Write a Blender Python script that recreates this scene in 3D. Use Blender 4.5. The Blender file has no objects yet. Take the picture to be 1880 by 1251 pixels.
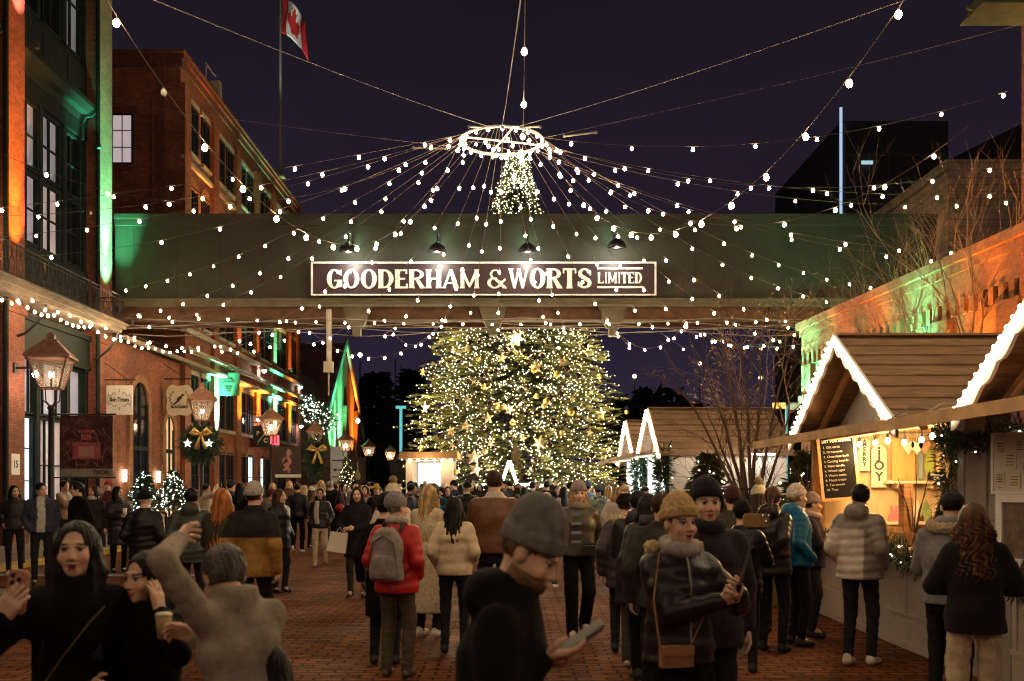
import bpy, math, random
import numpy as np
from mathutils import Vector, Matrix
random.seed(7)
NR = np.random.RandomState(11)
sc = bpy.context.scene
COL = sc.collection
F, CX, HY, CH = 1828.0, 937.0, 893.0, 1.65
R = math.radians


def at(px, py, d):
    """photo pixel + distance along the street -> point in the place (metres)"""
    return Vector(((px - CX) / F * d, d, CH + (HY - py) / F * d))


# ------------------------------------------------------------------ camera
cam = bpy.data.cameras.new('camera')
cam.sensor_width = 36
cam.lens = 35
cam.shift_x = (940 - CX) / 1880
cam.shift_y = (HY - 625.5) / 1880
cam.clip_start = 0.05
cam.clip_end = 2000
cam.dof.use_dof = True
cam.dof.focus_distance = 17.0
cam.dof.aperture_fstop = 3.2
co = bpy.data.objects.new('camera', cam)
COL.objects.link(co)
co.location = (0, 0, CH)
co.rotation_euler = (R(90), 0, 0)
sc.camera = co

# ------------------------------------------------------------------ materials
MATS = {}


def srgb(r, g, b):
    f = lambda c: (c / 255 / 12.92) if c / 255 <= .04045 else ((c / 255 + .055) / 1.055) ** 2.4
    return (f(r), f(g), f(b))


class NT:
    def __init__(s, name):
        s.m = bpy.data.materials.new(name)
        s.m.use_nodes = True
        s.t = s.m.node_tree
        s.b = s.t.nodes['Principled BSDF']

    def n(s, typ, **kw):
        nd = s.t.nodes.new(typ)
        for k, v in kw.items():
            if k in nd.inputs.keys() if isinstance(k, str) else False:
                nd.inputs[k].default_value = v
            else:
                setattr(nd, k, v)
        return nd

    def l(s, a, b):
        s.t.links.new(a, b)

    def noise(s, scale, vec=None, detail=3, rough=.55):
        nd = s.t.nodes.new('ShaderNodeTexNoise')
        nd.inputs['Scale'].default_value = scale
        nd.inputs['Detail'].default_value = detail
        nd.inputs['Roughness'].default_value = rough
        if vec is not None:
            s.l(vec, nd.inputs['Vector'])
        return nd

    def ramp(s, fac, stops):
        nd = s.t.nodes.new('ShaderNodeValToRGB')
        e = nd.color_ramp.elements
        while len(e) < len(stops):
            e.new(.5)
        for el, (p, c) in zip(e, stops):
            el.position = p
            el.color = (*c, 1) if len(c) == 3 else c
        s.l(fac, nd.inputs['Fac'])
        return nd

    def mix(s, a, b, fac, mode='MIX'):
        nd = s.t.nodes.new('ShaderNodeMix')
        nd.data_type = 'RGBA'
        nd.blend_type = mode
        for i, v in ((0, fac), (6, a), (7, b)):
            if hasattr(v, 'is_linked'):
                s.l(v, nd.inputs[i])
            elif i == 0:
                nd.inputs[0].default_value = v
            else:
                nd.inputs[i].default_value = (*v, 1)
        return nd.outputs[2]

    def math(s, op, a, b=None):
        nd = s.t.nodes.new('ShaderNodeMath')
        nd.operation = op
        for i, v in enumerate((a, b)):
            if v is None:
                continue
            if hasattr(v, 'is_linked'):
                s.l(v, nd.inputs[i])
            else:
                nd.inputs[i].default_value = v
        return nd.outputs[0]

    def bump(s, h, strength=.3, dist=.01):
        nd = s.t.nodes.new('ShaderNodeBump')
        nd.inputs['Strength'].default_value = strength
        nd.inputs['Distance'].default_value = dist
        s.l(h, nd.inputs['Height'])
        s.l(nd.outputs[0], s.b.inputs['Normal'])

    def pos(s):
        return s.t.nodes.new('ShaderNodeNewGeometry').outputs['Position']

    def obj(s):
        return s.t.nodes.new('ShaderNodeTexCoord').outputs['Object']

    def set(s, **kw):
        for k, v in kw.items():
            s.b.inputs[k.replace('_', ' ')].default_value = v


def plain(name, c, rough=.6, metal=0, var=.25, scale=4, bump=0, bscale=60, spec=.5):
    """colour broken up by noise, optional fine bump"""
    if name in MATS:
        return MATS[name]
    t = NT(name)
    p = t.pos()
    n = t.noise(scale, p, 5)
    d = tuple(max(0, x * (1 - var)) for x in c)
    l_ = tuple(min(1, x * (1 + var)) for x in c)
    r = t.ramp(n.outputs[0], [(.3, d), (.7, l_)])
    t.l(r.outputs[0], t.b.inputs['Base Color'])
    t.set(Roughness=rough, Metallic=metal)
    t.b.inputs['Specular IOR Level'].default_value = spec
    if bump:
        t.bump(t.noise(bscale, p, 4).outputs[0], bump, .01)
    MATS[name] = t.m
    return t.m


def emit(name, c, strength, sampling=None, vary=0):
    if name in MATS:
        return MATS[name]
    t = NT(name)
    if vary:      # every bulb burns a little differently
        oi = t.t.nodes.new('ShaderNodeObjectInfo')
        r = t.ramp(oi.outputs['Random'], [(0, (vary,) * 3), (.25, (.6,) * 3), (1, (1.3,) * 3)])
        t.l(t.math('MULTIPLY', r.outputs[0], strength), t.b.inputs['Emission Strength'])
    t.set(Base_Color=(*c, 1), Emission_Color=(*c, 1), Roughness=.4)
    if not vary:
        t.set(Emission_Strength=strength)
    if sampling:
        t.m.cycles.emission_sampling = sampling
    MATS[name] = t.m
    return t.m


def brick(name, c1, c2, mortar, bw=.215, bh=.07, mort=.008, floor=False, rough=.85, bump=.5, stain=.5):
    if name in MATS:
        return MATS[name]
    t = NT(name)
    p = t.pos()
    sx = t.t.nodes.new('ShaderNodeSeparateXYZ')
    t.l(p, sx.inputs[0])
    cx = t.t.nodes.new('ShaderNodeCombineXYZ')
    if floor:
        t.l(sx.outputs[0], cx.inputs[0])
        t.l(sx.outputs[1], cx.inputs[1])
    else:
        t.l(t.math('ADD', sx.outputs[0], sx.outputs[1]), cx.inputs[0])
        t.l(sx.outputs[2], cx.inputs[1])
    vec = cx.outputs[0]
    if floor:   # setts are laid a little unevenly
        nz = t.noise(.9, p, 2)
        ad = t.t.nodes.new('ShaderNodeVectorMath')
        ad.operation = 'MULTIPLY_ADD'
        t.l(nz.outputs[1], ad.inputs[0])
        ad.inputs[1].default_value = (.10, .10, 0)
        t.l(vec, ad.inputs[2])
        vec = ad.outputs[0]
    b = t.t.nodes.new('ShaderNodeTexBrick')
    t.l(vec, b.inputs['Vector'])
    b.inputs['Scale'].default_value = 1
    b.inputs['Brick Width'].default_value = bw
    b.inputs['Row Height'].default_value = bh
    b.inputs['Mortar Size'].default_value = mort
    b.inputs['Mortar Smooth'].default_value = .2
    b.inputs['Bias'].default_value = -.1
    b.inputs['Color1'].default_value = (*c1, 1)
    b.inputs['Color2'].default_value = (*c2, 1)
    b.inputs['Mortar'].default_value = (*mortar, 1)
    n = t.noise(.6, p, 6, .65)
    r = t.ramp(n.outputs[0], [(.3, (1 - stain,) * 3), (.65, (1.1,) * 3)])
    n2 = t.noise(9, p, 4)
    r2 = t.ramp(n2.outputs[0], [(.3, (.75,) * 3), (.7, (1.2,) * 3)])
    c = t.mix(b.outputs['Color'], r.outputs[0], 1, 'MULTIPLY')
    c = t.mix(c, r2.outputs[0], 1, 'MULTIPLY')
    t.l(c, t.b.inputs['Base Color'])
    h = t.math('MULTIPLY', b.outputs['Fac'], -1.0)
    h = t.math('ADD', h, t.math('MULTIPLY', n2.outputs[0], .5))
    t.bump(h, bump, .012)
    if floor:
        t.b.inputs['Specular IOR Level'].default_value = .05
        rr = t.ramp(t.noise(.8, p, 5).outputs[0], [(.35, (.6,) * 3), (.7, (.95,) * 3)])
        t.l(rr.outputs[0], t.b.inputs['Roughness'])
    else:
        t.set(Roughness=rough)
    MATS[name] = t.m
    return t.m


def wood(name, c, axis=0, board=.14, rough=.75, grain=.35, gap=.5):
    """boards stacked across one world axis (0 x, 1 y, 2 z), grain along"""
    if name in MATS:
        return MATS[name]
    t = NT(name)
    p = t.pos()
    mp = t.t.nodes.new('ShaderNodeMapping')
    t.l(p, mp.inputs['Vector'])
    sc_ = [3.0, 3.0, 3.0]
    sc_[axis] = 40
    mp.inputs['Scale'].default_value = sc_
    n = t.noise(1, mp.outputs[0], 4, .6)
    sx = t.t.nodes.new('ShaderNodeSeparateXYZ')
    t.l(p, sx.inputs[0])
    q = t.math('DIVIDE', sx.outputs[axis], board)
    fr = t.math('FRACT', q)
    fl = t.math('FLOOR', q)
    wn = t.t.nodes.new('ShaderNodeTexWhiteNoise')
    wn.noise_dimensions = '1D'
    t.l(fl, wn.inputs['W'])
    d = tuple(x * (1 - grain) for x in c)
    u = tuple(min(1, x * (1 + grain)) for x in c)
    r = t.ramp(n.outputs[0], [(.3, d), (.7, u)])
    vb = t.ramp(wn.outputs[0], [(0, (.72,) * 3), (1, (1.15,) * 3)])
    col = t.mix(r.outputs[0], vb.outputs[0], 1, 'MULTIPLY')
    g = t.ramp(fr, [(0, (1 - gap,) * 3), (.06, (1,) * 3)])
    col = t.mix(col, g.outputs[0], 1, 'MULTIPLY')
    t.l(col, t.b.inputs['Base Color'])
    t.set(Roughness=rough)
    h = t.math('ADD', t.math('MULTIPLY', n.outputs[0], .4), g.outputs[0])
    t.bump(h, .35, .008)
    MATS[name] = t.m
    return t.m


# ------------------------------------------------------------------ mesh builder
class MB:
    def __init__(s):
        s.v, s.f, s.mi = [], [], []
        s.m = 0

    def mat(s, i):
        s.m = i
        return s

    def add(s, vs, fs):
        o = len(s.v)
        s.v += [tuple(v) for v in vs]
        s.f += [tuple(i + o for i in f) for f in fs]
        s.mi += [s.m] * len(fs)
        return s

    def box(s, x0, x1, y0, y1, z0, z1, M=None):
        vs = [Vector((x, y, z)) for z in (z0, z1) for x, y in ((x0, y0), (x1, y0), (x1, y1), (x0, y1))]
        if M is not None:
            vs = [M @ v for v in vs]
        return s.add(vs, [(3, 2, 1, 0), (4, 5, 6, 7), (0, 1, 5, 4), (1, 2, 6, 5), (2, 3, 7, 6), (3, 0, 4, 7)])

    def cbox(s, c, h, M=None):
        return s.box(c[0] - h[0], c[0] + h[0], c[1] - h[1], c[1] + h[1], c[2] - h[2], c[2] + h[2], M)

    def bar(s, a, b, w, t, up=(0, 0, 1)):
        """rectangular bar a->b, width w (sideways) thickness t (along up)"""
        a, b = Vector(a), Vector(b)
        d = (b - a).normalized()
        u = Vector(up)
        sd = d.cross(u)
        if sd.length < 1e-4:
            sd = d.cross(Vector((1, 0, 0)))
        sd.normalize()
        u = sd.cross(d)
        vs = [p + sd * (x * w / 2) + u * (y * t / 2) for p in (a, b) for x, y in ((-1, -1), (1, -1), (1, 1), (-1, 1))]
        return s.add(vs, [(3, 2, 1, 0), (4, 5, 6, 7), (0, 1, 5, 4), (1, 2, 6, 5), (2, 3, 7, 6), (3, 0, 4, 7)])

    def tube(s, pts, r, n=6, caps=True):
        pts = [Vector(p) for p in pts]
        rs = r if isinstance(r, (list, tuple)) else [r] * len(pts)
        vs = []
        ref = None
        for i, p in enumerate(pts):
            d = (pts[min(i + 1, len(pts) - 1)] - pts[max(i - 1, 0)])
            if d.length < 1e-9:
                d = Vector((0, 0, 1))
            d.normalize()
            if ref is None:
                ref = d.orthogonal().normalized()
            u = (ref - d * ref.dot(d))
            u = u.normalized() if u.length > 1e-6 else d.orthogonal().normalized()
            ref = u
            w = d.cross(u)
            for k in range(n):
                a = 2 * math.pi * k / n
                vs.append(p + (u * math.cos(a) + w * math.sin(a)) * rs[i])
        fs = []
        for i in range(len(pts) - 1):
            for k in range(n):
                fs.append((i * n + k, i * n + (k + 1) % n, (i + 1) * n + (k + 1) % n, (i + 1) * n + k))
        if caps:
            fs.append(tuple(range(n - 1, -1, -1)))
            e = (len(pts) - 1) * n
            fs.append(tuple(range(e, e + n)))
        return s.add(vs, fs)

    def lathe(s, prof, c=(0, 0, 0), n=12, M=None, rot=0):
        """prof [(r,z)...] bottom to top round the z axis"""
        vs, fs = [], []
        for r, z in prof:
            for k in range(n):
                a = 2 * math.pi * k / n + rot
                v = Vector((r * math.cos(a), r * math.sin(a), z))
                v = M @ v if M is not None else v
                vs.append(v + Vector(c))
        for i in range(len(prof) - 1):
            for k in range(n):
                fs.append((i * n + k, i * n + (k + 1) % n, (i + 1) * n + (k + 1) % n, (i + 1) * n + k))
        fs.append(tuple(range(n - 1, -1, -1)))
        e = (len(prof) - 1) * n
        fs.append(tuple(range(e, e + n)))
        return s.add(vs, fs)

    def ball(s, c, r, n=8, m=6, M=None):
        rr = r if isinstance(r, (tuple, list)) else (r, r, r)
        c = Vector(c)
        vs, fs = [Vector((0, 0, -1))], []
        for i in range(1, m):
            a = math.pi * i / m - math.pi / 2
            for k in range(n):
                b = 2 * math.pi * k / n
                vs.append(Vector((math.cos(a) * math.cos(b), math.cos(a) * math.sin(b), math.sin(a))))
        vs.append(Vector((0, 0, 1)))
        for k in range(n):
            fs.append((0, 1 + (k + 1) % n, 1 + k))
            e = 1 + (m - 2) * n
            fs.append((len(vs) - 1, e + k, e + (k + 1) % n))
        for i in range(m - 2):
            for k in range(n):
                a, b = 1 + i * n, 1 + (i + 1) * n
                fs.append((a + k, a + (k + 1) % n, b + (k + 1) % n, b + k))
        out = []
        for v in vs:
            v = Vector((v.x * rr[0], v.y * rr[1], v.z * rr[2]))
            out.append((M @ v if M is not None else v) + c)
        return s.add(out, fs)

    def prism(s, poly, a, b):
        """poly: list of 3D points; extruded from +a to +b (vectors)"""
        n = len(poly)
        a, b = Vector(a), Vector(b)
        vs = [Vector(p) + a for p in poly] + [Vector(p) + b for p in poly]
        fs = [tuple(range(n - 1, -1, -1)), tuple(range(n, 2 * n))]
        fs += [(i, (i + 1) % n, n + (i + 1) % n, n + i) for i in range(n)]
        return s.add(vs, fs)

    def build(s, name, mats, parent=None, smooth=False):
        me = bpy.data.meshes.new(name)
        me.from_pydata(s.v, [], s.f)
        mats = mats if isinstance(mats, (list, tuple)) else [mats]
        for m in mats:
            me.materials.append(m)
        if len(mats) > 1:
            me.polygons.foreach_set('material_index', s.mi)
        if smooth:
            me.polygons.foreach_set('use_smooth', [True] * len(s.f))
        me.validate()
        me.update()
        return link(name, me, parent)


def link(name, me, parent=None):
    o = bpy.data.objects.new(name, me)
    COL.objects.link(o)
    if parent is not None:
        o.parent = parent
    return o


def wpart(o, root):
    """part built in world coordinates -> child of root, staying where it is"""
    o.parent = root
    M = Matrix.LocRotScale(root.location, root.rotation_euler, root.scale)
    o.matrix_parent_inverse = M.inverted()
    return o


def thing(name, label, cat, loc=(0, 0, 0), rz=0, group=None, scale=1):
    o = bpy.data.objects.new(name, None)
    o.empty_display_size = .2
    COL.objects.link(o)
    o.location = loc
    o.rotation_euler = (0, 0, rz)
    o.scale = (scale,) * 3
    return tag(o, label, cat, group)


def tag(o, label=None, cat=None, group=None, kind=None):
    if label:
        o['label'] = label
    if cat:
        o['category'] = cat
    if group:
        o['group'] = group
    if kind:
        o['kind'] = kind
    return o


def copy_tree(o, parent=None):
    c = o.copy()
    COL.objects.link(c)
    if parent is not None:
        c.parent = parent
    for ch in [x for x in bpy.data.objects if x.parent == o]:
        copy_tree(ch, c)
    return c


def text_mesh(body, size, depth=.01, bold=0.0, align='CENTER', spacing=1.0, wide=1.0):
    cu = bpy.data.curves.new('lettering', 'FONT')
    cu.body = body
    cu.size = size
    cu.extrude = depth / 2
    cu.offset = bold
    cu.align_x = align
    cu.align_y = 'CENTER'
    cu.space_character = spacing
    cu.resolution_u = 3
    tmp = bpy.data.objects.new('lettering_tmp', cu)
    COL.objects.link(tmp)
    dg = bpy.context.evaluated_depsgraph_get()
    me = bpy.data.meshes.new_from_object(tmp.evaluated_get(dg))
    bpy.data.objects.remove(tmp)
    bpy.data.curves.remove(cu)
    if wide != 1.0:
        for v in me.vertices:
            v.co.x *= wide
    return me


def text(name, body, M, size, m, parent, depth=.01, bold=0.0, align='CENTER', spacing=1.0, wide=1.0):
    """lettering standing in the local xy plane of M, joined to parent as a part (M in world coordinates)"""
    me = text_mesh(body, size, depth, bold, align, spacing, wide)
    me.transform(M)
    me.materials.clear()
    me.materials.append(m)
    o = link(name, me)
    if parent is not None:
        wpart(o, parent)
    return o


def facing(p, nrm):
    """matrix whose local xy plane stands upright at p, facing horizontal direction nrm"""
    n = Vector((nrm[0], nrm[1], 0)).normalized()
    x = Vector((-n.y, n.x, 0))
    z = Vector((0, 0, 1))
    M = Matrix((x, z, n)).transposed().to_4x4()
    M.translation = Vector(p)
    return M


# ------------------------------------------------------------------ implicit surfaces -> one continuous mesh
class Field:
    def __init__(s, lo, hi, step, fine=()):
        """fine: [(axis, a, b, step)] intervals sampled more densely"""
        ax = []
        for i in range(3):
            pts = np.arange(lo[i], hi[i] + step, step)
            for a_, a, b, st in fine:
                if a_ == i:
                    pts = np.concatenate([pts[(pts < a - step * .4) | (pts > b + step * .4)], np.arange(a, b, st)])
            ax.append(np.unique(np.round(pts, 5)).astype(np.float32))
        s.ax = ax
        s.step = step
        s.v = np.full([len(a) for a in ax], .4, np.float32)

    def sub(s, lo, hi):
        sl = []
        for i in range(3):
            a = np.searchsorted(s.ax[i], lo[i])
            b = np.searchsorted(s.ax[i], hi[i])
            if b - a < 1:
                return None
            sl.append(slice(a, b))
        return tuple(sl)

    def pts(s, sl):
        return s.ax[0][sl[0]][:, None, None], s.ax[1][sl[1]][None, :, None], s.ax[2][sl[2]][None, None, :]

    def put(s, fn, lo, hi, k=.02, op='add', m=None):
        m = (k + s.step * 2.5) if m is None else m
        sl = s.sub([lo[i] - m for i in range(3)], [hi[i] + m for i in range(3)])
        if sl is None:
            return
        X, Y, Z = s.pts(sl)
        d = fn(X, Y, Z)
        a = s.v[sl]
        if op == 'add':
            if k > 0:
                h = np.clip(.5 + .5 * (d - a) / k, 0, 1)
                s.v[sl] = d + (a - d) * h - k * h * (1 - h)
            else:
                s.v[sl] = np.minimum(a, d)
        elif op == 'cut':
            if k > 0:
                d = -d
                h = np.clip(.5 - .5 * (d - a) / k, 0, 1)
                s.v[sl] = d + (a - d) * h + k * h * (1 - h)
            else:
                s.v[sl] = np.maximum(a, -d)

    def cone(s, a, b, ra, rb, k=.02, op='add', ridge=None, sq=None):
        a, b = np.array(a, float), np.array(b, float)
        ba = b - a
        L2 = max(ba @ ba, 1e-9)
        L = math.sqrt(L2)

        def fn(X, Y, Z):
            px, py, pz = X - a[0], Y - a[1], Z - a[2]
            t = np.clip((px * ba[0] + py * ba[1] + pz * ba[2]) / L2, 0, 1)
            dx, dy, dz = px - t * ba[0], py - t * ba[1], pz - t * ba[2]
            r = ra + t * (rb - ra)
            if ridge:
                r = r + ridge[0] * (np.abs(np.sin(math.pi * t * L / ridge[1])) - .6)
            return np.sqrt(dx * dx + dy * dy + dz * dz) - r
        r = max(ra, rb) + .02
        s.put(fn, np.minimum(a, b) - r, np.maximum(a, b) + r, k, op)

    def ell(s, c, r, k=.02, op='add', Rm=None, mod=None):
        c = np.array(c, float)
        r = np.array(r, float)

        def fn(X, Y, Z):
            x, y, z = X - c[0], Y - c[1], Z - c[2]
            if Rm is not None:
                x, y, z = (Rm[0][0] * x + Rm[1][0] * y + Rm[2][0] * z, Rm[0][1] * x + Rm[1][1] * y + Rm[2][1] * z, Rm[0][2] * x + Rm[1][2] * y + Rm[2][2] * z)
            k0 = np.sqrt((x / r[0]) ** 2 + (y / r[1]) ** 2 + (z / r[2]) ** 2)
            k1 = np.sqrt((x / r[0] ** 2) ** 2 + (y / r[1] ** 2) ** 2 + (z / r[2] ** 2) ** 2) + 1e-6
            d = k0 * (k0 - 1) / k1
            return d + mod(x, y, z) if mod else d
        m = (max(r) if Rm is not None else r) + .012
        s.put(fn, c - m, c + m, k, op)

    def loft(s, table, k=.03, yc=None, ridge=None, op='add', top=None, bot=None, xc=None, wav=None, xpow=2.0):
        """table [(z, a, b)] upright tube of elliptical sections"""
        zs = np.array([t[0] for t in table])
        A = np.array([t[1] for t in table])
        B = np.array([t[2] for t in table])

        def fn(X, Y, Z):
            a, b = np.interp(Z, zs, A), np.interp(Z, zs, B)
            y = Y - (yc(Z) if yc else 0)
            x = X - (xc(Z) if xc else 0)
            q = (np.abs(x / a) ** xpow + np.abs(y / b) ** xpow) ** (1 / xpow)
            d = (q - 1) * np.minimum(a, b)
            if wav:
                d = d + wav(x, y, Z)
            if ridge:
                d = d - ridge[0] * (np.abs(np.sin(math.pi * (Z + .012 * np.sin(9 * x + 4 * y)) / ridge[1])) - .6)
            d = np.maximum(d, zs[0] - Z)
            return np.maximum(d, Z - zs[-1])
        m = .05
        yy = [yc(z) if yc else 0 for z in zs]
        xx = [xc(z) if xc else 0 for z in zs]
        s.put(fn, (-A.max() - m + min(xx), -B.max() - m + min(yy), zs[0] - m), (A.max() + m + max(xx), B.max() + m + max(yy), zs[-1] + m), k, op)

    def mesh(s, name, colour=None, mat=None, smooth=True, keep=None):
        v = s.v
        sg = v < 0
        c = np.zeros([n - 1 for n in v.shape], np.uint8)
        for i in (0, 1):
            for j in (0, 1):
                for k in (0, 1):
                    c += sg[i:v.shape[0] - 1 + i, j:v.shape[1] - 1 + j, k:v.shape[2] - 1 + k]
        I = np.argwhere((c > 0) & (c < 8))
        if len(I) == 0:
            return None
        ids = np.full(c.shape, -1, np.int32)
        ids[I[:, 0], I[:, 1], I[:, 2]] = np.arange(len(I))
        P = np.zeros((len(I), 3))
        cnt = np.zeros(len(I))
        ax = s.ax
        for d in range(3):
            e = [q for q in range(3) if q != d]
            for p in (0, 1):
                for q in (0, 1):
                    o = [0, 0, 0]
                    o[e[0]], o[e[1]] = p, q
                    A = I + o
                    o2 = list(o)
                    o2[d] = 1
                    B = I + o2
                    va, vb = v[A[:, 0], A[:, 1], A[:, 2]], v[B[:, 0], B[:, 1], B[:, 2]]
                    m = (va < 0) != (vb < 0)
                    t = va[m] / (va[m] - vb[m])
                    for w in range(3):
                        pa = ax[w][A[m, w]]
                        pb = ax[w][B[m, w]]
                        P[m, w] += pa + t * (pb - pa)
                    cnt[m] += 1
        P /= cnt[:, None]
        Q = []
        for d in range(3):
            e = [q for q in range(3) if q != d]
            s1 = [slice(1, -1)] * 3
            s2 = [slice(1, -1)] * 3
            s1[d], s2[d] = slice(0, -1), slice(1, None)
            a, b = sg[tuple(s1)], sg[tuple(s2)]
            E = np.argwhere(a != b)
            if len(E) == 0:
                continue
            flip = a[E[:, 0], E[:, 1], E[:, 2]]
            G = E.copy()
            G[:, e[0]] += 1
            G[:, e[1]] += 1
            qs = []
            for p, q in ((-1, -1), (0, -1), (0, 0), (-1, 0)):
                K = G.copy()
                K[:, e[0]] += p
                K[:, e[1]] += q
                qs.append(ids[K[:, 0], K[:, 1], K[:, 2]])
            q = np.stack(qs, 1)
            if d == 1:
                flip = ~flip
            q[~flip] = q[~flip][:, ::-1]
            Q.append(q)
        Q = np.concatenate(Q)
        Q = Q[(Q >= 0).all(1)]
        # only the largest connected piece stays when asked to
        if keep:
            par = np.arange(len(P))
            ea = np.concatenate([Q[:, 0], Q[:, 1], Q[:, 2]])
            eb = np.concatenate([Q[:, 1], Q[:, 2], Q[:, 3]])
            for _ in range(200):
                pa, pb = par[ea], par[eb]
                lo, hi = np.minimum(pa, pb), np.maximum(pa, pb)
                if (lo == hi).all():
                    break
                np.minimum.at(par, hi, lo)
                par = par[par]
                par = par[par]
            r, n = np.unique(par, return_counts=True)
            ok = par == r[n.argmax()]
            mp = np.cumsum(ok) - 1
            Q = mp[Q[ok[Q].all(1)]]
            P = P[ok]
        return array_mesh(name, P, Q, colour, mat, smooth)


def array_mesh(name, P, Q, colour=None, mat=None, smooth=True):
    me = bpy.data.meshes.new(name)
    me.vertices.add(len(P))
    me.vertices.foreach_set('co', np.asarray(P, np.float32).ravel())
    w = Q.shape[1]
    me.loops.add(len(Q) * w)
    me.polygons.add(len(Q))
    me.loops.foreach_set('vertex_index', np.asarray(Q, np.int32).ravel())
    me.polygons.foreach_set('loop_start', np.arange(0, len(Q) * w, w, dtype=np.int32))
    me.polygons.foreach_set('loop_total', np.full(len(Q), w, np.int32))
    me.update(calc_edges=True)
    me.validate()
    if smooth:
        me.polygons.foreach_set('use_smooth', np.ones(len(me.polygons), bool))
    if colour is not None:
        c = colour(P) if callable(colour) else np.tile(np.array(colour, np.float32), (len(P), 1))
        a = me.color_attributes.new('Col', 'FLOAT_COLOR', 'POINT')
        full = np.ones((len(P), 4), np.float32)
        full[:, :3] = c
        a.data.foreach_set('color', full.ravel())
    if mat:
        me.materials.append(mat)
    return me
# ------------------------------------------------------------------ night sky
w = bpy.data.worlds.new('World')
sc.world = w
w.use_nodes = True
nt = w.node_tree
bg = nt.nodes['Background']
sky = nt.nodes.new('ShaderNodeTexSky')
sky.sky_type = 'NISHITA'
sky.sun_disc = False
sky.sun_elevation = R(-4)
sky.sun_rotation = R(200)
bg.inputs['Strength'].default_value = .05
nt.links.new(sky.outputs[0], bg.inputs['Color'])
tc = nt.nodes.new('ShaderNodeTexCoord')
sx = nt.nodes.new('ShaderNodeSeparateXYZ')
nt.links.new(tc.outputs['Generated'], sx.inputs[0])
cn = nt.nodes.new('ShaderNodeTexNoise')
cn.inputs['Scale'].default_value = 2.2
cn.inputs['Detail'].default_value = 5
mp = nt.nodes.new('ShaderNodeMapping')
mp.inputs['Scale'].default_value = (1, 1, 3)
nt.links.new(tc.outputs['Generated'], mp.inputs[0])
nt.links.new(mp.outputs[0], cn.inputs['Vector'])
ma = nt.nodes.new('ShaderNodeMath')
ma.operation = 'MULTIPLY_ADD'
nt.links.new(cn.outputs[0], ma.inputs[0])
ma.inputs[1].default_value = .36
nt.links.new(sx.outputs[2], ma.inputs[2])
cr = nt.nodes.new('ShaderNodeValToRGB')     # city glow low down, deep violet overhead
e = cr.color_ramp.elements
e[0].position, e[0].color = .15, (*srgb(54, 47, 70), 1)
e[1].position, e[1].color = .72, (*srgb(24, 18, 26), 1)
m_ = e.new(.38)
m_.color = (*srgb(42, 34, 50), 1)
nt.links.new(ma.outputs[0], cr.inputs[0])
bg2 = nt.nodes.new('ShaderNodeBackground')
bg2.inputs['Strength'].default_value = .42
nt.links.new(cr.outputs[0], bg2.inputs['Color'])
ad = nt.nodes.new('ShaderNodeAddShader')
nt.links.new(bg.outputs[0], ad.inputs[0])
nt.links.new(bg2.outputs[0], ad.inputs[1])
nt.links.new(ad.outputs[0], nt.nodes['World Output'].inputs['Surface'])
sc.view_settings.view_transform = 'Standard'
sc.view_settings.look = 'None'
sc.view_settings.exposure = .9
sc.view_settings.gamma = 1
cy = sc.cycles
cy.use_denoising = True
cy.max_bounces = 6
cy.diffuse_bounces = 3
cy.glossy_bounces = 2
cy.transmission_bounces = 4
cy.transparent_max_bounces = 8
cy.sample_clamp_indirect = 4
cy.caustics_reflective = False
cy.caustics_refractive = False
cy.use_light_tree = True
cy.filter_width = 1.15

# ------------------------------------------------------------------ common materials
M_BRICK = brick('red_brick', (.36, .105, .052), (.22, .065, .036), (.13, .085, .062))
M_BRICK_D = brick('dark_brick', (.24, .075, .045), (.14, .045, .03), (.11, .08, .065))
M_BRICK_O = brick('buff_brick', (.42, .18, .08), (.30, .12, .06), (.24, .17, .12))
M_SETT = brick('street_setts', (.26, .085, .030), (.10, .032, .014), (.036, .017, .010), bw=.25, bh=.115, mort=.014, floor=True, bump=.9, stain=.62)
M_STONE = plain('stone', (.34, .30, .25), .8, var=.2, bump=.3)
M_CONC = plain('concrete', (.20, .17, .15), .85, var=.25, bump=.25)
M_GREEN = plain('dark_green_paint', (.012, .019, .018), .7, var=.25, spec=.2)
def weathered(name, c, c2):
    t = NT(name)
    p = t.pos()
    mp_ = t.t.nodes.new('ShaderNodeMapping')
    mp_.inputs['Scale'].default_value = (4.5, 4.5, .45)
    t.l(p, mp_.inputs[0])
    st = t.ramp(t.noise(1.0, mp_.outputs[0], 6, .7).outputs[0], [(.44, (0, 0, 0)), (.72, (1, 1, 1))])
    bl = t.ramp(t.noise(.7, p, 6, .65).outputs[0], [(.3, tuple(x * .65 for x in c)), (.7, tuple(x * 1.3 for x in c))])
    t.l(t.mix(bl.outputs[0], c2, st.outputs[0]), t.b.inputs['Base Color'])
    t.set(Roughness=.62)
    t.bump(t.noise(3, p, 5).outputs[0], .25, .03)
    MATS[name] = t.m
    return t.m


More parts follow.
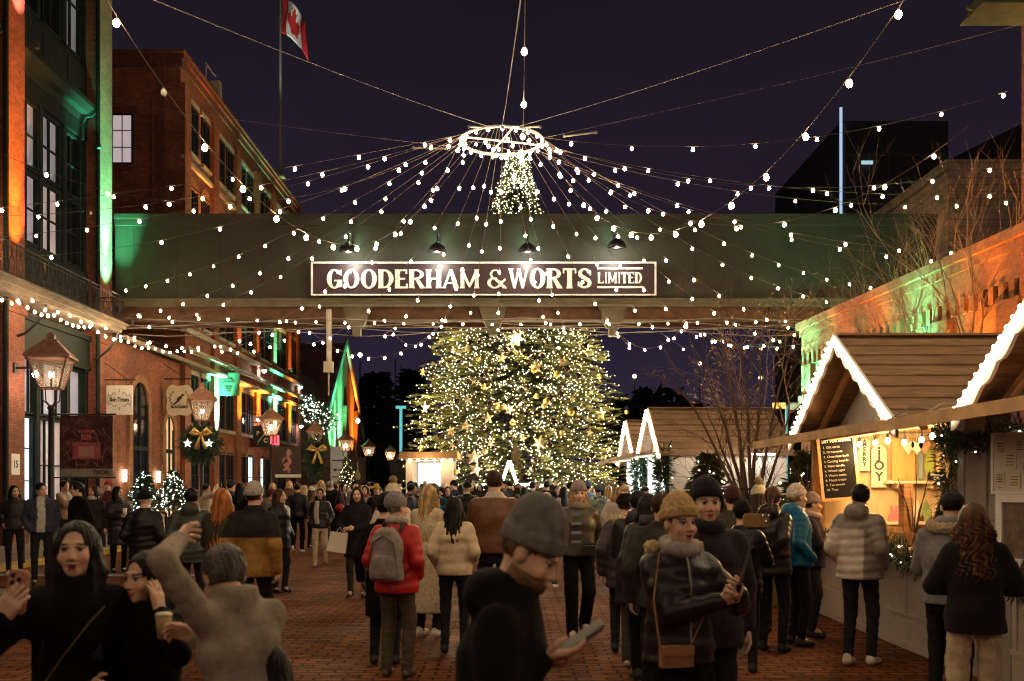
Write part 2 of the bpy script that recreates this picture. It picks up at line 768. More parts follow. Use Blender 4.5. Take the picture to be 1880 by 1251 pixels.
M_BRIDGE = weathered('bridge_paint', (.030, .032, .021), (.042, .026, .016))
M_BRIDGE2 = plain('bridge_flange_paint', (.10, .085, .05), .6, var=.25, scale=2)
M_RUST = plain('rusty_steel', (.11, .055, .028), .75, var=.4, scale=3, bump=.2)
M_IRON = plain('black_iron', (.018, .017, .018), .45, var=.2)
M_IRONG = plain('grey_steel', (.22, .21, .20), .5, .4, var=.2)
M_COPPER = plain('aged_copper', (.34, .17, .12), .5, .35, var=.3, scale=9)
M_DARKGLASS = plain('dark_window_glass', (.012, .014, .02), .08, var=.3, scale=1, spec=.8)
M_BOARD = plain('sign_board', (.035, .016, .020), .45, var=.2)
M_WHITE = plain('white_paint', (.80, .78, .74), .55, var=.06)
M_CREAM = plain('cream_paint', (.70, .62, .46), .6, var=.08)
M_BLACK = plain('black_paint', (.012, .011, .011), .5, var=.2)
M_STALL = plain('greige_board_paint', (.46, .40, .35), .7, var=.1, scale=6, bump=.15)
M_STALLW = plain('white_board_paint', (.70, .66, .60), .65, var=.07, scale=5, bump=.1)
M_ROOFW = wood('roof_boards', (.255, .155, .085), axis=2, board=.33, grain=.4, gap=.2)
M_WOOD = wood('pale_timber', (.45, .27, .12), axis=0, board=.5, grain=.3, gap=.1)
M_WOODZ = wood('timber_slats', (.42, .23, .10), axis=2, board=.25, grain=.35, gap=.3)
M_YELLOW = plain('yellow_kerb_paint', (.48, .33, .06), .8, var=.35, scale=5)
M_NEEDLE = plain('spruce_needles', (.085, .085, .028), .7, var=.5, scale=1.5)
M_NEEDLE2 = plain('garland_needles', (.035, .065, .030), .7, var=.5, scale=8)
M_BARK = plain('bark', (.13, .085, .06), .9, var=.3, scale=10, bump=.4)
M_TWIG = plain('twig_bark', (.34, .22, .14), .85, var=.3, scale=10)
M_WIRE = plain('light_cord', (.10, .075, .055), .6, var=.1)
M_BULB = emit('lit_bulb', (1, .68, .37), 82, None, .08)
M_BULBOFF = plain('clear_bulb_glass', (.55, .5, .45), .1, var=.1)
M_FAIRYW = emit('fairy_light_white', (1, .88, .58), 6, 'NONE')
M_FAIRYY = emit('fairy_light_warm', (1, .68, .26), 7, 'NONE')
M_FAIRYC = emit('fairy_light_cool', (.80, 1, .90), 7, 'NONE')
M_GOLD = plain('gold_foil', (.75, .50, .16), .35, .7, var=.2, scale=12)
M_STAR = plain('champagne_star', (.82, .64, .38), .5, .1, var=.15)
M_DBALL = plain('dark_bauble', (.035, .020, .018), .12, .3, var=.2, spec=.9)
M_COOL = emit('cool_led', (.80, .93, 1), 9)
M_LANTERN = emit('lamp_flame', (1, .74, .46), 16)
M_LGLASS = plain('frosted_lantern_glass', (.62, .52, .44), .25, var=.08)


def glass_mat(name, c, alpha):
    t = NT(name)
    t.set(Base_Color=(*c, 1), Roughness=.15, Alpha=alpha)
    return t.m


M_LPANE = glass_mat('lantern_glass', (.62, .55, .50), .38)


def spot(loc, target, power, c, angle=60, blend=.6, r=.05, name='uplight_lamp'):
    l = bpy.data.lights.new(name, 'SPOT')
    l.energy = power
    l.color = c
    l.spot_size = R(angle)
    l.spot_blend = blend
    l.shadow_soft_size = r
    o = bpy.data.objects.new(name, l)
    COL.objects.link(o)
    o.location = loc
    o.rotation_euler = (Vector(target) - Vector(loc)).to_track_quat('-Z', 'Y').to_euler()
    return o


def point(loc, power, c, r=.06, name='lamp_light'):
    l = bpy.data.lights.new(name, 'POINT')
    l.energy = power
    l.color = c
    l.shadow_soft_size = r
    o = bpy.data.objects.new(name, l)
    COL.objects.link(o)
    o.location = loc
    return o


C_GREEN, C_ORANGE, C_WARM, C_PINK = (.10, 1, .46), (1, .30, .03), (1, .66, .36), (1, .35, .30)
UPL = MB().lathe([(.05, 0), (.07, .02), (.07, .12), (.085, .16)], n=10)
UPL_ME = None
N_UP = {}


def uplight(p, target, power, c, label, angle=55):
    """a small can lamp and the light it throws"""
    global UPL_ME
    if UPL_ME is None:
        o = UPL.build('uplight', M_IRON)
        UPL_ME = o.data
    else:
        o = link('uplight', UPL_ME)
    o.location = p
    d = Vector(target) - Vector(p)
    o.rotation_euler = d.to_track_quat('Z', 'Y').to_euler()
    tag(o, label, 'uplight', 'coloured uplights on the facades')
    q = Vector(p) + d.normalized() * .2
    k = 2.0 if c is C_GREEN else 1
    spot(q, target, power * 6.5 * k, c, angle)
    spot(q, Vector(p) + d * 2.0, power * 18 * k, c, angle * .45, .8)


# ------------------------------------------------------------------ ground
g = MB()
g.box(-400, 400, -30, 800, -.3, 0)
tag(g.build('street', M_SETT), 'dark red brick sett street shining dully under the bulbs', 'street', kind='structure')
g = MB().box(-13.6, -10.0, -5, 100, .001, .12)
tag(g.build('pavement', plain('pavement_slabs', (.17, .13, .11), .8, var=.3, scale=1.5, bump=.2)), 'raised grey pavement in front of the brick warehouses', 'pavement', kind='structure')
g = MB().box(-10.0, -9.8, -5, 100, .001, .125)
tag(g.build('kerb', M_YELLOW), 'worn yellow painted kerb', 'kerb', kind='structure')
M_PALE = plain('pale_setts', (.20, .16, .14), .7, var=.4, scale=3, bump=.4)
g = MB()
g.box(-9.6, -6.2, 15.2, 16.0, 0, .006).box(-9.6, -5.4, 18.2, 18.7, 0, .006).box(-9.6, -7.0, 11.2, 12.4, 0, .006)
tag(g.build('street_bands', M_PALE), 'pale paved bands crossing the street by the kerb', 'paving', kind='structure')

# ------------------------------------------------------------------ near warehouse with balcony
PX, RX = -13.0, -13.44
b1 = thing('brick_warehouse', 'tall red brick warehouse with iron balcony and dark green window bays', 'building', (PX, 29, 0))


def bpart(mb, name, mats, root, smooth=False):
    return wpart(mb.build(name, mats, None, smooth), root)


m = MB()
m.box(-24, RX - .06, 20, 32.5, 0, 24)                       # body behind the bays
bpart(m, 'wall', M_BRICK_D, b1)
for y0, y1 in ((21.2, 22.2), (25.6, 26.65), (31.3, 32.5)):
    m = MB()
    m.box(RX - .058, PX, y0, y1, 0, 24)
    m.box(RX - .05, PX + .06, y0 - .06, y1 + .06, 0, .9)
    m.box(RX - .05, PX + .05, y0 - .05, y1 + .05, 6.2, 6.5)
    bpart(m, 'brick_pier', M_BRICK, b1)
m = MB()
m.tube([(PX + .07, 31.22, .1), (PX + .07, 31.22, 24)], .07, 8)
m.tube([(PX + .07, 25.52, .1), (PX + .07, 25.52, 24)], .07, 8)
bpart(m, 'downpipe', M_GREEN, b1)


def window(root, x, y0, y1, z0, z1, nx, nz, depth=.1, fr=.09, bar=.035, pane=None, axis='x', sgn=1, name='window', fm=None):
    """window in a plane x = const facing +x (axis x) or plane y = const facing -y (axis y)"""
    def bx(mb, a0, a1, b0, b1, d0, d1):
        if axis == 'x':
            return mb.box(x + d0 * sgn, x + d1 * sgn, a0, a1, b0, b1) if sgn > 0 else mb.box(x - d1, x - d0, a0, a1, b0, b1)
        return mb.box(a0, a1, x - d1, x - d0, b0, b1)
    mb = MB()
    bx(mb, y0, y0 + fr, z0, z1, 0, depth)
    bx(mb, y1 - fr, y1, z0, z1, 0, depth)
    bx(mb, y0 + fr, y1 - fr, z0, z0 + fr, 0, depth)
    bx(mb, y0 + fr, y1 - fr, z1 - fr, z1, 0, depth)
    for i in range(1, nx):
        a = y0 + (y1 - y0) * i / nx
        bx(mb, a - bar / 2, a + bar / 2, z0 + fr, z1 - fr, .02, depth * .7)
    for i in range(1, nz):
        c = z0 + (z1 - z0) * i / nz
        bx(mb, y0 + fr, y1 - fr, c - bar / 2, c + bar / 2, .022, depth * .68)
    f = bpart(mb, name, fm or M_GREEN, root)
    p = MB()
    bx(p, y0 + fr * .5, y1 - fr * .5, z0 + fr * .5, z1 - fr * .5, .004, .016)
    po = p.build('pane', pane or M_DARKGLASS)
    po.parent = f
    po.matrix_parent_inverse = f.matrix_parent_inverse.copy()
    po.matrix_parent_inverse = Matrix.Identity(4)
    # f is a child of root with the inverse of root's matrix, so its world matrix is the identity
    return f


M_LITCOOL = emit('cool_lit_shop_window', (.72, .90, 1), .75)
M_LITDIM = emit('dim_lit_window', (.80, .74, .92), .025)
M_LITPALE = emit('pale_blue_pane', (.55, .62, .95), .014)
M_LITWARM = emit('warm_lit_window', (1, .62, .32), .6)
for y0, y1 in ((22.2, 25.6), (26.65, 31.3)):
    L = y1 - y0
    m = MB()
    m.box(RX - .05, RX + .12, y0, y1, 13.65, 14.8)
    for k in range(3):
        a = y0 + L * (k + .5) / 3
        m.box(RX + .12, RX + .14, a - L * .13, a + L * .13, 13.85, 14.6)
    bpart(m, 'spandrel', M_GREEN, b1)
    for za, zb, q in ((6.9, 8.3, .16), (12.45, 12.9, .14), (19.6, 24, .14)):
        bpart(MB().box(RX - .05, RX + q, y0, y1, za, zb), 'spandrel', M_GREEN, b1)
    m = MB()
    prof = [(0, 12.9), (.14, 12.95), (.2, 13.15), (.34, 13.22), (.46, 13.42), (.46, 13.56), (.1, 13.65), (0, 13.65)]
    m.prism([(RX + a, y0, z) for a, z in prof], (0, .02, 0), (0, L - .02, 0))
    bpart(m, 'cornice', M_GREEN, b1)
    n = 3
    for k in range(n):
        a, b = y0 + .25 + (L - .5) * k / n, y0 + .25 + (L - .5) * (k + 1) / n - .1
        window(b1, RX - .04, a, b, 8.35, 10.4, 2, 2, .14, .1, pane=M_LITDIM if k == 1 and y0 > 25 else (M_LITPALE if k == 0 else None))
        window(b1, RX - .04, a, b, 10.45, 12.4, 2, 2, .14, .1, pane=M_LITPALE if k < 2 else None)
        window(b1, RX - .04, a, b, 14.85, 19.5, 2, 3, .14, .1, pane=M_LITPALE if k == 2 else None)
    m = MB()
    for a in (y0 + .02, y0 + L / 3 - .02, y0 + 2 * L / 3 - .02, y1 - .24):
        m.box(RX - .04, RX + .12, a, a + .2, 8.3, 12.45).box(RX - .04, RX + .1, a, a + .2, 14.8, 19.6)
    bpart(m, 'mullion_frame', M_GREEN, b1)
    # shopfront
    m = MB()
    m.box(RX - .05, RX + .22, y0, y1, 5.35, 6.2).box(RX - .05, RX + .3, y0, y1, 6.2, 6.36).box(RX - .05, RX + .27, y0, y1, 5.28, 5.38)
    m.box(RX - .05, RX + .1, y0, y1, .12, .9)
    for a in (y0, y0 + 1.25, y1 - 1.5, y1 - .22):
        m.box(RX - .04, RX + .17, a, a + .22, .9, 5.3)
    bpart(m, 'shopfront', M_GREEN, b1)
    window(b1, RX - .04, y0 + .22, y0 + 1.25, .9, 3.6, 1, 3, .12, .06, pane=M_LITCOOL if y0 > 25 else None, name='shop_window')
    window(b1, RX - .04, y0 + 1.47, y1 - 1.5, .9, 3.6, 3, 2, .12, .06, pane=M_LITDIM, name='shop_window')
    window(b1, RX - .04, y1 - 1.28, y1 - .22, .9, 3.6, 1, 3, .12, .06, name='shop_window')
    window(b1, RX - .04, y0 + .22, y1 - .22, 3.65, 5.25, 5, 1, .12, .07, pane=M_LITPALE, name='transom_window')
# balcony
m = MB().box(RX, -12.2, 21.5, 31.62, 6.62, 6.72).box(RX, -12.14, 21.5, 31.66, 6.72, 6.8)
m.box(RX, -12.3, 21.6, 31.55, 6.5, 6.62)
bpart(m, 'balcony_floor', plain('balcony_steel', (.24, .19, .14), .7, var=.3, scale=2), b1)
for y in (22.6, 26.2, 31.0):
    m = MB()
    pts = [(PX + .02, y, 5.6)] + [(PX + .03 + .75 * math.sin(t) ** 1.3, y, 6.45 - .85 * math.cos(t) ** 1.3) for t in (R(20), R(45), R(65), R(88))]
    m.tube(pts, .035, 6)
    bpart(m, 'balcony_bracket', M_IRON, b1)
m = MB()
rx = -12.22


def rail_panel(m, p0, p1, step):
    d = Vector(p1) - Vector(p0)
    n = max(1, int(d.length / step))
    for i in range(n):
        a = Vector(p0) + d * (i / n)
        b = Vector(p0) + d * ((i + 1) / n)
        c = (a + b) / 2
        u = (b - a) / 2
        m.tube([a, a + Vector((0, 0, .8))], .012, 5)
        # lyre scrolls
        for s in (-1, 1):
            pts = []
            for k in range(11):
                t = k / 10
                ang = t * math.pi * 2.1
                pts.append(c + u * (s * .72 * math.sin(ang * .5 + .3) * (1 - .35 * t)) + Vector((0, 0, .04 + .62 * t)))
            m.tube(pts, .010, 4, caps=False)
            pts = [c + u * (s * (.35 + .22 * math.cos(q))) + Vector((0, 0, .16 + .09 * math.sin(q))) for q in [k * .7 for k in range(9)]]
            m.tube(pts, .009, 4, caps=False)


rail_panel(m, (rx, 21.6, 6.8), (rx, 31.55, 6.8), .42)
rail_panel(m, (rx, 31.55, 6.8), (-13.0, 31.55, 6.8), .4)
m.tube([(rx, 21.6, 7.62), (rx, 31.55, 7.62), (-13.0, 31.55, 7.62)], .022, 6)
m.tube([(rx, 21.6, 7.5), (rx, 31.55, 7.5), (-13.0, 31.55, 7.5)], .012, 5)
m.tube([(rx, 21.6, 6.86), (rx, 31.55, 6.86), (-13.0, 31.55, 6.86)], .014, 5)
bpart(m, 'balcony_railing', M_IRON, b1)
text('house_number', '15', facing((PX + .012, 26.05, 2.15), (1, 0)), .001, M_BLACK, b1, .002) if False else None
m = MB().box(PX + .001, PX + .02, 25.9, 26.35, 1.95, 2.5)
bpart(m, 'number_plate', M_WHITE, b1)
text('plate_digits', '15', facing((PX + .022, 26.12, 2.22), (1, 0)), .26, M_BLACK, b1, .006, .005)
# wall lamp on the pier
wl = thing('wall_lamp', 'small bright wall lamp on an iron arm on the first brick pier', 'wall lamp', (PX, 26.1, 4.7))
m = MB().tube([(PX, 26.1, 4.75), (PX + .55, 26.1, 4.75)], .03, 6).box(PX, PX + .05, 26.0, 26.2, 4.62, 4.88)
m.lathe([(.05, 0), (.10, -.05), (.10, -.08)][::-1], (PX + .55, 26.1, 4.75), 10)
bpart(m, 'arm', M_IRON, wl)
m = MB().ball((PX + .55, 26.1, 4.58), .085, 10, 8)
bpart(m, 'globe', emit('lamp_globe', (1, .86, .72), 22), wl)
point((PX + .62, 26.1, 4.5), 26, (1, .62, .42), .08)
uplight((PX + .74, 26.1, 6.85), (PX - .1, 26.1, 11), 230, C_ORANGE, 'orange uplight on the balcony washing the first brick pier', 50)
uplight((PX + .5, 26.3, 13.2), (PX - .25, 26.1, 24), 160, C_PINK, 'pink uplight high on the first brick pier', 60)
uplight((PX + .85, 32.0, 6.85), (PX - .1, 31.9, 11), 420, C_GREEN, 'green uplight washing the narrow end pier of the warehouse', 46)
uplight((PX + .4, 30.5, 12.0), (RX + .2, 31.0, 14.0), 2, C_GREEN, 'green lamp under the end of the green cornice', 70)

# ------------------------------------------------------------------ long brick hall past the bridge
b2 = thing('brick_hall', 'long four storey brick hall with stone bands and coloured lights', 'building', (PX, 45, 0))
m = MB().box(-26, PX - .02, 39.3, 61, 0, 18.5)
bpart(m, 'wall', M_BRICK, b2)
m = MB().box(-26.1, PX + .14, 39.2, 61.1, 18.5, 18.72).box(-26.1, PX + .06, 39.22, 61.06, 18.2, 18.5)
m.box(-26.2, PX + .2, 39.1, 61.2, 18.72, 18.82)
bpart(m, 'parapet', M_BRICK_D, b2)
PIL = [39.32, 43.2, 46.8, 50.4, 54.0, 57.6, 60.2]
for y in PIL:
    m = MB().box(PX - .02, PX + .16, y, y + .75, 0, 17.6)
    bpart(m, 'pilaster', M_BRICK, b2)
for z, h, d in ((6.45, .16, .26), (7.05, .14, .3), (7.75, .2, .24), (14.6, .16, .12)):
    m = MB().box(PX - .01, PX + d, 39.3, 61, z, z + h)
    bpart(m, 'string_course', M_STONE, b2)
for i in range(6):
    y0, y1 = PIL[i] + .75, PIL[i + 1]
    c = (y0 + y1) / 2
    for r, (z0, z1) in enumerate(((1.0, 3.2), (4.2, 6.2), (8.3, 10.4), (11.4, 13.9), (15.2, 17.2))):
        for q in (-1, 1):
            a = c + q * (y1 - y0) * .25
            hw = .52
            lit = M_LITCOOL if (r == 0 and (i * 2 + q) % 5 == 0) else None
            window(b2, PX - .019, a - hw, a + hw, z0, z1, 2, 2, .06, .07, pane=lit, fm=M_GREEN)
            m = MB().box(PX - .015, PX + .12, a - hw - .1, a + hw + .1, z0 - .14, z0)
            bpart(m, 'window_sill', M_STONE, b2)
            m = MB()
            if r == 0 or r == 3:   # arched brick heads
                m.prism([(PX - .01, a + (hw + .16) * math.cos(t), z1 - .12 + .5 * math.sin(t)) for t in [math.pi * k / 10 for k in range(11)]], (0, 0, 0), (.05, 0, 0))
            else:
                m.box(PX - .015, PX + .05, a - hw - .12, a + hw + .12, z1, z1 + .22)
            bpart(m, 'window_head', M_STONE if r not in (0, 3) else M_BRICK_O, b2)
# end wall facing the camera, seen over the bridge
window(b2, 39.3, -15.75, -14.88, 14.35, 16.35, 2, 3, .06, .07, pane=emit('pale_lit_sash', (.93, .80, .86), .22), axis='y', fm=M_BLACK)
window(b2, 39.3, -15.9, -14.7, 10.6, 11.5, 2, 1, .06, .07, axis='y', fm=M_BLACK)
window(b2, 39.3, -19.4, -18.3, 14.35, 16.35, 2, 3, .06, .07, axis='y', fm=M_BLACK)
m = MB().box(-13.9, -13.6, 39.18, 39.3, 0, 18.2).box(-15.95, -14.7, 39.2, 39.3, 14.1, 14.33).box(-15.95, -14.7, 39.22, 39.3, 16.36, 16.6)
m.tube([(-14.1, 39.2, 6), (-14.1, 39.2, 17)], .06, 6)
bpart(m, 'quoin', M_BRICK_D, b2)
# low wing between the two
m = MB().box(-24, PX - .04, 32.5, 39.3, 0, 6.5)
bpart(m, 'low_wing_wall', M_BRICK, b2)
m = MB().prism([(PX + .35, 32.5, 6.45), (PX + .35, 32.5, 6.55), (-22, 32.5, 8.6), (-22, 32.5, 8.4)], (0, 0, 0), (0, 6.8, 0))
bpart(m, 'low_roof', plain('slate', (.05, .045, .045), .6, var=.3), b2)
m = MB().tube([(PX + .4, 32.5, 6.52), (PX + .4, 52, 6.52)], .09, 8)
m.tube([(PX + .34, 39.4, 6.95), (PX + .34, 61, 6.95)], .05, 6)
bpart(m, 'gutter', plain('gutter_metal', (.30, .25, .18), .5, var=.2), b2)
def arch_door(y, hw, z1, lit):
    m = MB()
    n = 12
    zc = z1 - hw
    out = [(PX - .04, y - hw - .28, .12), (PX - .04, y - hw - .28, zc)] + [(PX - .04, y - (hw + .28) * math.cos(math.pi * k / n), zc + (hw + .28) * math.sin(math.pi * k / n)) for k in range(1, n)] + [(PX - .04, y + hw + .28, zc), (PX - .04, y + hw + .28, .12)]
    inn = [(PX - .04, y - hw, .12), (PX - .04, y - hw, zc)] + [(PX - .04, y - hw * math.cos(math.pi * k / n), zc + hw * math.sin(math.pi * k / n)) for k in range(1, n)] + [(PX - .04, y + hw, zc), (PX - .04, y + hw, .12)]
    k = len(out)
    D = .1
    vs = [Vector(p) for p in out] + [Vector(p) for p in inn] + [Vector(p) + Vector((D, 0, 0)) for p in out] + [Vector(p) + Vector((D, 0, 0)) for p in inn]
    fs = []
    for i in range(k - 1):
        fs += [(2 * k + i, 2 * k + i + 1, 3 * k + i + 1, 3 * k + i), (i, i + 1, 2 * k + i + 1, 2 * k + i), (k + i + 1, k + i, 3 * k + i, 3 * k + i + 1)]
    m.add(vs, fs)
    f = bpart(m, 'arched_doorway', M_BRICK_O, b2)
    p = MB().prism([(PX - .03, a[1], a[2]) for a in inn], (0, 0, 0), (.02, 0, 0))
    q = p.build('pane', lit)
    q.parent = f
    m = MB()
    m.box(PX - .01, PX + .04, y - .04, y + .04, .12, z1 - .02).box(PX - .01, PX + .05, y - hw, y + hw, 2.9, 3.05).box(PX - .01, PX + .035, y - hw, y + hw, 1.15, 1.22)
    m.box(PX - .01, PX + .045, y - hw, y - hw + .1, .12, zc).box(PX - .01, PX + .045, y + hw - .1, y + hw, .12, zc)
    q = m.build('door_frame', M_GREEN)
    q.parent = f


arch_door(34.9, .75, 5.3, M_DARKGLASS)
arch_door(37.9, .5, 4.3, emit('warm_door_glow', (1, .7, .45), .10))
for y in (33.4, 36.6):
    m = MB().cbox((PX + .06, y, 2.0), (.05, .06, .2))
    bpart(m, 'door_lamp', emit('door_lamp_glow', (1, .78, .5), 10), b2)
spot((PX + .8, 39.7, 5.2), (PX - .1, 39.7, 1.2), 60, (1, .75, .6), 60)
for y, c, pw, lab in ((42.0, C_ORANGE, 220, 'orange uplight on the stone band beside the hall corner'), (48.6, C_GREEN, 150, 'green uplight on the stone band halfway along the hall'),
                      (55.6, C_ORANGE, 170, 'orange uplight on the stone band near the far end of the hall')):
    uplight((PX + .8, y, 8.05), (PX - .25, y, 13), pw, c, lab, 52)
for y, c, pw, lab in ((43.55, C_GREEN, 600, 'green uplight low on the pilaster past the low wing'), (47.2, C_ORANGE, 300, 'orange uplight low on the third pilaster'), (50.7, C_ORANGE, 420, 'orange uplight low on the fourth pilaster'),
                      (54.4, C_GREEN, 800, 'green uplight low on the fifth pilaster'), (58.0, C_ORANGE, 420, 'orange uplight low on the sixth pilaster')):
    uplight((PX + (.4 if y < 44 else 1.0), y, 3.6), (PX - .15, y, 8), pw, c, lab, 50)
# roof gear
m = MB().box(-13.6, -13.15, 45.0, 45.4, 18.8, 20.0).tube([(-13.4, 43.8, 18.8), (-13.4, 43.8, 20.3)], .04, 6).tube([(-13.4, 43.8, 20.25), (-13.2, 44.6, 20.0)], .03, 6)
bpart(m, 'roof_vent', M_STONE, b2)

# flagpole and flag
fp = thing('flagpole', 'tall pale flagpole on the hall roof', 'flagpole', (-12.8, 55.4, 18.82))
m = MB().tube([(0, 0, 0), (0, 0, 11.2)], [.09, .05], 8).ball((0, 0, 11.25), .13).box(-.25, .25, -.25, .25, 0, .1)
m.build('pole', M_IRONG, fp)
fl = MB()
NXF, NZF = 26, 30


def flagpt(u, v):
    """u along the hoist-to-fly, v down the hoist; a limp flag hanging from its top corner"""
    x = u * 1.42 + .06 * math.sin(v * 5 + u * 4)
    z = -v * 2.0 - u * u * 1.0 - .55 * u
    y = .14 * math.sin(u * 11 + v * 2.2) * (.3 + u)
    return Vector((x, y, z))


for i in range(NXF + 1):
    for j in range(NZF + 1):
        fl.v.append(tuple(flagpt(i / NXF, j / NZF)))
LEAF = [(0, .5), (.09, .30), (.2, .36), (.16, .12), (.30, .24), (.34, .16), (.5, .18), (.42, .02), (.48, -.04), (.2, -.24), (.23, -.34), (.02, -.30), (.02, -.5)]
LEAF = LEAF + [(-x, z) for x, z in LEAF[::-1]]


def inpoly(x, y, P):
    c = False
    for k in range(len(P)):
        (x1, y1), (x2, y2) = P[k], P[k - 1]
        if (y1 > y) != (y2 > y) and x < (x2 - x1) * (y - y1) / (y2 - y1) + x1:
            c = not c
    return c


for i in range(NXF):
    for j in range(NZF):
        a = i * (NZF + 1) + j
        fl.f.append((a, a + NZF + 1, a + NZF + 2, a + 1))
        u, v = (i + .5) / NXF, (j + .5) / NZF
        red = u < .25 or u > .75 or inpoly((u - .5) * 2.0, .5 - v, LEAF)
        fl.mi.append(0 if red else 1)
fo = fl.build('flag', [plain('flag_red', (.42, .012, .02), .8, var=.1), plain('flag_white', (.62, .62, .64), .8, var=.05)], None, True)
fo.location = (-12.72, 55.4, 28.9)
sm = fo.modifiers.new('cloth', 'SOLIDIFY')
sm.thickness = .02
tag(fo, 'limp red and white flag with a maple leaf on the flagpole', 'flag')
spot((-12.0, 53.6, 19.2), (-12.3, 55.4, 28.5), 1500, (1, .95, .9), 30)

# dark roofs and lit gable beyond the hall
b = thing('dark_shed', 'dark blank building past the end of the brick hall', 'building', (-14, 66, 0))
m = MB().box(-24, -13.4, 61.2, 69.8, 0, 9.0)
bpart(m, 'wall', M_BRICK_D, b)
m = MB().prism([(-13.2, 61.2, 8.9), (-18.5, 61.2, 12.6), (-24.2, 61.2, 9)], (0, 0, 0), (0, 8.6, 0))
bpart(m, 'roof', plain('slate', (.05, .045, .045), .6), b)
b = thing('gabled_mill', 'steep gabled mill front washed green and orange past the hall', 'building', (-13, 79, 0))
m = MB().prism([(-13.2, 70, 0), (-13.2, 88, 0), (-13.2, 88, 6.2), (-13.2, 79, 13.0), (-13.2, 70, 6.2)], (-9, 0, 0), (0, 0, 0))
bpart(m, 'gable_wall', M_BRICK_O, b)
m = MB()
for a, c in (((-13.0, 69.6, 5.9), (-13.0, 79, 13.2)), ((-13.0, 79, 13.2), (-13.0, 88.4, 5.9))):
    m.bar(a, c, .5, .2, (1, 0, 0))
bpart(m, 'bargeboard', M_STONE, b)
for y in (73.5, 79, 84.5):
    m = MB().box(-13.2, -12.95, y - .4, y + .4, 0, 8)
    bpart(m, 'pilaster', M_BRICK_O, b)
for y, c, lab in ((73, C_GREEN, 'green uplight at the near side of the gabled mill'), (77, C_GREEN, 'green uplight below the peak of the gabled mill'), (83, C_ORANGE, 'orange uplight at the far side of the gabled mill')):
    uplight((-12.2, y, 3.2), (-13.2, y, 9), 420, c, lab, 60)
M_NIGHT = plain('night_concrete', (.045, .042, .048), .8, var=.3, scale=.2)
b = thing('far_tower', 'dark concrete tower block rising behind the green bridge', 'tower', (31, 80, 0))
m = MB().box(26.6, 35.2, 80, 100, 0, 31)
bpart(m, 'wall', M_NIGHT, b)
m = MB()
for k in range(3):
    m.box(26.7 + k * 3.6, 26.9 + k * 3.6, 79.85, 80, 0, 30)
for k in range(8):
    m.box(26.6, 35.2, 79.9, 80, 3.6 * k + 3, 3.6 * k + 3.2)
bpart(m, 'facade_fin', plain('fin_metal', (.07, .06, .06), .6), b)
m = MB().box(26.4, 26.58, 79.7, 79.86, 20, 32)
bpart(m, 'corner_light_strip', emit('blue_strip_light', (.52, .72, 1), .42), b)
m = MB().cbox((28.6, 79.8, 27.6), (.45, .06, .13))
bpart(m, 'lit_window', emit('small_cool_window', (.6, .95, 1), .35), b)
b = thing('malt_tower', 'windowless old masonry tower standing above the arcaded brick building', 'tower', (27, 50, 0))
m = MB().prism([(22.0, 50, 0), (22.0, 60, 0), (36, 60, 0), (36, 50, 0)], (0, 0, 0), (0, 0, 17.5))
m.prism([(21.8, 49.8, 0), (21.8, 60.2, 0), (36.2, 60.2, 0), (36.2, 49.8, 0)], (0, 0, 17.5), (0, 0, 18.0))
bpart(m, 'wall', brick('night_stone', (.42, .33, .26), (.30, .23, .18), (.2, .16, .13), bw=.8, bh=.35, mort=.03), b)
m = MB().prism([(21.9, 50, 18.0), (29, 50, 21.5), (36, 50, 18.0)], (0, 0, 0), (0, 10, 0))
bpart(m, 'roof', M_BLACK, b)

# ------------------------------------------------------------------ arcaded brick building on the market side
b3 = thing('arcaded_brick_building', 'low brick building with corbelled cornice and round arches lit green and orange', 'building', (8.85, 30, 0))
ux = Vector((.0755, -1, 0)).normalized()
uo = Vector((-1, -.0755, 0)).normalized()                 # outwards, to the street
MB3 = Matrix((ux, uo, Vector((0, 0, 1)))).transposed().to_4x4()
MB3.translation = Vector((8.85, 30, -1.95))


def lb(m, a0, a1, o0, o1, z0, z1):
    return m.box(a0, a1, o0, o1, max(z0, 1.95), z1, MB3)


m = MB()
lb(m, 0, 22, -8, 0, 0, 8.1)
o_ = bpart(m, 'wall', M_BRICK_O, b3)
m = MB()
lb(m, -.1, 22, -8, .12, 8.1, 8.3)
lb(m, -.14, 22, -8, .22, 8.3, 8.5)
lb(m, -.05, 22, -8, .06, 7.55, 8.1)
bpart(m, 'cornice', M_BRICK_O, b3)
m = MB()
for k in range(58):
    a = .1 + k * .36
    lb(m, a, a + .18, 0, .1, 7.2, 7.55)
bpart(m, 'brick_dentils', M_BRICK_O, b3)
ARCH = [.5 + 2.6 * k for k in range(8)]
for a in ARCH:
    m = MB()
    lb(m, a - .36, a + .36, 0, .14, 0, 7.2)
    lb(m, a - .46, a + .46, 0, .2, 6.1, 6.3)
    lb(m, a - .42, a + .42, 0, .17, 5.9, 6.1)
    bpart(m, 'brick_pier', M_BRICK_O, b3)
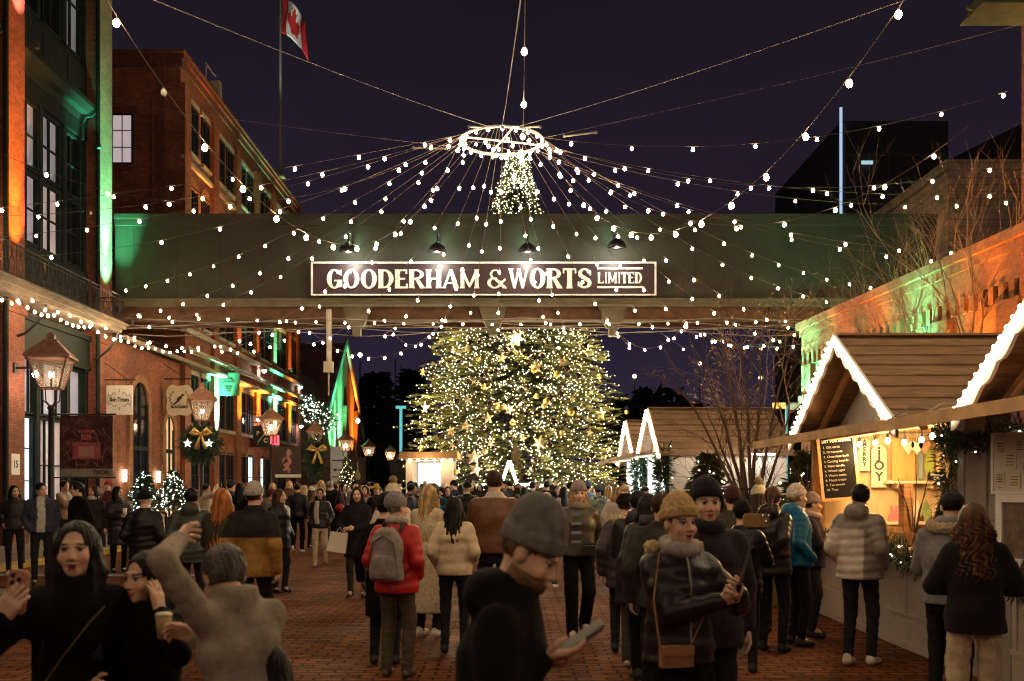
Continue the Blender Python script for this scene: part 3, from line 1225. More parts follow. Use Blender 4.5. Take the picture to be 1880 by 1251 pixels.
for a in ARCH[:-1]:
    c = a + 1.3
    m = MB()
    n = 10
    rO, rI = .95, .7
    vs, fs = [], []
    for k in range(n + 1):
        t = math.pi * k / n
        for r_ in (rO, rI):
            for dd in (.0, .12):
                vs.append(MB3 @ Vector((c + r_ * math.cos(t), dd, 5.4 + r_ * math.sin(t))))
    for k in range(n):
        q = 4 * k
        fs += [(q + 1, q + 5, q + 7, q + 3), (q, q + 4, q + 5, q + 1), (q + 3, q + 7, q + 6, q + 2)]
    m.add(vs, fs)
    bpart(m, 'arch_ring', M_BRICK_O, b3)
    m = MB()
    m.prism([MB3 @ Vector((c + .69 * math.cos(math.pi * k / n), .0, 5.4 + .69 * math.sin(math.pi * k / n))) for k in range(n + 1)] + [MB3 @ Vector((c - .69, 0, 3.2)), MB3 @ Vector((c + .69, 0, 3.2))], uo * .004, uo * .03)
    f = bpart(m, 'arched_window', M_DARKGLASS, b3)
    m = MB()
    lb(m, c - .03, c + .03, .03, .07, 3.2, 6.05)
    lb(m, c - .7, c + .7, .03, .07, 5.35, 5.42)
    lb(m, c - .7, c + .7, .03, .07, 4.3, 4.36)
    lb(m, c - .8, c + .8, 0, .16, 3.05, 3.2)
    q = m.build('window_bar', M_GREEN)
    q.parent = f


def lp(a, o, z):
    return MB3 @ Vector((a, o, z))


for a, c, pw, lab in ((.5, C_GREEN, 260, 'green uplight at the end corner of the arcaded building'), (3.1, C_ORANGE, 150, 'orange uplight on the second pier of the arcaded building'),
                      (5.2, C_ORANGE, 150, 'orange uplight on the third pier of the arcaded building'), (7.6, C_GREEN, 260, 'green uplight on the fourth pier of the arcaded building'),
                      (9.9, C_ORANGE, 170, 'orange uplight on the fifth pier of the arcaded building'), (12.2, C_ORANGE, 170, 'orange uplight on the sixth pier of the arcaded building')):
    uplight(lp(a, 1.1, 4.2), lp(a, 0, 8.0), pw * .45, c, lab, 72)
b = thing('brick_gatepost', 'tall brick pier with hanging green lamp hood at the edge of the market', 'pier', (9.4, 18, 0))
m = MB().box(9.55, 10.4, 17.6, 18.6, 0, 12)
bpart(m, 'wall', M_BRICK, b)
m = MB().prism([(8.4, 17.7, 10.25), (9.54, 17.7, 10.25), (9.54, 17.7, 11.2), (8.9, 17.7, 11.2)], (0, 0, 0), (0, .9, 0)).tube([(8.35, 17.9, 10.22), (8.2, 17.9, 10.25)], .03, 5)
bpart(m, 'hood', plain('hood_green', (.05, .07, .03), .7, var=.4), b)

# ------------------------------------------------------------------ conveyor bridge
BY = 32.7
br = thing('conveyor_bridge', 'dark green steel bridge crossing above the street between the buildings', 'bridge', (0, BY, 7.65))
m = MB().box(-12.98, 14, BY, BY + 2.6, 7.66, 10.3)
m.m = 1
for k in range(19):
    m.box(-12.4 + k * 1.42, -12.37 + k * 1.42, BY - .015, BY, 7.7, 10.25)
bpart(m, 'bridge_wall', [M_BRIDGE, weathered('bridge_seam_paint', (.026, .028, .018), (.035, .022, .014))], br)
m = MB().box(-12.98, 14, BY - .12, BY + 2.72, 10.3, 10.44).box(-12.98, 14, BY - .06, BY, 10.08, 10.3)
bpart(m, 'roof_cap', M_BRIDGE, br)
m = MB().box(-12.98, 14, BY - .16, BY + .1, 7.42, 7.64).box(-12.98, 14, BY - .22, BY - .16, 7.38, 7.46).box(-12.98, 14, BY - .2, BY - .16, 7.6, 7.66)
bpart(m, 'bottom_flange', M_BRIDGE2, br)
m = MB().box(-12.98, 14, BY + .3, BY + .5, 7.05, 7.55).box(-12.98, 14, BY + .15, BY + .7, 7.02, 7.05).box(-12.98, 14, BY + 1.9, BY + 2.1, 7.05, 7.6)
for k in range(10):
    m.box(-12 + k * 2.6, -11.8 + k * 2.6, BY + .5, BY + 1.9, 7.2, 7.5)
bpart(m, 'under_beam', M_RUST, br)
for px in (655, 905, 1125):
    X = (px - CX) / F * BY
    m = MB().prism([(X - .5, 0, 7.55), (X + .5, 0, 7.55), (X + .34, 0, 7.0), (X + .2, 0, 6.7), (X - .2, 0, 6.7), (X - .34, 0, 7.0)], (0, BY - .1, 0), (0, BY + .14, 0))
    m.box(X - .13, X + .13, BY - .14, BY + .2, 6.45, 7.0)
    bpart(m, 'bracket', M_BRIDGE2, br)
m = MB()
for k in range(5):       # sagging cables slung under the bridge
    z = 7.0 - .09 * k
    pts = [(-12.6 + i * 1.3, BY - .3 + .1 * k, z - .18 * math.sin(i * math.pi / 5 + k) ** 2) for i in range(21)]
    m.tube(pts, .014, 4)
bpart(m, 'slung_cable', plain('grey_cable', (.25, .22, .19), .6), br)
pb = thing('hoist_pipe', 'pale hoist pipe hanging below the green bridge', 'hoist', (-5.93, BY - .3, 7.3))
m = MB().tube([(.02, 0, .1), (.03, 0, -1.7)], .09, 8).box(-.14, .16, -.1, .1, -1.95, -1.6).tube([(.02, 0, -1.9), (.02, 0, -2.7)], .03, 6)
m.build('pipe', M_STONE, pb)
spot((-12.3, BY - 1.4, 7.2), (-12.6, BY, 9), 160, C_GREEN, 80)
bpart(MB().lathe([(.06, -.12), (.09, 0)], (-12.3, BY - 1.4, 7.15), 8), 'floodlight', M_IRON, br)

br.location.z += .13
# ------------------------------------------------------------------ big sign
SY = 32.42
SX0, SX1 = (571 - CX) / F * SY, (1205 - CX) / F * SY
SZ0, SZ1 = CH + (HY - 543) / F * SY, CH + (HY - 481) / F * SY
sg = thing('bridge_sign', 'long black sign with white frame and raised white lettering on the bridge', 'sign', (0, SY, SZ0))
m = MB().box(SX0, SX1, SY, SY + .12, SZ0, SZ1)
bpart(m, 'board', M_BOARD, sg)
m = MB()
t_ = .06
m.box(SX0, SX1, SY - .03, SY, SZ1 - t_, SZ1).box(SX0, SX1, SY - .03, SY, SZ0, SZ0 + t_ * .8).box(SX0, SX0 + t_, SY - .03, SY, SZ0 + t_ * .8, SZ1 - t_).box(SX1 - t_, SX1, SY - .03, SY, SZ0 + t_ * .8, SZ1 - t_)
bpart(m, 'frame', M_WHITE, sg)


def glyph_words(spec, x0, x1, zlo, zhi, name):
    """flared slab lettering as one implicit solid: spec is a list of (letter, relative width)"""
    tot = sum(wd for _, wd in spec)
    H = zhi - zlo
    u = (x1 - x0) / tot
    x = x0
    for ch, wd in spec:
        W = wd * u
        if ch == ' ':
            x += W
            continue
        f = Field((x - .04, SY - .05, zlo - .05), (x + W + .04, SY + .02, zhi + .05), .0135)
        f.ax[1] = np.array([SY - .07, SY - .035, -.005 + SY, SY + .03, SY + .06], np.float32)
        f.v = np.full([len(a) for a in f.ax], .4, np.float32)
        Xg, Zg = np.meshgrid(f.ax[0], f.ax[2], indexing='ij')
        p, q = (Xg - x) / H, (Zg - zlo) / H
        ww = W / H * .93
        d = np.full(p.shape, .5)
        st = min(.25, ww * .36)      # stem width
        th = .10

        def rect(a0, a1, b0, b1):
            return np.maximum(np.maximum(a0 - p, p - a1), np.maximum(b0 - q, q - b1))

        def stem(a, wd_=st, flare=.045):
            c = a + wd_ / 2
            hw = wd_ / 2 + flare * np.abs(q - .5) ** 2 * 4 * .5
            return np.maximum(np.abs(p - c) - hw, np.maximum(-q, q - 1))

        def ring(cx, cz, rx_, rz_, s_x, s_z):
            o = (np.sqrt(((p - cx) / rx_) ** 2 + ((q - cz) / rz_) ** 2) - 1) * min(rx_, rz_)
            i = (np.sqrt(((p - cx) / (rx_ - s_x)) ** 2 + ((q - cz) / (rz_ - s_z)) ** 2) - 1) * min(rx_ - s_x, rz_ - s_z)
            return np.maximum(o, -i)

        def seg(ax_, az_, bx_, bz_, r0, r1):
            bx2, bz2 = bx_ - ax_, bz_ - az_
            L2 = bx2 * bx2 + bz2 * bz2
            t = np.clip(((p - ax_) * bx2 + (q - az_) * bz2) / L2, 0, 1)
            return np.maximum(np.hypot(p - ax_ - t * bx2, q - az_ - t * bz2) - (r0 + t * (r1 - r0)), np.maximum(-q, q - 1))
        mn = np.minimum
        h = ww / 2
        if ch in 'OGQ':
            d = ring(h, .5, h, .52, st, th)
            if ch == 'G':
                d = np.maximum(d, -rect(h + .02, ww + .1, .44, .74))
                d = mn(d, rect(h - .02, ww, .36, .46))
                d = mn(d, rect(ww - st * .9, ww, .06, .46))
                d = mn(d, rect(ww - st * .6, ww - .02, .68, .98))
        elif ch == 'D':
            d = mn(stem(.02), np.maximum(ring(ww * .38, .5, ww * .62, .5, st, th), ww * .3 - p))
            d = mn(d, mn(rect(.02, ww * .45, 0, th), rect(.02, ww * .45, 1 - th, 1)))
        elif ch == 'E':
            d = mn(stem(.02), mn(rect(.02, ww, 0, th), rect(.02, ww * .95, 1 - th, 1)))
            d = mn(d, rect(.1, ww * .8, .46, .56))
            d = mn(d, mn(rect(ww - .1, ww, 0, .26), rect(ww * .95 - .1, ww * .95, .76, 1)))
        elif ch in 'RPB':
            d = mn(stem(.02), np.maximum(ring(ww * .4, .73, ww * .56, .27, st * .85, th * .9), ww * .3 - p))
            d = mn(d, mn(rect(.02, ww * .45, .46, .46 + th * .8), rect(.02, ww * .45, 1 - th * .9, 1)))
            d = mn(d, seg(ww * .5, .5, ww * .9, -.02, .09, .12))
        elif ch == 'H':
            d = mn(mn(stem(.02), stem(ww - st - .02)), rect(.1, ww - .1, .45, .56))
        elif ch == 'A':
            d = mn(seg(h, .98, .06, -.02, .055, .075), seg(h, .98, ww - .12, -.02, .09, .14))
            d = mn(d, rect(ww * .25, ww * .75, .24, .33))
        elif ch == 'M':
            s2 = ww * .2
            d = mn(mn(stem(.02, s2), stem(ww - s2 - .02, s2)), mn(seg(.1, .95, h, .1, .09, .06), seg(ww - .1, .95, h, .1, .09, .06)))
        elif ch == 'W':
            d = mn(mn(seg(.08, 1, ww * .3, 0, .10, .07), seg(ww * .3, 0, h, .95, .05, .06)), mn(seg(h, 1, ww * .72, 0, .09, .07), seg(ww * .72, 0, ww - .06, 1, .05, .06)))
        elif ch == 'T':
            d = mn(stem(h - st / 2), rect(0, ww, 1 - th, 1))
            d = mn(d, mn(rect(0, .08, .74, 1), rect(ww - .08, ww, .74, 1)))
        elif ch == 'L':
            d = mn(stem(.02), mn(rect(.02, ww, 0, th), rect(ww - .09, ww, 0, .26)))
        elif ch == 'I':
            d = stem(h - st / 2)
        elif ch == 'S':
            up, lo = ring(h, .735, h * .92, .27, st * .8, th), ring(h, .27, h, .275, st * .8, th)
            up = np.maximum(up, np.minimum(p - h, .735 - q) if False else -rect(h, ww + .2, .44, .735))
            lo = np.maximum(lo, -rect(-.2, h, .27, .56))
            d = mn(mn(up, lo), seg(.16, .64, ww - .16, .40, .10, .10))
            d = mn(d, mn(rect(ww - .11, ww - .02, .64, .9), rect(.02, .11, .1, .34)))
        elif ch == '&':
            up = ring(h * .92, .74, h * .62, .26, st * .55, .085)
            lo = ring(h * .85, .29, h * .82, .30, st * .75, .09)
            d = mn(np.maximum(up, -rect(h * 1.05, ww, .5, .72)), np.maximum(lo, -rect(h * .95, ww, .4, .62)))
            d = mn(d, mn(seg(h * .5, .52, h * 1.0, .52, .05, .05), seg(h * .9, .5, ww * .97, .04, .07, .09)))
            d = mn(d, seg(h * 1.4, .2, ww * .98, .46, .05, .06))
        if ch in 'DEHRMTPIAWL':      # slab feet
            sl = .055
            ft = {'D': [], 'E': [], 'H': [(.02, st), (ww - st - .02, st)], 'R': [(.02, st)], 'P': [(.02, st)], 'M': [(.02, ww * .2), (ww - ww * .2 - .02, ww * .2)], 'T': [(h - st / 2, st)], 'I': [(h - st / 2, st)], 'A': [(-.02, .16), (ww - .24, .22)], 'W': [], 'L': []}[ch]
            for a, w_ in ft:
                d = mn(d, rect(a - .04, a + w_ + .04, 0, sl))
                if ch in 'HMI':
                    d = mn(d, rect(a - .04, a + w_ + .04, 1 - sl, 1))
            if ch == 'W':
                d = mn(d, mn(rect(-.04, .24, 1 - sl, 1), rect(ww - .2, ww + .02, 1 - sl, 1)))
        d = (d * H).astype(np.float32)
        dy = np.abs(f.ax[1] - (SY - .005)) - .032
        f.v = np.maximum(d[:, None, :], dy[None, :, None]).astype(np.float32)
        me = f.mesh('letter', None, M_WHITE, smooth=False)
        if me:
            wpart(link('letter', me), sg)
        x += W


px2x = lambda p: (p - CX) / F * SY
pz2z = lambda y: CH + (HY - y) / F * SY
glyph_words([('G', 1.0), ('O', 1.05), ('O', 1.05), ('D', 1.0), ('E', .85), ('R', 1.02), ('H', 1.02), ('A', 1.05), ('M', 1.22)], px2x(600), px2x(882), pz2z(530), pz2z(495), 'letter')
glyph_words([('&', 1)], px2x(894), px2x(930), pz2z(530), pz2z(495), 'letter')
glyph_words([('W', 1.3), ('O', 1.05), ('R', 1.0), ('T', .9), ('S', .95)], px2x(934), px2x(1088), pz2z(530), pz2z(493), 'letter')
glyph_words([('L', .8), ('I', .45), ('M', 1.15), ('I', .45), ('T', .85), ('E', .8), ('D', .95)], px2x(1097), px2x(1180), pz2z(521), pz2z(500), 'letter')
m = MB().box(px2x(1096), px2x(1180), SY - .03, SY, pz2z(495), pz2z(491.5)).box(px2x(1096), px2x(1183), SY - .03, SY, pz2z(529.5), pz2z(526))
bpart(m, 'letter_rule', M_WHITE, sg)
for k, px in enumerate((646, 806, 968, 1128)):
    X = px2x(px)
    z = pz2z(466 if k < 3 else 458)
    l_ = thing('gooseneck_lamp', ('dome lamp over the first long word of the bridge sign', 'dome lamp over the end of the first long word on the bridge sign', 'dome lamp above the W on the bridge sign', 'dome lamp set higher than the others over the last small word of the bridge sign')[k], 'lamp', (X, SY - .75, z), 0, 'dome lamps lighting the bridge sign')
    MB().tube([(0, .9, .35), (0, .5, .62), (0, .15, .5), (0, 0, .16)], .022, 6).build('arm', M_IRON, l_)
    MB().lathe([(.30, -.12), (.29, -.06), (.22, .06), (.10, .15), (.05, .2)], n=16).build('shade', M_IRON, l_, True)
    MB().ball((0, 0, -.07), .07).build('bulb', M_BULB, l_)
    point((X, SY - .72, z - .22), 50, (1, .92, .78), .07)
    point((X, SY - .35, z + .5), 14, (.6, 1, .62), .05)  # added green lamp without a fixture, for the glow on the bridge wall
# ------------------------------------------------------------------ conifers
def needle_mesh(name, rad, H, z0, branches, per, spray, rs, droop=.25, thin=.16, mat=None):
    """crown of a conifer: whorled branches carrying many small needle sprays. rad(z)->radius"""
    V, Q = [], []
    tips = []
    for b in range(branches):
        t = rs.rand() ** .8
        z = z0 + (H - z0) * t
        a = rs.rand() * 2 * math.pi
        L = rad(z) * rs.uniform(.72, 1.12)
        if L < .03:
            continue
        dz = -droop * L * rs.uniform(.5, 1.2) + .10 * L
        dirv = np.array([math.cos(a), math.sin(a), 0])
        n = max(2, int(per * min(1, .35 + L / rad(z0 + .1))))
        for k in range(n):
            u = .18 + .82 * (k + rs.rand()) / n
            p = dirv * (L * u) + np.array([0, 0, z + dz * u * u])
            sd = np.array([-dirv[1], dirv[0], 0])
            lat = (rs.rand() - .5) * 1.9
            d = dirv * (.75 + .2 * rs.rand()) + sd * lat + np.array([0, 0, rs.uniform(-.35, .3)])
            d /= np.linalg.norm(d)
            s = spray * rs.uniform(.6, 1.3)
            up = np.array([rs.uniform(-.5, .5), rs.uniform(-.5, .5), 1])
            w_ = np.cross(d, up)
            w_ /= np.linalg.norm(w_)
            i = len(V)
            V += [p - d * s * .15, p + d * s * .4 + w_ * s * thin, p + d * s, p + d * s * .4 - w_ * s * thin]
            Q.append((i, i + 1, i + 2, i + 3))
            w2 = np.cross(d, w_)
            V += [p, p + d * s * .5 + w2 * s * thin * .8, p + d * s * .95, p + d * s * .5 - w2 * s * thin * .8]
            Q.append((i + 4, i + 5, i + 6, i + 7))
            if u > .45:
                tips.append(p + d * s * .5)
    return array_mesh(name, np.array(V), np.array(Q), None, mat or M_NEEDLE, False), np.array(tips)


def lights_mesh(name, pts, r, mats, rs):
    V, T, MI = [], [], []
    for p in pts:
        q = r * rs.uniform(.6, 1.25)
        i = len(V)
        V += [p + np.array(o) * q for o in ((1, 0, 0), (-1, 0, 0), (0, 1, 0), (0, -1, 0), (0, 0, 1), (0, 0, -1))]
        T += [(i + a, i + b, i + c) for a, b, c in ((0, 2, 4), (2, 1, 4), (1, 3, 4), (3, 0, 4), (2, 0, 5), (1, 2, 5), (3, 1, 5), (0, 3, 5))]
        MI += [rs.randint(len(mats))] * 8
    me = array_mesh(name, np.array(V), np.array(T), None, None, False)
    for m in mats:
        me.materials.append(m)
    me.polygons.foreach_set('material_index', np.array(MI, np.int32))
    return me


TX, TY = .3, 45.0
PROF = [(1.2, 4.3), (2.2, 4.7), (3.6, 4.85), (5, 4.6), (7.0, 4.0), (8.8, 3.4), (10.0, 2.95), (12.5, 1.75), (13.8, 1.05), (15.2, .5), (16.2, .2), (16.7, .03)]
trad = lambda z: float(np.interp(z, [p[0] for p in PROF], [p[1] for p in PROF]))
xt = thing('christmas_tree', 'giant christmas tree covered in fairy lights, stars and dark baubles behind the bridge', 'tree', (TX, TY, 0))
rs = np.random.RandomState(3)
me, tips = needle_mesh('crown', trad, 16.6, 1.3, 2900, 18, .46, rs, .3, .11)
link('crown', me, xt)
MB().tube([(0, 0, 0), (0, 0, 8), (0, 0, 16.4)], [.32, .18, .03], 8).build('trunk', M_BARK, xt)
# lights follow cords wound over the branch tips, facing every way
sel = tips[rs.rand(len(tips)) < .5]
sel = sel[np.argsort(sel[:, 1])]
front = sel[sel[:, 1] < .4]
pick = front[rs.permutation(len(front))[:9000]]
back = sel[sel[:, 1] >= .4]
pick = np.concatenate([pick, back[rs.permutation(len(back))[:900]]])
clump = np.sin(pick[:, 0] * 2.1 + 1) * np.sin(pick[:, 2] * 1.7 + pick[:, 0]) + rs.rand(len(pick)) * 1.6
pick = pick[(clump > .0)]
pick = pick + (pick * np.array([1, 1, 0])) / (np.linalg.norm(pick[:, :2], axis=1)[:, None] + .01) * .16
fl_ = link('fairy_lights', lights_mesh('fairy_lights', pick, .0225, [M_FAIRYW, M_FAIRYW, M_FAIRYW, M_FAIRYC, M_FAIRYY, M_FAIRYY], rs), xt)
fl_['kind'] = 'stuff'
for z in (2.5, 5, 7.5, 10):
    for a in (-2.4, -1.57, -.74):
        r_ = trad(z) + .45
        point((TX + r_ * math.cos(a), TY + r_ * math.sin(a), z), 310, (1, .78, .36), .3, 'fairy_light_glow')


def star_poly(r, n=5, inner=.42, rot=0):
    return [((r if k % 2 == 0 else r * inner) * math.sin(math.pi * k / n + rot), (r if k % 2 == 0 else r * inner) * math.cos(math.pi * k / n + rot)) for k in range(2 * n)]


def tree_spot(px, py, out=.2):
    """front surface of the tree on the sight line: solved by marching"""
    for k in range(200):
        d = 38 + k * .06
        p = at(px, py, d)
        if math.hypot(p.x - TX, p.y - TY) < trad(max(1.2, p.z)) + out:
            return p
    p = at(px, py, 44.5)
    return p


STARS = [(948, 620, 24), (921, 657, 17), (857, 640, 13), (833, 644, 11), (1034, 665, 19), (984, 675, 22), (776, 684, 16), (780, 749, 19), (860, 735, 13), (935, 752, 16), (855, 782, 19), (896, 768, 18), (828, 792, 17), (780, 793, 12),
         (1103, 760, 20), (991, 814, 24), (870, 840, 25), (873, 862, 22), (831, 817, 14), (1083, 795, 12), (773, 822, 15), (900, 815, 12), (1052, 733, 10), (960, 805, 12), (803, 840, 14), (1085, 720, 9), (870, 700, 10)]
for k, (px, py, rp) in enumerate(STARS):
    p = tree_spot(px, py, .42)
    r_ = rp / F * p.y * .66
    M = facing(p, (p.x - TX + NR.uniform(-.5, .5), p.y - TY - 1.0))
    rot = NR.uniform(-.3, .3)
    m = MB()
    n = 5 + (k % 3 == 0)
    pl = star_poly(r_, n, .45, rot)
    c0 = len(pl)
    vs = [M @ Vector((x, z, 0)) for x, z in pl] + [M @ Vector((0, 0, r_ * .22)), M @ Vector((0, 0, -r_ * .22))]
    fs = [(i, (i + 1) % c0, c0) for i in range(c0)] + [((i + 1) % c0, i, c0 + 1) for i in range(c0)]
    m.add(vs, fs)
    o = m.build('star_ornament', M_STAR)
    if k == 15:
        tag(o, 'biggest six pointed champagne star in the middle low part of the giant tree', 'star')
    else:
        tag(o, 'champagne coloured star ornament hung on the giant christmas tree', 'star', 'star ornaments on the giant tree')
ball = MB().ball((0, 0, 0), 1, 14, 10).box(-.12, .12, -.12, .12, .96, 1.18)
bd = ball.build('bauble', M_DBALL, None, True)
bg_ = MB().ball((0, 0, 0), 1, 12, 8).box(-.12, .12, -.12, .12, .96, 1.18).build('gold_bauble', M_GOLD, None, True)
DB = [(865, 629), (882, 629), (938, 638), (930, 644), (843, 665), (978, 657), (995, 655), (1074, 636), (912, 683), (886, 691), (1040, 677), (1061, 691), (967, 712), (1009, 730), (1029, 724), (902, 743), (958, 745), (840, 738), (1015, 774), (1036, 778), (935, 806), (886, 786), (838, 814), (881, 812), (907, 823), (1008, 817), (981, 845), (978, 862), (857, 844), (1078, 845), (1087, 836), (1056, 752), (796, 692), (810, 800), (872, 580), (955, 605), (1090, 600)]
for k, (px, py) in enumerate(DB):
    o = bd if k == 0 else link('bauble', bd.data)
    p = tree_spot(px, py, .35)
    o.location = p
    o.scale = (NR.uniform(.12, .17),) * 3
    tag(o, 'dark glossy bauble hung on the giant christmas tree', 'bauble', 'dark baubles on the giant tree')
GB = [(912, 746), (998, 746), (1003, 738), (985, 728), (941, 776), (890, 830), (836, 868), (1022, 688), (980, 680), (888, 711), (1150, 757), (1048, 757), (1032, 795), (925, 748), (878, 660), (1100, 692)]
for k, (px, py) in enumerate(GB):
    o = bg_ if k == 0 else link('gold_bauble', bg_.data)
    p = tree_spot(px, py, .35)
    o.location = p
    o.scale = (NR.uniform(.09, .16),) * 3
    tag(o, 'gold bauble glinting on the giant christmas tree', 'bauble', 'gold baubles on the giant tree')

# neon star standing before the tree
ns = thing('neon_star', 'large outline star of cold white light standing before the giant tree', 'light', at(935, 893, 39.5))
m = MB()
pl = star_poly(1.38, 5, .39)
pts = [Vector((x, 0, z)) for x, z in pl]
m.tube(pts + [pts[0]], .065, 6)
o = m.build('tube_light', M_COOL, ns)
m = MB().tube([(0, .05, -.4), (0, .05, -1.28)], .05, 6).box(-.5, .5, -.2, .3, -1.28, -1.2)
m.build('stand', M_IRON, ns)
ns.location.z = 1.28
point((ns.location.x, 38.9, 2.2), 60, (.8, .92, 1), .3, 'neon_star_glow')


def small_tree(x, y, h, rad0, label, nl=70, pot=False, seed=0, mats=None, warm=True, base=0.0, rich=1.0):
    rs = np.random.RandomState(seed)
    t = thing('small_christmas_tree', label, 'tree', (x, y, base))
    zb = h * .12 + (.45 if pot else 0)
    rad = lambda z: max(.02, rad0 * (1 - (z - zb) / (h - zb)) ** .85)
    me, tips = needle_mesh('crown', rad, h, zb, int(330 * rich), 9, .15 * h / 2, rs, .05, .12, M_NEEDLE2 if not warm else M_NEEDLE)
    link('crown', me, t)
    MB().tube([(0, 0, .05), (0, 0, h * 1.02)], [.05, .008], 6).build('trunk', M_BARK, t)
    if pot:
        MB().lathe([(.20, 0), (.27, .06), (.30, .5), (.26, .5)], n=12).build('pot', M_IRON, t)
    if nl:
        pk = tips[rs.permutation(len(tips))[:nl]]
        fl = link('fairy_lights', lights_mesh('fairy_lights', pk * np.array([1.06, 1.06, 1]), .019, mats or [M_FAIRYW], rs), t)
        fl['kind'] = 'stuff'
    return t


small_tree(-11.6, 31.5, 2.05, .62, 'lit potted christmas tree nearer the warehouse shopfront', 130, True, 1, [M_FAIRYC], False, .12)
small_tree(-11.4, 33.7, 2.1, .66, 'densely lit potted christmas tree beside the arched doorway', 210, True, 2, [M_FAIRYC, M_FAIRYW], False, .12)
small_tree(3.72, 18.8, 2.3, .92, 'green christmas tree leaning on the white side wall of the far stall', 60, False, 3, [M_FAIRYW], True, 0, 1.9)
small_tree(4.35, 14.6, 2.2, .85, 'christmas tree with warm lights between the bare tree and the lit stall', 110, False, 4, [M_FAIRYW], True, 0, 1.6)
small_tree(-8.2, 50, 3.0, .7, 'slim lit christmas tree among the crowd below the garlanded lamp', 160, False, 5, [M_FAIRYW, M_FAIRYY], True)
small_tree(7.3, 24.6, 2.4, .8, 'small tree with blue and pink lights behind the far stalls', 160, False, 6, [emit('fairy_light_pink', (1, .2, .7), 6, 'NONE'), emit('fairy_light_blue', (.25, .5, 1), 6, 'NONE')], False)

# ------------------------------------------------------------------ dark trees far behind
M_NIGHTLEAF = plain('night_foliage', (.018, .026, .020), .9, var=.4)
for k, (px, d, h, r_) in enumerate(((690, 95, 12.5, 4), (758, 98, 13, 4.5), (725, 92, 8.0, 3.2))):
    rs = np.random.RandomState(40 + k)
    t = thing('spruce_tree', ('dark spruce behind the lamps close to the gabled mill', 'tallest dark spruce beside the giant christmas tree', 'small round topped spruce behind the glowing light pole')[k], 'tree', ((px - CX) / F * d, d, 0))
    me, _ = needle_mesh('crown', lambda z, h=h, r_=r_: max(.05, r_ * (1 - z / h) ** .8), h, .8, 420, 8, 1.3, rs, .3, .16, M_NIGHTLEAF)
    link('crown', me, t)
    MB().tube([(0, 0, 0), (0, 0, h)], [.25, .03], 6).build('trunk', M_BARK, t)
for k, (px, d, h, r_) in enumerate(((1195, 80, 9.5, 5), (1300, 90, 9, 6.5), (1405, 85, 8, 6))):
    rs = np.random.RandomState(60 + k)
    t = thing('leafy_tree', ('dark broad tree just past the edge of the giant christmas tree', 'dark broad tree behind the bare tree in the planter', 'dark low tree behind the far stall roof end')[k], 'tree', ((px - CX) / F * d, d, 0))
    n = 2600
    u = rs.normal(size=(n, 3))
    u /= np.linalg.norm(u, axis=1)[:, None]
    P = u * (rs.rand(n, 1) ** .4) * np.array([r_, r_, h * .42]) + np.array([0, 0, h * .58])
    keep = np.sin(P[:, 0] * 1.3) * np.cos(P[:, 2] * 1.7 + P[:, 0]) + rs.rand(n) > .05
    P = P[keep]
    A, B = rs.normal(size=P.shape) * .32, rs.normal(size=P.shape) * .32
    V = np.stack([P - A, P + B, P + A, P - B], 1).reshape(-1, 3)
    link('crown', array_mesh('crown', V, np.arange(len(V)).reshape(-1, 4), None, M_NIGHTLEAF, False), t)
    MB().tube([(0, 0, 0), (0, 0, h * .6)], [.3, .12], 6).build('trunk', M_BARK, t)

lp_ = thing('glowing_light_pole', 'slim teal glowing light pole by the dark spruces', 'light pole', ((736 - CX) / F * 88, 88, 0))
MB().tube([(0, 0, 0), (0, 0, 3)], .12, 8).build('pole', M_IRONG, lp_)
MB().tube([(0, 0, 3.0), (0, 0, 8.5)], .13, 8).box(-.45, .45, -.1, .1, 8.5, 8.75).build('light_tube', emit('teal_tube', (.15, .62, .65), .45), lp_)
mp_ = thing('lattice_mast', 'thin grey twin mast standing in the dark sky far behind', 'mast', ((726 - CX) / F * 120, 120, 0))
MB().tube([(0, 0, 0), (0, 0, 17)], .10, 6).tube([(.7, 0, 0), (.7, 0, 16.4)], .08, 6).tube([(0, 0, 15), (.9, 0, 14.4)], .05, 5).build('pole', M_IRONG, mp_)
for k, (px, py, d, lab) in enumerate(((661, 652, 110, 'lone round street light high above the gabled mill'), (1165, 691, 120, 'orange street light in the dark beside the giant tree'), (1285, 668, 130, 'orange street light glowing behind the bare branches'),
                                      (1396, 694, 130, 'orange street light low behind the yellowish bare tree'))):
    p = at(px, py, d)
    t = thing('distant_street_light', lab, 'street light', (p.x, p.y, 0))
    MB().tube([(0, 0, 0), (0, 0, p.z)], .09, 6).build('pole', M_IRONG, t)
    MB().ball((0, 0, p.z), .24, 10, 8).build('lamp_head', emit('far_white_lamp', (1, .95, .85), 8) if k == 0 else emit('far_sodium_lamp', (1, .62, .34), 6), t)
ds = thing('dome_frame', 'faint arched dome frame in the dark behind the giant tree', 'dome', (15.5, 92, 0))
m = MB()
for r_ in (7.2, 5.6):
    m.tube([(r_ * math.cos(a), 0, r_ * 1.25 * math.sin(a)) for a in [math.pi * k / 20 for k in range(21)]], .09, 5)
m.build('arch', plain('dim_steel', (.10, .09, .09), .6), ds)
sp = thing('lit_sign_post', 'teal lit post with glowing sign arms behind the far stall', 'sign post', at(1444, 893, 40) * 1)
sp.location.z = 0
MB().tube([(0, 0, 0), (0, 0, 4.9)], .06, 8).build('pole', emit('teal_post', (.12, .45, .5), .35), sp)
MB().box(-.55, -.05, -.04, .04, 4.78, 5.0).build('sign_arm', emit('amber_sign', (1, .55, .12), 1.2), sp)
MB().box(.1, .85, -.04, .04, 4.72, 5.0).build('sign_arm', emit('pale_green_sign', (.45, .6, .35), .45), sp)

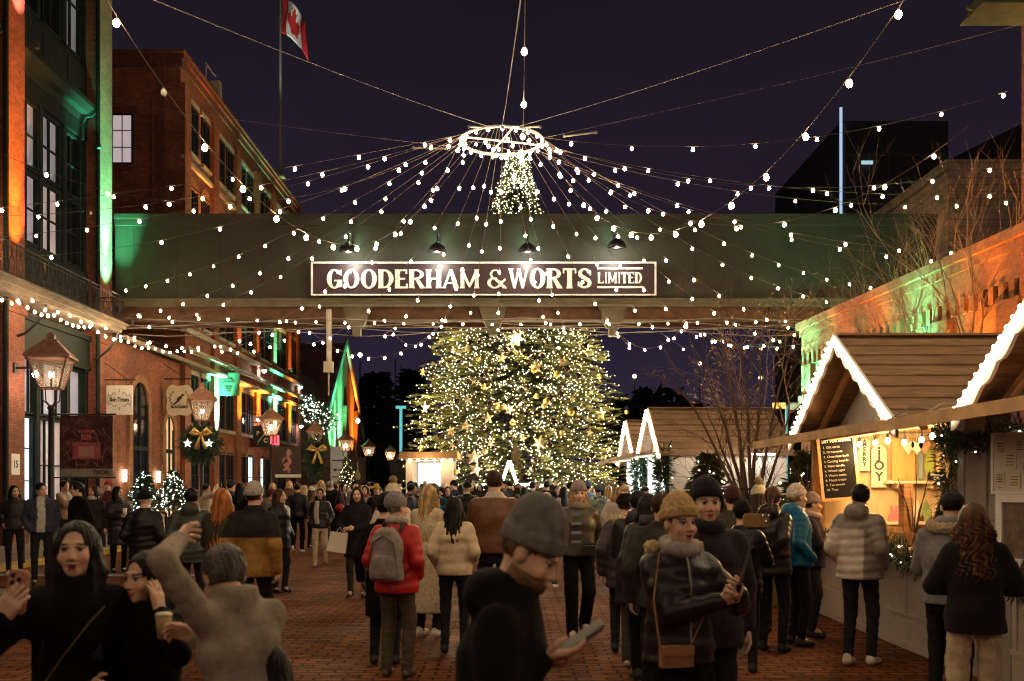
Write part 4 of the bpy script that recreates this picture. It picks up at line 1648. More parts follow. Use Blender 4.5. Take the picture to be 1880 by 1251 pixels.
# ------------------------------------------------------------------ lamp posts
def lamp_post(first=None):
    t = thing('lamp_post', 'x', 'lamp post')
    MB().lathe([(.17, 0), (.17, .12), (.12, .18), (.10, .75), (.13, .8), (.075, .9), (.06, 3.2), (.09, 3.25), (.05, 3.32)], n=12).build('post', M_IRON, t, True)
    m = MB()
    for k in range(4):
        a = math.pi / 4 + k * math.pi / 2
        m.tube([(.05 * math.cos(a), .05 * math.sin(a), 3.3), (.20 * math.cos(a), .20 * math.sin(a), 3.42), (.22 * math.cos(a), .22 * math.sin(a), 3.66)], .014, 5)
    m.build('cradle', M_IRON, t)
    m = MB()
    for k in range(4):
        a = math.pi / 4 + k * math.pi / 2
        b_ = a + math.pi / 2
        lo, hi = .29, .56
        m.tube([(lo * math.cos(a), lo * math.sin(a), 3.68), (hi * math.cos(a), hi * math.sin(a), 4.34)], .022, 5)
        for r_, z in ((lo, 3.68), (hi, 4.34)):
            m.tube([(r_ * math.cos(a), r_ * math.sin(a), z), (r_ * math.cos(b_), r_ * math.sin(b_), z)], .02, 5)
    m.build('lantern_frame', M_COPPER, t)
    m = MB()
    for k in range(4):
        a = math.pi / 4 + k * math.pi / 2
        b_ = a + math.pi / 2
        m.add([(.28 * math.cos(a), .28 * math.sin(a), 3.69), (.28 * math.cos(b_), .28 * math.sin(b_), 3.69), (.55 * math.cos(b_), .55 * math.sin(b_), 4.33), (.55 * math.cos(a), .55 * math.sin(a), 4.33)], [(0, 1, 2, 3)])
    m.build('lantern_pane', M_LPANE, t)
    s4 = math.pi / 4
    MB().lathe([(.66, 4.34), (.66, 4.38), (.22, 4.70), (.20, 4.74), (.10, 4.76), (.12, 4.84), (.02, 4.92)], n=4, rot=s4).build('lantern_roof', M_COPPER, t)
    return t


LAMPS = [(-10.1, 21.9, 0), (-10.1, 32.6, 0), (-10.1, 42, 1), (-10.1, 51.5, 0), (-10.1, 61, 1), (-10.1, 71, 1), (-9.4, 78, 1), (-9.6, 88, 1)]
LLAB = ['large copper lantern lamp post carrying the red perfume banner', 'copper lantern lamp post hung with a green wreath', 'glowing copper lantern post beside the black square sign', 'copper lantern post wrapped in a dark garland',
        'glowing lantern post just past the directional sign', 'glowing lantern post carrying the gold bottle banner', 'small lit lantern post before the kiosk', 'farthest and smallest lantern post by the kiosk roof']
lp0 = lamp_post()
posts = []
for k, (x, y, lit) in enumerate(LAMPS):
    t = lp0 if k == 0 else copy_tree(lp0)
    posts.append(t)
for k, (x, y, lit) in enumerate(LAMPS):
    t = posts[k]
    t.location = (x, y, .12 if x < -9.8 else 0)
    t.rotation_euler = (0, 0, R(12 + 7 * (k % 3)))
    tag(t, LLAB[k], 'lamp post', 'lantern lamp posts along the kerb')
    m = MB()
    if lit:
        m.ball((0, 0, 4.0), .12, 10, 8)
    else:
        for a in (0, 2.1, 4.2):
            m.ball((.05 * math.cos(a), .05 * math.sin(a), 3.98), (.016, .016, .07), 6, 6)
    m.build('flame', M_LANTERN, t)
    m = MB().tube([(0, 0, 3.66), (0, 0, 3.9)], .02, 6)
    m.build('burner', M_IRON, t)
    point((x, y, 4.05 + .12), 36 if lit else 5, (1, .68, .38), .1, 'lantern_light')


def banner(name, x0, x1, z0, z1, y, label, motif, strip=0.0, word=None):
    t = thing(name, label, 'banner', ((x0 + x1) / 2, y, z0), 0, 'banners on the lamp posts')
    m = MB().box(x0, x1, y - .012, y + .012, z0 + strip * (z1 - z0), z1)
    t_ = NT('banner_cloth_' + motif)
    n = t_.noise(5, t_.pos(), 6, .7)
    cols = {'bottle': [(.35, (.014, .006, .006)), (.55, (.10, .03, .025)), (.72, (.30, .13, .09))], 'dancer': [(.3, (.020, .008, .010)), (.7, (.085, .04, .04))], 'gold': [(.3, (.05, .02, .012)), (.7, (.16, .08, .04))]}[motif]
    r_ = t_.ramp(n.outputs[0], cols)
    t_.l(r_.outputs[0], t_.b.inputs['Base Color'])
    bpart(m, 'cloth', t_.m, t)
    if strip:
        m = MB().box(x0, x1, y - .014, y + .014, z0, z0 + strip * (z1 - z0))
        bpart(m, 'white_strip', M_STONE if motif != 'dancer' else M_WHITE, t)
    m = MB().tube([(-10.1, y + .05, z1 + .03), (x1 + .05, y + .05, z1 + .03)], .02, 6)
    bpart(m, 'bracket_arm', M_IRON, t)
    bpart(MB().tube([(-10.1, y + .05, z0 - .02), (x1 + .05, y + .05, z0 - .02)], .015, 6), 'bracket_arm', M_IRON, t)
    return t


bt = banner('hanging_banner', -9.87, -8.72, 1.86, 3.2, 21.85, 'dark banner with a pink glass perfume bottle and a pale lettered strip', 'bottle', .13)
cx_ = -9.29
m = MB()
for x0, x1, z0, z1 in ((-.30, .30, 2.24, 2.62), (-.11, .11, 2.66, 2.80), (-.17, .17, 2.82, 2.88)):
    m.box(cx_ + x0, cx_ + x1, 21.80, 21.836, z0, z1)
o_ = bpart(m, 'bottle_print', plain('pink_glass_print', (.42, .10, .11), .5, var=.35, scale=12), bt)
m = MB().box(cx_ - .17, cx_ + .17, 21.795, 21.799, 2.30, 2.52)
bpart(m, 'bottle_label', plain('pink_label', (.55, .28, .25), .6, var=.1), bt)
m = MB()
for k in range(38):
    a = NR.uniform(0, 6.28)
    r_ = NR.uniform(.1, .5)
    c = Vector((cx_ + r_ * math.cos(a) * 1.0, 21.83, 2.45 + NR.uniform(-.36, .42)))
    d = Vector((math.cos(a * 3), 0, math.sin(a * 3))) * NR.uniform(.06, .16)
    m.tube([c - d, c + Vector((d.z, 0, -d.x)) * .25, c + d], .008, 4)
bpart(m, 'twig_print', plain('twig_print_tan', (.34, .16, .11), .7), bt)
text('strip_lettering', 'DIOR', facing((-8.97, 21.83, 1.95), (0, -1)), .125, M_BLACK, bt, .004, .003, 'CENTER', 1.0, 1.15)
bt = banner('hanging_banner', (506 - CX) / F * 42, (553 - CX) / F * 42, 2.02, 3.30, 41.95, 'dark banner with a pale dancing figure and a white strip', 'dancer', .10)
c = Vector((-9.36, 41.925, 2.7))
m = MB()
for pts, rr in (([(0, .42), (-.02, .18), (.1, -.02)], .07), ([(.1, -.02), (-.16, -.16), (.05, -.34), (.02, -.48)], .06), ([(.1, -.02), (-.1, -.34), (-.2, -.36)], .06), ([(-.02, .2), (-.2, .08), (-.24, -.06)], .032), ([(0, .24), (.16, .36), (.06, .46)], .03)):
    m.tube([c + Vector((x, 0, z)) for x, z in pts], rr, 6)
m.ball(c + Vector((.03, 0, .44)), .075)
m.v = [(v[0], 41.92 + (v[1] - 41.925) * .12, v[2]) for v in m.v]
bpart(m, 'figure_print', plain('pink_figure_print', (.52, .25, .22), .6, var=.3, scale=8), bt)
bt = banner('hanging_banner', (642 - CX) / F * 71, (672 - CX) / F * 71, 1.9, 3.75, 70.9, 'brown banner with a slim gold bottle', 'gold', .0)
m = MB().lathe([(.10, 2.1), (.2, 2.2), (.2, 2.5), (.06, 2.8), (.035, 3.4)], ((657 - CX) / F * 71, 0, 0), 8)
m.v = [(v[0], 70.86 + v[1] * .08, v[2]) for v in m.v]
bpart(m, 'bottle_print', M_GOLD, bt)
bt = banner('hanging_banner', (716 - CX) / F * 78, (744 - CX) / F * 78, 2.0, 3.7, 77.9, 'small dark red banner near the kiosk', 'dancer', .0)

# ------------------------------------------------------------------ hanging shop signs
def hang_sign(x0, x1, z0, z1, y, label, mat, outline=None, arm=None):
    t = thing('hanging_sign', label, 'sign', ((x0 + x1) / 2, y, z0), 0)
    m = MB()
    if outline:
        m.prism([(x0 + (x1 - x0) * u, y, z0 + (z1 - z0) * v) for u, v in outline], (0, -.03, 0), (0, .03, 0))
    else:
        m.box(x0, x1, y - .03, y + .03, z0, z1)
    bpart(m, 'board', mat, t)
    m = MB()
    za = arm or z1 + .18
    m.tube([(PX, y, za), (x1 + .1, y, za)], .022, 6).tube([(PX, y, za + .55), ((PX + x1) / 2 + .3, y, za)], .014, 5)
    for x in (x0 + .2, x1 - .2):
        m.tube([(x, y, za), (x, y, z1)], .01, 5)
    bpart(m, 'bracket', M_IRON, t)
    return t


M_CHAR = plain('charcoal_lettering', (.05, .045, .042), .7)
t = hang_sign(-12.93, -12.1, 3.94, 4.88, 31.9, 'square white shop sign with flowing script between scrolls', M_WHITE)
text('script', 'Skin Treats', facing((-12.52, 31.86, 4.42), (0, -1)), .19, M_CHAR, t, .004, .004, 'CENTER', .88, .86)
m = MB()
for s in (-1, 1):
    for v in (-1, 1):
        m.tube([(-12.52 + s * (.1 + .26 * q), 31.862, 4.42 + v * (.17 + .06 * math.sin(q * 7))) for q in [k / 12 for k in range(13)]], .008, 4)
        m.tube([(-12.52 + s * (.36 - .03 * math.cos(q)), 31.862, 4.42 + v * .16 * math.cos(q * .5)) for q in [k * .3 for k in range(11)]], .007, 4)
    m.tube([(-12.52, 31.862, 4.42 + s * .23), (-12.52, 31.862, 4.42 + s * .34)], .012, 4)
bpart(m, 'scroll', M_CHAR, t)
OUT = [(.5 + .5 * f * math.cos(a), .5 + .5 * f * math.sin(a)) for a, f in [(2 * math.pi * k / 48, (.93 + .07 * math.cos(4 * 2 * math.pi * k / 48 + math.pi)) * min(1.12, 1 / max(abs(math.cos(2 * math.pi * k / 48)), abs(math.sin(2 * math.pi * k / 48))))) for k in range(48)]]
t = hang_sign(-12.95, -11.9, 4.25, 5.5, 37.4, 'cream scalloped shop sign with a black bird inside a wreath of sprigs', M_CREAM, OUT)
c = Vector((-12.42, 37.36, 4.95))
m = MB().ball(c, (.13, .012, .065), 10, 8, Matrix.Rotation(R(-40), 3, 'Y')).ball(c + Vector((.12, 0, .12)), (.055, .012, .05), 8, 6)
m.prism([c + Vector(p) for p in ((.16, 0, .14), (.24, 0, .13), (.16, 0, .10))], (0, -.01, 0), (0, .01, 0))
m.prism([c + Vector(p) for p in ((-.05, 0, -.06), (-.25, 0, -.22), (-.2, 0, -.25), (0, 0, -.1))], (0, -.01, 0), (0, .01, 0))
m.tube([c + Vector((0, 0, -.06)), c + Vector((.02, 0, -.17))], .008, 4)
for s in (-1, 1):
    pts = [c + Vector((s * .36 * math.cos(q), 0, -.02 + .32 * math.sin(q))) for q in [(-.9 + k * .2) for k in range(10)]]
    m.tube(pts, .009, 4)
    for k, p in enumerate(pts[1:]):
        m.ball(p + Vector((s * .035 * (-1) ** k, 0, .02)), (.035, .008, .016), 6, 4, Matrix.Rotation(R(s * 50), 3, 'Y'))
bpart(m, 'bird_emblem', M_CHAR, t)
text('sign_lettering', 'BLACKBIRD', facing(c + Vector((0, -.01, -.33)), (0, -1)), .13, M_CHAR, t, .004, .006, 'CENTER', 1, .95)
t = hang_sign((400 - CX) / F * 44.1, (440 - CX) / F * 44.1, 5.66, 6.67, 44.1, 'square pale green sign with a small crest near the green lit bands', plain('pale_green_board', (.085, .095, .085), .6, var=.06))
c = Vector(((420 - CX) / F * 44.1, 44.06, 6.3))
m = MB().prism([c + Vector(p) for p in ((-.2, 0, 0), (-.12, 0, .12), (-.04, 0, .05), (0, 0, .17), (.05, 0, .06), (.12, 0, .13), (.2, 0, 0))], (0, -.004, 0), (0, .004, 0)).box(c.x - .24, c.x + .24, 44.055, 44.065, c.z - .08, c.z - .03)
for k in range(3):
    m.box(c.x - .16 + .03 * k, c.x + .16 - .03 * k, 44.055, 44.065, c.z - .27 - .1 * k, c.z - .25 - .1 * k)
bpart(m, 'crest', M_CHAR, t)
t = hang_sign((465 - CX) / F * 49.6, (496 - CX) / F * 49.6, 3.6, 4.65, 49.6, 'black square sign with white letters split by a slanting stroke', M_BLACK)
c = Vector(((480.5 - CX) / F * 49.6, 49.56, 4.12))
text('sign_lettering', 'P', facing(c + Vector((-.18, 0, .15)), (0, -1)), .3, M_WHITE, t, .004, .006)
text('sign_lettering', 'C', facing(c + Vector((.2, 0, -.2)), (0, -1)), .3, M_WHITE, t, .004, .006)
bpart(MB().bar(c + Vector((-.17, 0, -.27)), c + Vector((.19, 0, .2)), .004, .03, (1, 0, 0)), 'slash', M_WHITE, t)
# red illuminated fragment and small entrance lamps beyond it
t = thing('red_neon_sign', 'small red glowing sign behind the black square sign', 'sign', at(505, 805, 52))
m = MB()
c = at(505, 805, 52)
for x in (-.2, 0, .16):
    m.box(c.x + x - .05, c.x + x + .05, 51.96, 52.0, c.z - .32, c.z + .3 - abs(x))
m.box(c.x - .25, c.x + .22, 51.97, 52.0, c.z - .36, c.z - .26)
bpart(m, 'tube', emit('red_neon', (1, .05, .08), 1.6), t)
for px, py, d, lab in ((475, 770, 50, 'round white entrance lamp above the black square sign'), (553, 783, 60, 'round cold entrance lamp on the end corner of the hall'), (552, 711, 60.5, 'small dome lamp high at the end corner of the hall'),
                       (657, 773, 76, 'bright floodlight low on the gabled mill'), (485, 681, 51, 'tiny bright lamp on the stone bands of the hall')):
    p = at(px, py, d)
    t = thing('entrance_lamp', lab, 'lamp', p)
    MB().tube([(-.3, 0, .25), (0, 0, .25), (0, 0, .1)], .025, 5).lathe([(.2, .04), (.06, .14)], n=10).build('hood', M_IRON, t)
    MB().ball((0, 0, 0), .11 if d < 70 else .16, 10, 8).build('globe', emit('entrance_globe', (.95, .96, 1), 14), t)
    point(p + Vector((0, -.1, -.1)), 26, (1, .92, .8), .1)
t = thing('direction_sign', 'white board with black arrows pointing both ways', 'sign', ((622 - CX) / F * 64, 64, 0))
x0, x1 = (607 - CX) / F * 64, (638 - CX) / F * 64
m = MB().box(x0, x1, 63.95, 64, 1.9, 4.2)
bpart(m, 'board', M_WHITE, t)
m = MB().tube([(x0 + .1, 64.05, 0), (x0 + .1, 64.05, 4.2)], .05, 6).tube([(x1 - .1, 64.05, 0), (x1 - .1, 64.05, 4.2)], .05, 6)
bpart(m, 'post', M_IRON, t)
m = MB()
for z, s in ((3.3, 1), (2.7, -1), (2.25, 1)):
    xc = (x0 + x1) / 2
    L = .42
    m.prism([(xc + s * L * a, 63.94, z + b_) for a, b_ in ((-1, .035), (.5, .035), (.5, .11), (1, 0), (.5, -.11), (.5, -.035), (-1, -.035))], (0, 0, 0), (0, -.01, 0))
bpart(m, 'arrow', M_BLACK, t)


# ------------------------------------------------------------------ wreaths and garlands
def garland_part(name, path, rad, n, parent, seed=0, spray=.16, mat=None):
    """bushy evergreen garland along a path"""
    rs = np.random.RandomState(seed)
    path = [np.array(p, float) for p in path]
    V, Q = [], []
    for i in range(int(n * 2.2)):
        u = rs.rand() * (len(path) - 1.001)
        k = int(u)
        c = path[k] + (path[k + 1] - path[k]) * (u - k)
        d = rs.normal(size=3)
        d /= np.linalg.norm(d)
        p = c + d * rad * rs.uniform(.1, .8)
        s = spray * rs.uniform(.6, 1.3)
        w_ = np.cross(d, rs.normal(size=3))
        w_ /= np.linalg.norm(w_) + 1e-6
        e = d * .8 + rs.normal(size=3) * .35
        i0 = len(V)
        V += [p, p + e * s * .5 + w_ * s * .08, p + e * s, p + e * s * .5 - w_ * s * .08]
        Q.append((i0, i0 + 1, i0 + 2, i0 + 3))
    me = array_mesh(name, np.array(V), np.array(Q), None, mat or M_NEEDLE2, False)
    o = link(name, me)
    if parent is not None:
        wpart(o, parent)
    return o, np.array(V)[2::4]


def bow(m, c, s):
    for q in (-1, 1):
        m.tube([c, c + Vector((q * .5, -.1, .35)) * s, c + Vector((q * .75, -.12, .1)) * s, c + Vector((q * .4, -.06, -.05)) * s, c], [.08 * s, .18 * s, .2 * s, .12 * s, .06 * s], 6)
        m.tube([c, c + Vector((q * .2, -.06, -.6)) * s, c + Vector((q * .38, -.06, -1.15)) * s], [.07 * s, .12 * s, .15 * s], 5)
    m.ball(c, .16 * s, 8, 6)


wc = at(368, 816, 32.4)
t = thing('wreath', 'round evergreen wreath with a gold bow and white stars on a lamp post', 'wreath', wc)
garland_part('foliage', [wc + Vector((.43 * math.cos(a), 0, .43 * math.sin(a))) for a in [2 * math.pi * k / 24 for k in range(25)]], .22, 1500, t, 5, .2)
m = MB()
bow(m, wc + Vector((.1, -.28, .32)), .42)
bpart(m, 'bow', M_GOLD, t, True)
for x in (-.33, .36):
    m = MB()
    pl = star_poly(.15)
    m.prism([wc + Vector((x + a, -.26, .02 + b_)) for a, b_ in pl], (0, 0, 0), (0, -.03, 0))
    bpart(m, 'star', emit('white_star_glow', (.85, .95, .9), .8), t)
gc = at(578, 838, 51.3)
t = thing('lamp_garland', 'dark evergreen garland with a gold bow on the fourth lantern post', 'garland', gc)
garland_part('foliage', [gc + Vector((0, 0, z)) for z in (-.9, -.3, .3, .75)], .55, 1000, t, 6, .3)
m = MB()
bow(m, gc + Vector((.25, -.6, .3)), .6)
bpart(m, 'bow', M_GOLD, t, True)
gp = at(590, 760, 62)
t = thing('lit_garland', 'cluster of greenery full of white fairy lights at the end of the hall', 'garland', gp)
_, tp = garland_part('foliage', [at(555, 745, 61), at(575, 757, 61), at(600, 772, 61)], .75, 1500, t, 8, .35)
fl = link('fairy_lights', lights_mesh('fairy_lights', tp[::13], .036, [M_FAIRYW, M_FAIRYC], np.random.RandomState(4)))
fl['kind'] = 'stuff'
wpart(fl, t)

# ------------------------------------------------------------------ kerbside railing, bollards, kiosk
t = thing('metal_railing', 'low black railing beside the potted trees', 'railing', (-8.9, 24.3, 0))
m = MB()
for x in (-9.75, -9.1, -8.4):
    m.tube([(x, 24.3, 0), (x, 24.3, 1.0)], .03, 6)
m.tube([(-9.75, 24.3, 1.0), (-8.4, 24.3, 1.0)], .025, 6).tube([(-9.75, 24.3, .5), (-8.4, 24.3, .5)], .02, 6)
bpart(m, 'bars', M_IRON, t)
for k, (x, y) in enumerate(((-9.75, 19.9), (-9.75, 18.2), (-9.75, 16.6))):
    t = thing('bollard', ('slim black bollard on the yellow kerb next to the big lamp post', 'slim black bollard on the yellow kerb between two others', 'slim black bollard on the yellow kerb, the one next to the selfie woman')[k], 'bollard', (x, y, .12), 0, 'bollards on the kerb')
    MB().lathe([(.06, 0), (.05, .03), (.042, .9), (.06, .93), (.03, 1.0)], n=10).build('post', M_IRON, t, True)
K0, K1, KD = (745 - CX) / F * 39, (832 - CX) / F * 39, 39.0
t = thing('wooden_kiosk', 'small kiosk with glowing timber eave and bright window beside the giant tree', 'kiosk', (-3, KD, 0))
m = MB().box(K0, K1, KD, KD + .12, 0, 1.25).box(K0, K0 + .25, KD, KD + 2.2, 1.25, 2.7).box(K1 - .5, K1, KD, KD + .15, 1.25, 2.7).box(K0, K1, KD + 2.1, KD + 2.2, 0, 2.7)
bpart(m, 'wall', M_STALL, t)
m = MB().box(K0 - .2, K1 + .2, KD - .5, KD + 2.5, 2.72, 2.98)
bpart(m, 'eave', M_WOOD, t)
m = MB().box(K0 + .3, K1 - .55, KD + 1.9, KD + 1.95, 1.3, 2.6)
bpart(m, 'lit_interior', emit('kiosk_white_light', (.85, .93, 1), .5), t)
m = MB()
for k in range(6):
    m.ball((K0 + .2 + k * .32, KD - .45, 2.66), .05)
bpart(m, 'bulb', M_BULB, t)
garland_part('garland', [(K0 + .3, KD - .1, 1.3), (K1 - .4, KD - .1, 1.45)], .25, 500, t, 9, .22)
point(((K0 + K1) / 2, KD - .9, 2.5), 18, C_WARM, .1)

# ------------------------------------------------------------------ bare trees
def bare_tree(x, y, h, label, seed, spread=.5, depth=5, first=.35, lean=(0, 0), twigs=1.0, leaves=0, base=0, guard=False, forks=3, r0=.07, limbs=None):
    rs = random.Random(seed)
    t = thing('bare_tree', label, 'tree', (x, y, base))
    mt, mc = MB(), MB()
    leaf = []

    def grow(p, d, L, r, lev):
        m = mt if lev <= 1 else mc
        n = 4 if lev < 3 else 3
        pts = [p]
        q = p
        dd = d.copy()
        for i in range(n):
            dd = (dd + Vector((rs.uniform(-1, 1), rs.uniform(-1, 1), rs.uniform(-.3, .9))) * .14).normalized()
            q = q + dd * (L / n)
            pts.append(q)
        r1 = r * .62
        m.tube(pts, [r + (r1 - r) * i / n for i in range(n + 1)], 6 if lev < 2 else (4 if lev < 4 else 3), False)
        if lev >= depth:
            if leaves and rs.random() < leaves:
                leaf.append(pts[-1])
            return
        k = forks if lev < 2 else rs.choice((2, 3, 3)) if rs.random() < twigs else 2
        for i in range(k):
            a = rs.uniform(0, 6.28)
            side = dd.orthogonal().normalized()
            side = Matrix.Rotation(a + i * 2.2, 3, dd) @ side
            nd = (dd + side * rs.uniform(.5, 1.1) * spread * 1.5).normalized()
            s = pts[-1] if i < 2 else pts[-2]
            grow(s, nd, L * rs.uniform(.62, .88), r1 * .9, lev + 1)
            if lev >= 1 and rs.random() < .55:
                nd2 = (d + (Matrix.Rotation(rs.uniform(0, 6.28), 3, d) @ d.orthogonal().normalized()) * spread * 2.0).normalized()
                grow(pts[rs.randint(1, n - 1)], nd2, L * .5, r1 * .5, max(lev + 2, depth - 1))
    if limbs:      # vase of long limbs parting low down
        for T in limbs:
            T = T - Vector((x, y, base))
            s0 = Vector((rs.uniform(-.06, .06), rs.uniform(-.06, .06), 0))
            mid = Vector((T.x * .10, T.y * .10, T.z * .52))
            pts = [s0 * (1 - u) ** 2 + mid * (2 * u * (1 - u)) + T * u * u + Vector((rs.uniform(-1, 1), rs.uniform(-1, 1), 0)) * .035 * min(1, 3 * u) for u in [k / 9 for k in range(10)]]
            mt.tube(pts, [.050 - .0046 * k for k in range(10)], 6, False)
            for k in range(3, 10):
                for q in range(1):
                    dd = (pts[k] - pts[k - 1]).normalized()
                    sd = Matrix.Rotation(rs.uniform(0, 6.28), 3, dd) @ dd.orthogonal().normalized()
                    grow(pts[k], (dd + sd * rs.uniform(.5, 1.0)).normalized(), rs.uniform(.35, .75), .013 - .0007 * k, depth - 2)
    else:
        grow(Vector((0, 0, 0)), Vector((lean[0], lean[1], 1)).normalized(), h * first, r0, 0)
    tw = plain('dark_twig_bark', (.13, .075, .05), .85, var=.3, scale=10) if guard else M_TWIG
    mt.build('trunk', M_BARK, t, True)
    mc.build('branches', tw, t, True)
    if leaf:
        lf = MB()
        for p in leaf:
            a = Vector((rs.uniform(-1, 1), rs.uniform(-1, 1), rs.uniform(-1, 1))).normalized()
            b_ = a.orthogonal().normalized()
            lf.add([p, p + a * .06 + b_ * .03, p + a * .12, p + a * .06 - b_ * .03], [(0, 1, 2, 3)])
        lf.build('leaves', plain('dry_leaf', (.34, .24, .07), .7), t)
    return t


bare_tree(4.15, 17.2, 4.6, 'bare branching young tree in a slatted planter before the white stall wall', 22, .50, 6, .27, (0, 0), 1, .02, guard=True, r0=.10, limbs=[at(a, b_, 17.2 + c) for a, b_, c in ((1238, 700, .3), (1275, 640, -.4), (1318, 605, .3), (1362, 625, -.3), (1402, 600, .5), (1448, 650, -.2), (1478, 735, .2), (1340, 690, 1.0), (1300, 760, -.8))])
bare_tree(6.9, 25.5, 5.6, 'bare tree with a few yellow leaves behind the far stall roof', 8, .55, 5, .36, (-.05, 0), 1, .7, r0=.07)
bare_tree(8.9, 22.5, 6.0, 'tall bare sapling rising before the green lit arcade', 31, .36, 6, .36, (.02, 0), .9, 0, r0=.075)
bare_tree(8.3, 22.0, 5.2, 'slender bare sapling leaning towards the green bridge', 35, .42, 6, .38, (-.12, 0), .9, 0, r0=.065)
bare_tree(9.1, 18.9, 6.6, 'bare tree with twigs hanging near the tall brick pier', 37, .42, 6, .36, (-.02, 0), .9, 0, r0=.07)
t = thing('tree_guard', 'dark metal tree guard of upright slats round the young trunk', 'tree guard', (4.15, 17.2, 0))
m = MB()
for k in range(14):
    a = 2 * math.pi * k / 14
    m.bar((.44 * math.cos(a), .44 * math.sin(a), .05), (.44 * math.cos(a), .44 * math.sin(a), 1.62), .05, .012, (math.cos(a), math.sin(a), 0))
m.build('slats', M_IRON, t)
for z in (.1, .85, 1.6):
    m = MB()
    m.tube([(.46 * math.cos(a), .46 * math.sin(a), z) for a in [2 * math.pi * k / 20 for k in range(21)]], .02, 5)
    m.build('hoop', M_IRON, t)

# ------------------------------------------------------------------ overhead string lights
RC = at(921, 259, 22.0)
RR = .9
rg = thing('light_ring', 'white steel ring high over the street from which the light strings fan out', 'ring', RC)
m = MB()
m.tube([(RR * math.cos(a), RR * math.sin(a), 0) for a in [2 * math.pi * k / 40 for k in range(41)]], .035, 8)
m.build('hoop', M_WHITE, rg)
m = MB()
for a in (0.3, 0.3 + math.pi / 2):
    c, s = math.cos(a) * RR, math.sin(a) * RR
    m.tube([(c, s, 0), (-c, -s, 0)], .022, 6)
m.build('spoke', M_WHITE, rg)

BULB = MB()
BULB.mat(0).lathe([(.004, -.125), (.026, -.118), (.040, -.092), (.041, -.072), (.030, -.045), (.018, -.03)], n=10)
_b = BULB.build('bulb', M_BULB, None, True)
BULB_ME = _b.data
bpy.data.objects.remove(_b)
BULB_OFF = BULB_ME.copy()
BULB_OFF.materials[0] = M_BULBOFF
NB = 0


def strand(label, A, B, sag, spacing, group=None, off=.5, bulbs=True, dead=(), scale=1.0, wire=.005, pts=None, skip0=0.0, skip1=0.0):
    """cord from A to B hanging sag metres at the middle, a bulb every spacing metres"""
    global NB
    if pts is None:
        A, B = Vector(A), Vector(B)
        n = 26
        pts = [A.lerp(B, i / n) - Vector((0, 0, 4 * sag * (i / n) * (1 - i / n))) for i in range(n + 1)]
    t = thing('string_light', label, 'string lights', pts[0], 0, group)
    o0 = pts[0]
    loc = [p - o0 for p in pts]
    m = MB().tube(loc, wire, 5)
    cum = [0]
    for a, b_ in zip(loc, loc[1:]):
        cum.append(cum[-1] + (b_ - a).length)
    s = off * spacing + skip0
    places = []
    while s < cum[-1] - .05 - skip1:
        k = max(i for i in range(len(cum) - 1) if cum[i] <= s)
        u = (s - cum[k]) / max(1e-6, cum[k + 1] - cum[k])
        places.append(loc[k].lerp(loc[k + 1], u))
        s += spacing
    if bulbs:
        for p in places:
            m.tube([p + Vector((0, 0, .0)), p - Vector((0, 0, .03)), p - Vector((0, 0, .045))], [.012, .020 * scale, .022 * scale], 6)
    m.build('cord', M_WIRE, t)
    if bulbs:
        for i, p in enumerate(places):
            o = link('bulb', BULB_OFF if i in dead else BULB_ME, t)
            o.location = p
            o.scale = (scale,) * 3
            o.rotation_euler = (NR.uniform(-.15, .15), NR.uniform(-.15, .15), 0)
            NB += 1
    return t


def ring_pt(deg):
    return RC + Vector((RR * math.cos(R(deg)), RR * math.sin(R(deg)), 0))


GS = 'strings fanning from the ring'
BS = .86
# high strands that come in over the camera
strand('high string light sweeping down from the roof of the balcony warehouse', at(160, -60, 10), ring_pt(185), 2.55, .92, GS, .6, dead=(1,), scale=BS)
strand('high string light sweeping down from the market side past the open sky', at(1700, -60, 9.5), ring_pt(-5), 2.3, .92, GS, .5, scale=BS)
strand('string light dropping straight to the ring from overhead', at(965, -60, 9.5), ring_pt(60), .75, 1.9, GS, .9, scale=BS)
# strands to the warehouse side
LS = [('string light from the ring to the warehouse, topmost of those below the ledge', (-40, 262, 20), 200, 1.35, 1.22, .3), ('string light from the ring to the warehouse, ending just over the balcony bay', (-60, 388, 24.5), 210, .15, 1.55, .6),
      ('second of the three close strings from the ring to the warehouse balcony', (-60, 398, 25.2), 222, .45, 1.55, .3), ('lowest of the three close strings from the ring to the warehouse balcony', (-60, 440, 25.2), 232, .42, 1.5, .7),
      ('string light from the ring to the balcony rail, with wide spaced bulbs', (-80, 470, 25.5), 205, .8, 1.6, .9)]
for lab, (px, py, d), deg, sg_, sp_, of in LS:
    strand(lab, ring_pt(deg), at(px, py, d), sg_, sp_, GS, of, scale=BS, dead=(6,) if 'second' in lab else ())
# strands to the market side
RS = [('string light from the ring to the malt tower side, topmost of the fan', (1960, 128, 21), -15, .75, 1.32, .5), ('second string from the ring over the arcaded building, ending low by the pier', (1960, 268, 24), 10, 1.0, 1.5, .3),
      ('third string from the ring over the arcaded building', (1980, 345, 26), 20, .55, 1.55, .7), ('fourth string from the ring, running just above the bridge roof line', (1980, 352, 27), 28, .75, 1.6, .2),
      ('string light crossing the bare saplings to the arcaded building', (1960, 452, 26), 35, .9, 1.5, .4), ('string light sloping across the bridge to the brick cornice', (1900, 480, 28), 42, .75, 1.5, .8),
      ('long string light curving over the sky to the bare twigs', (1780, 230, 18), -30, 1.9, .95, .3)]
for lab, (px, py, d), deg, sg_, sp_, of in RS:
    strand(lab, ring_pt(deg), at(px, py, d), sg_, sp_, GS, of, scale=BS)
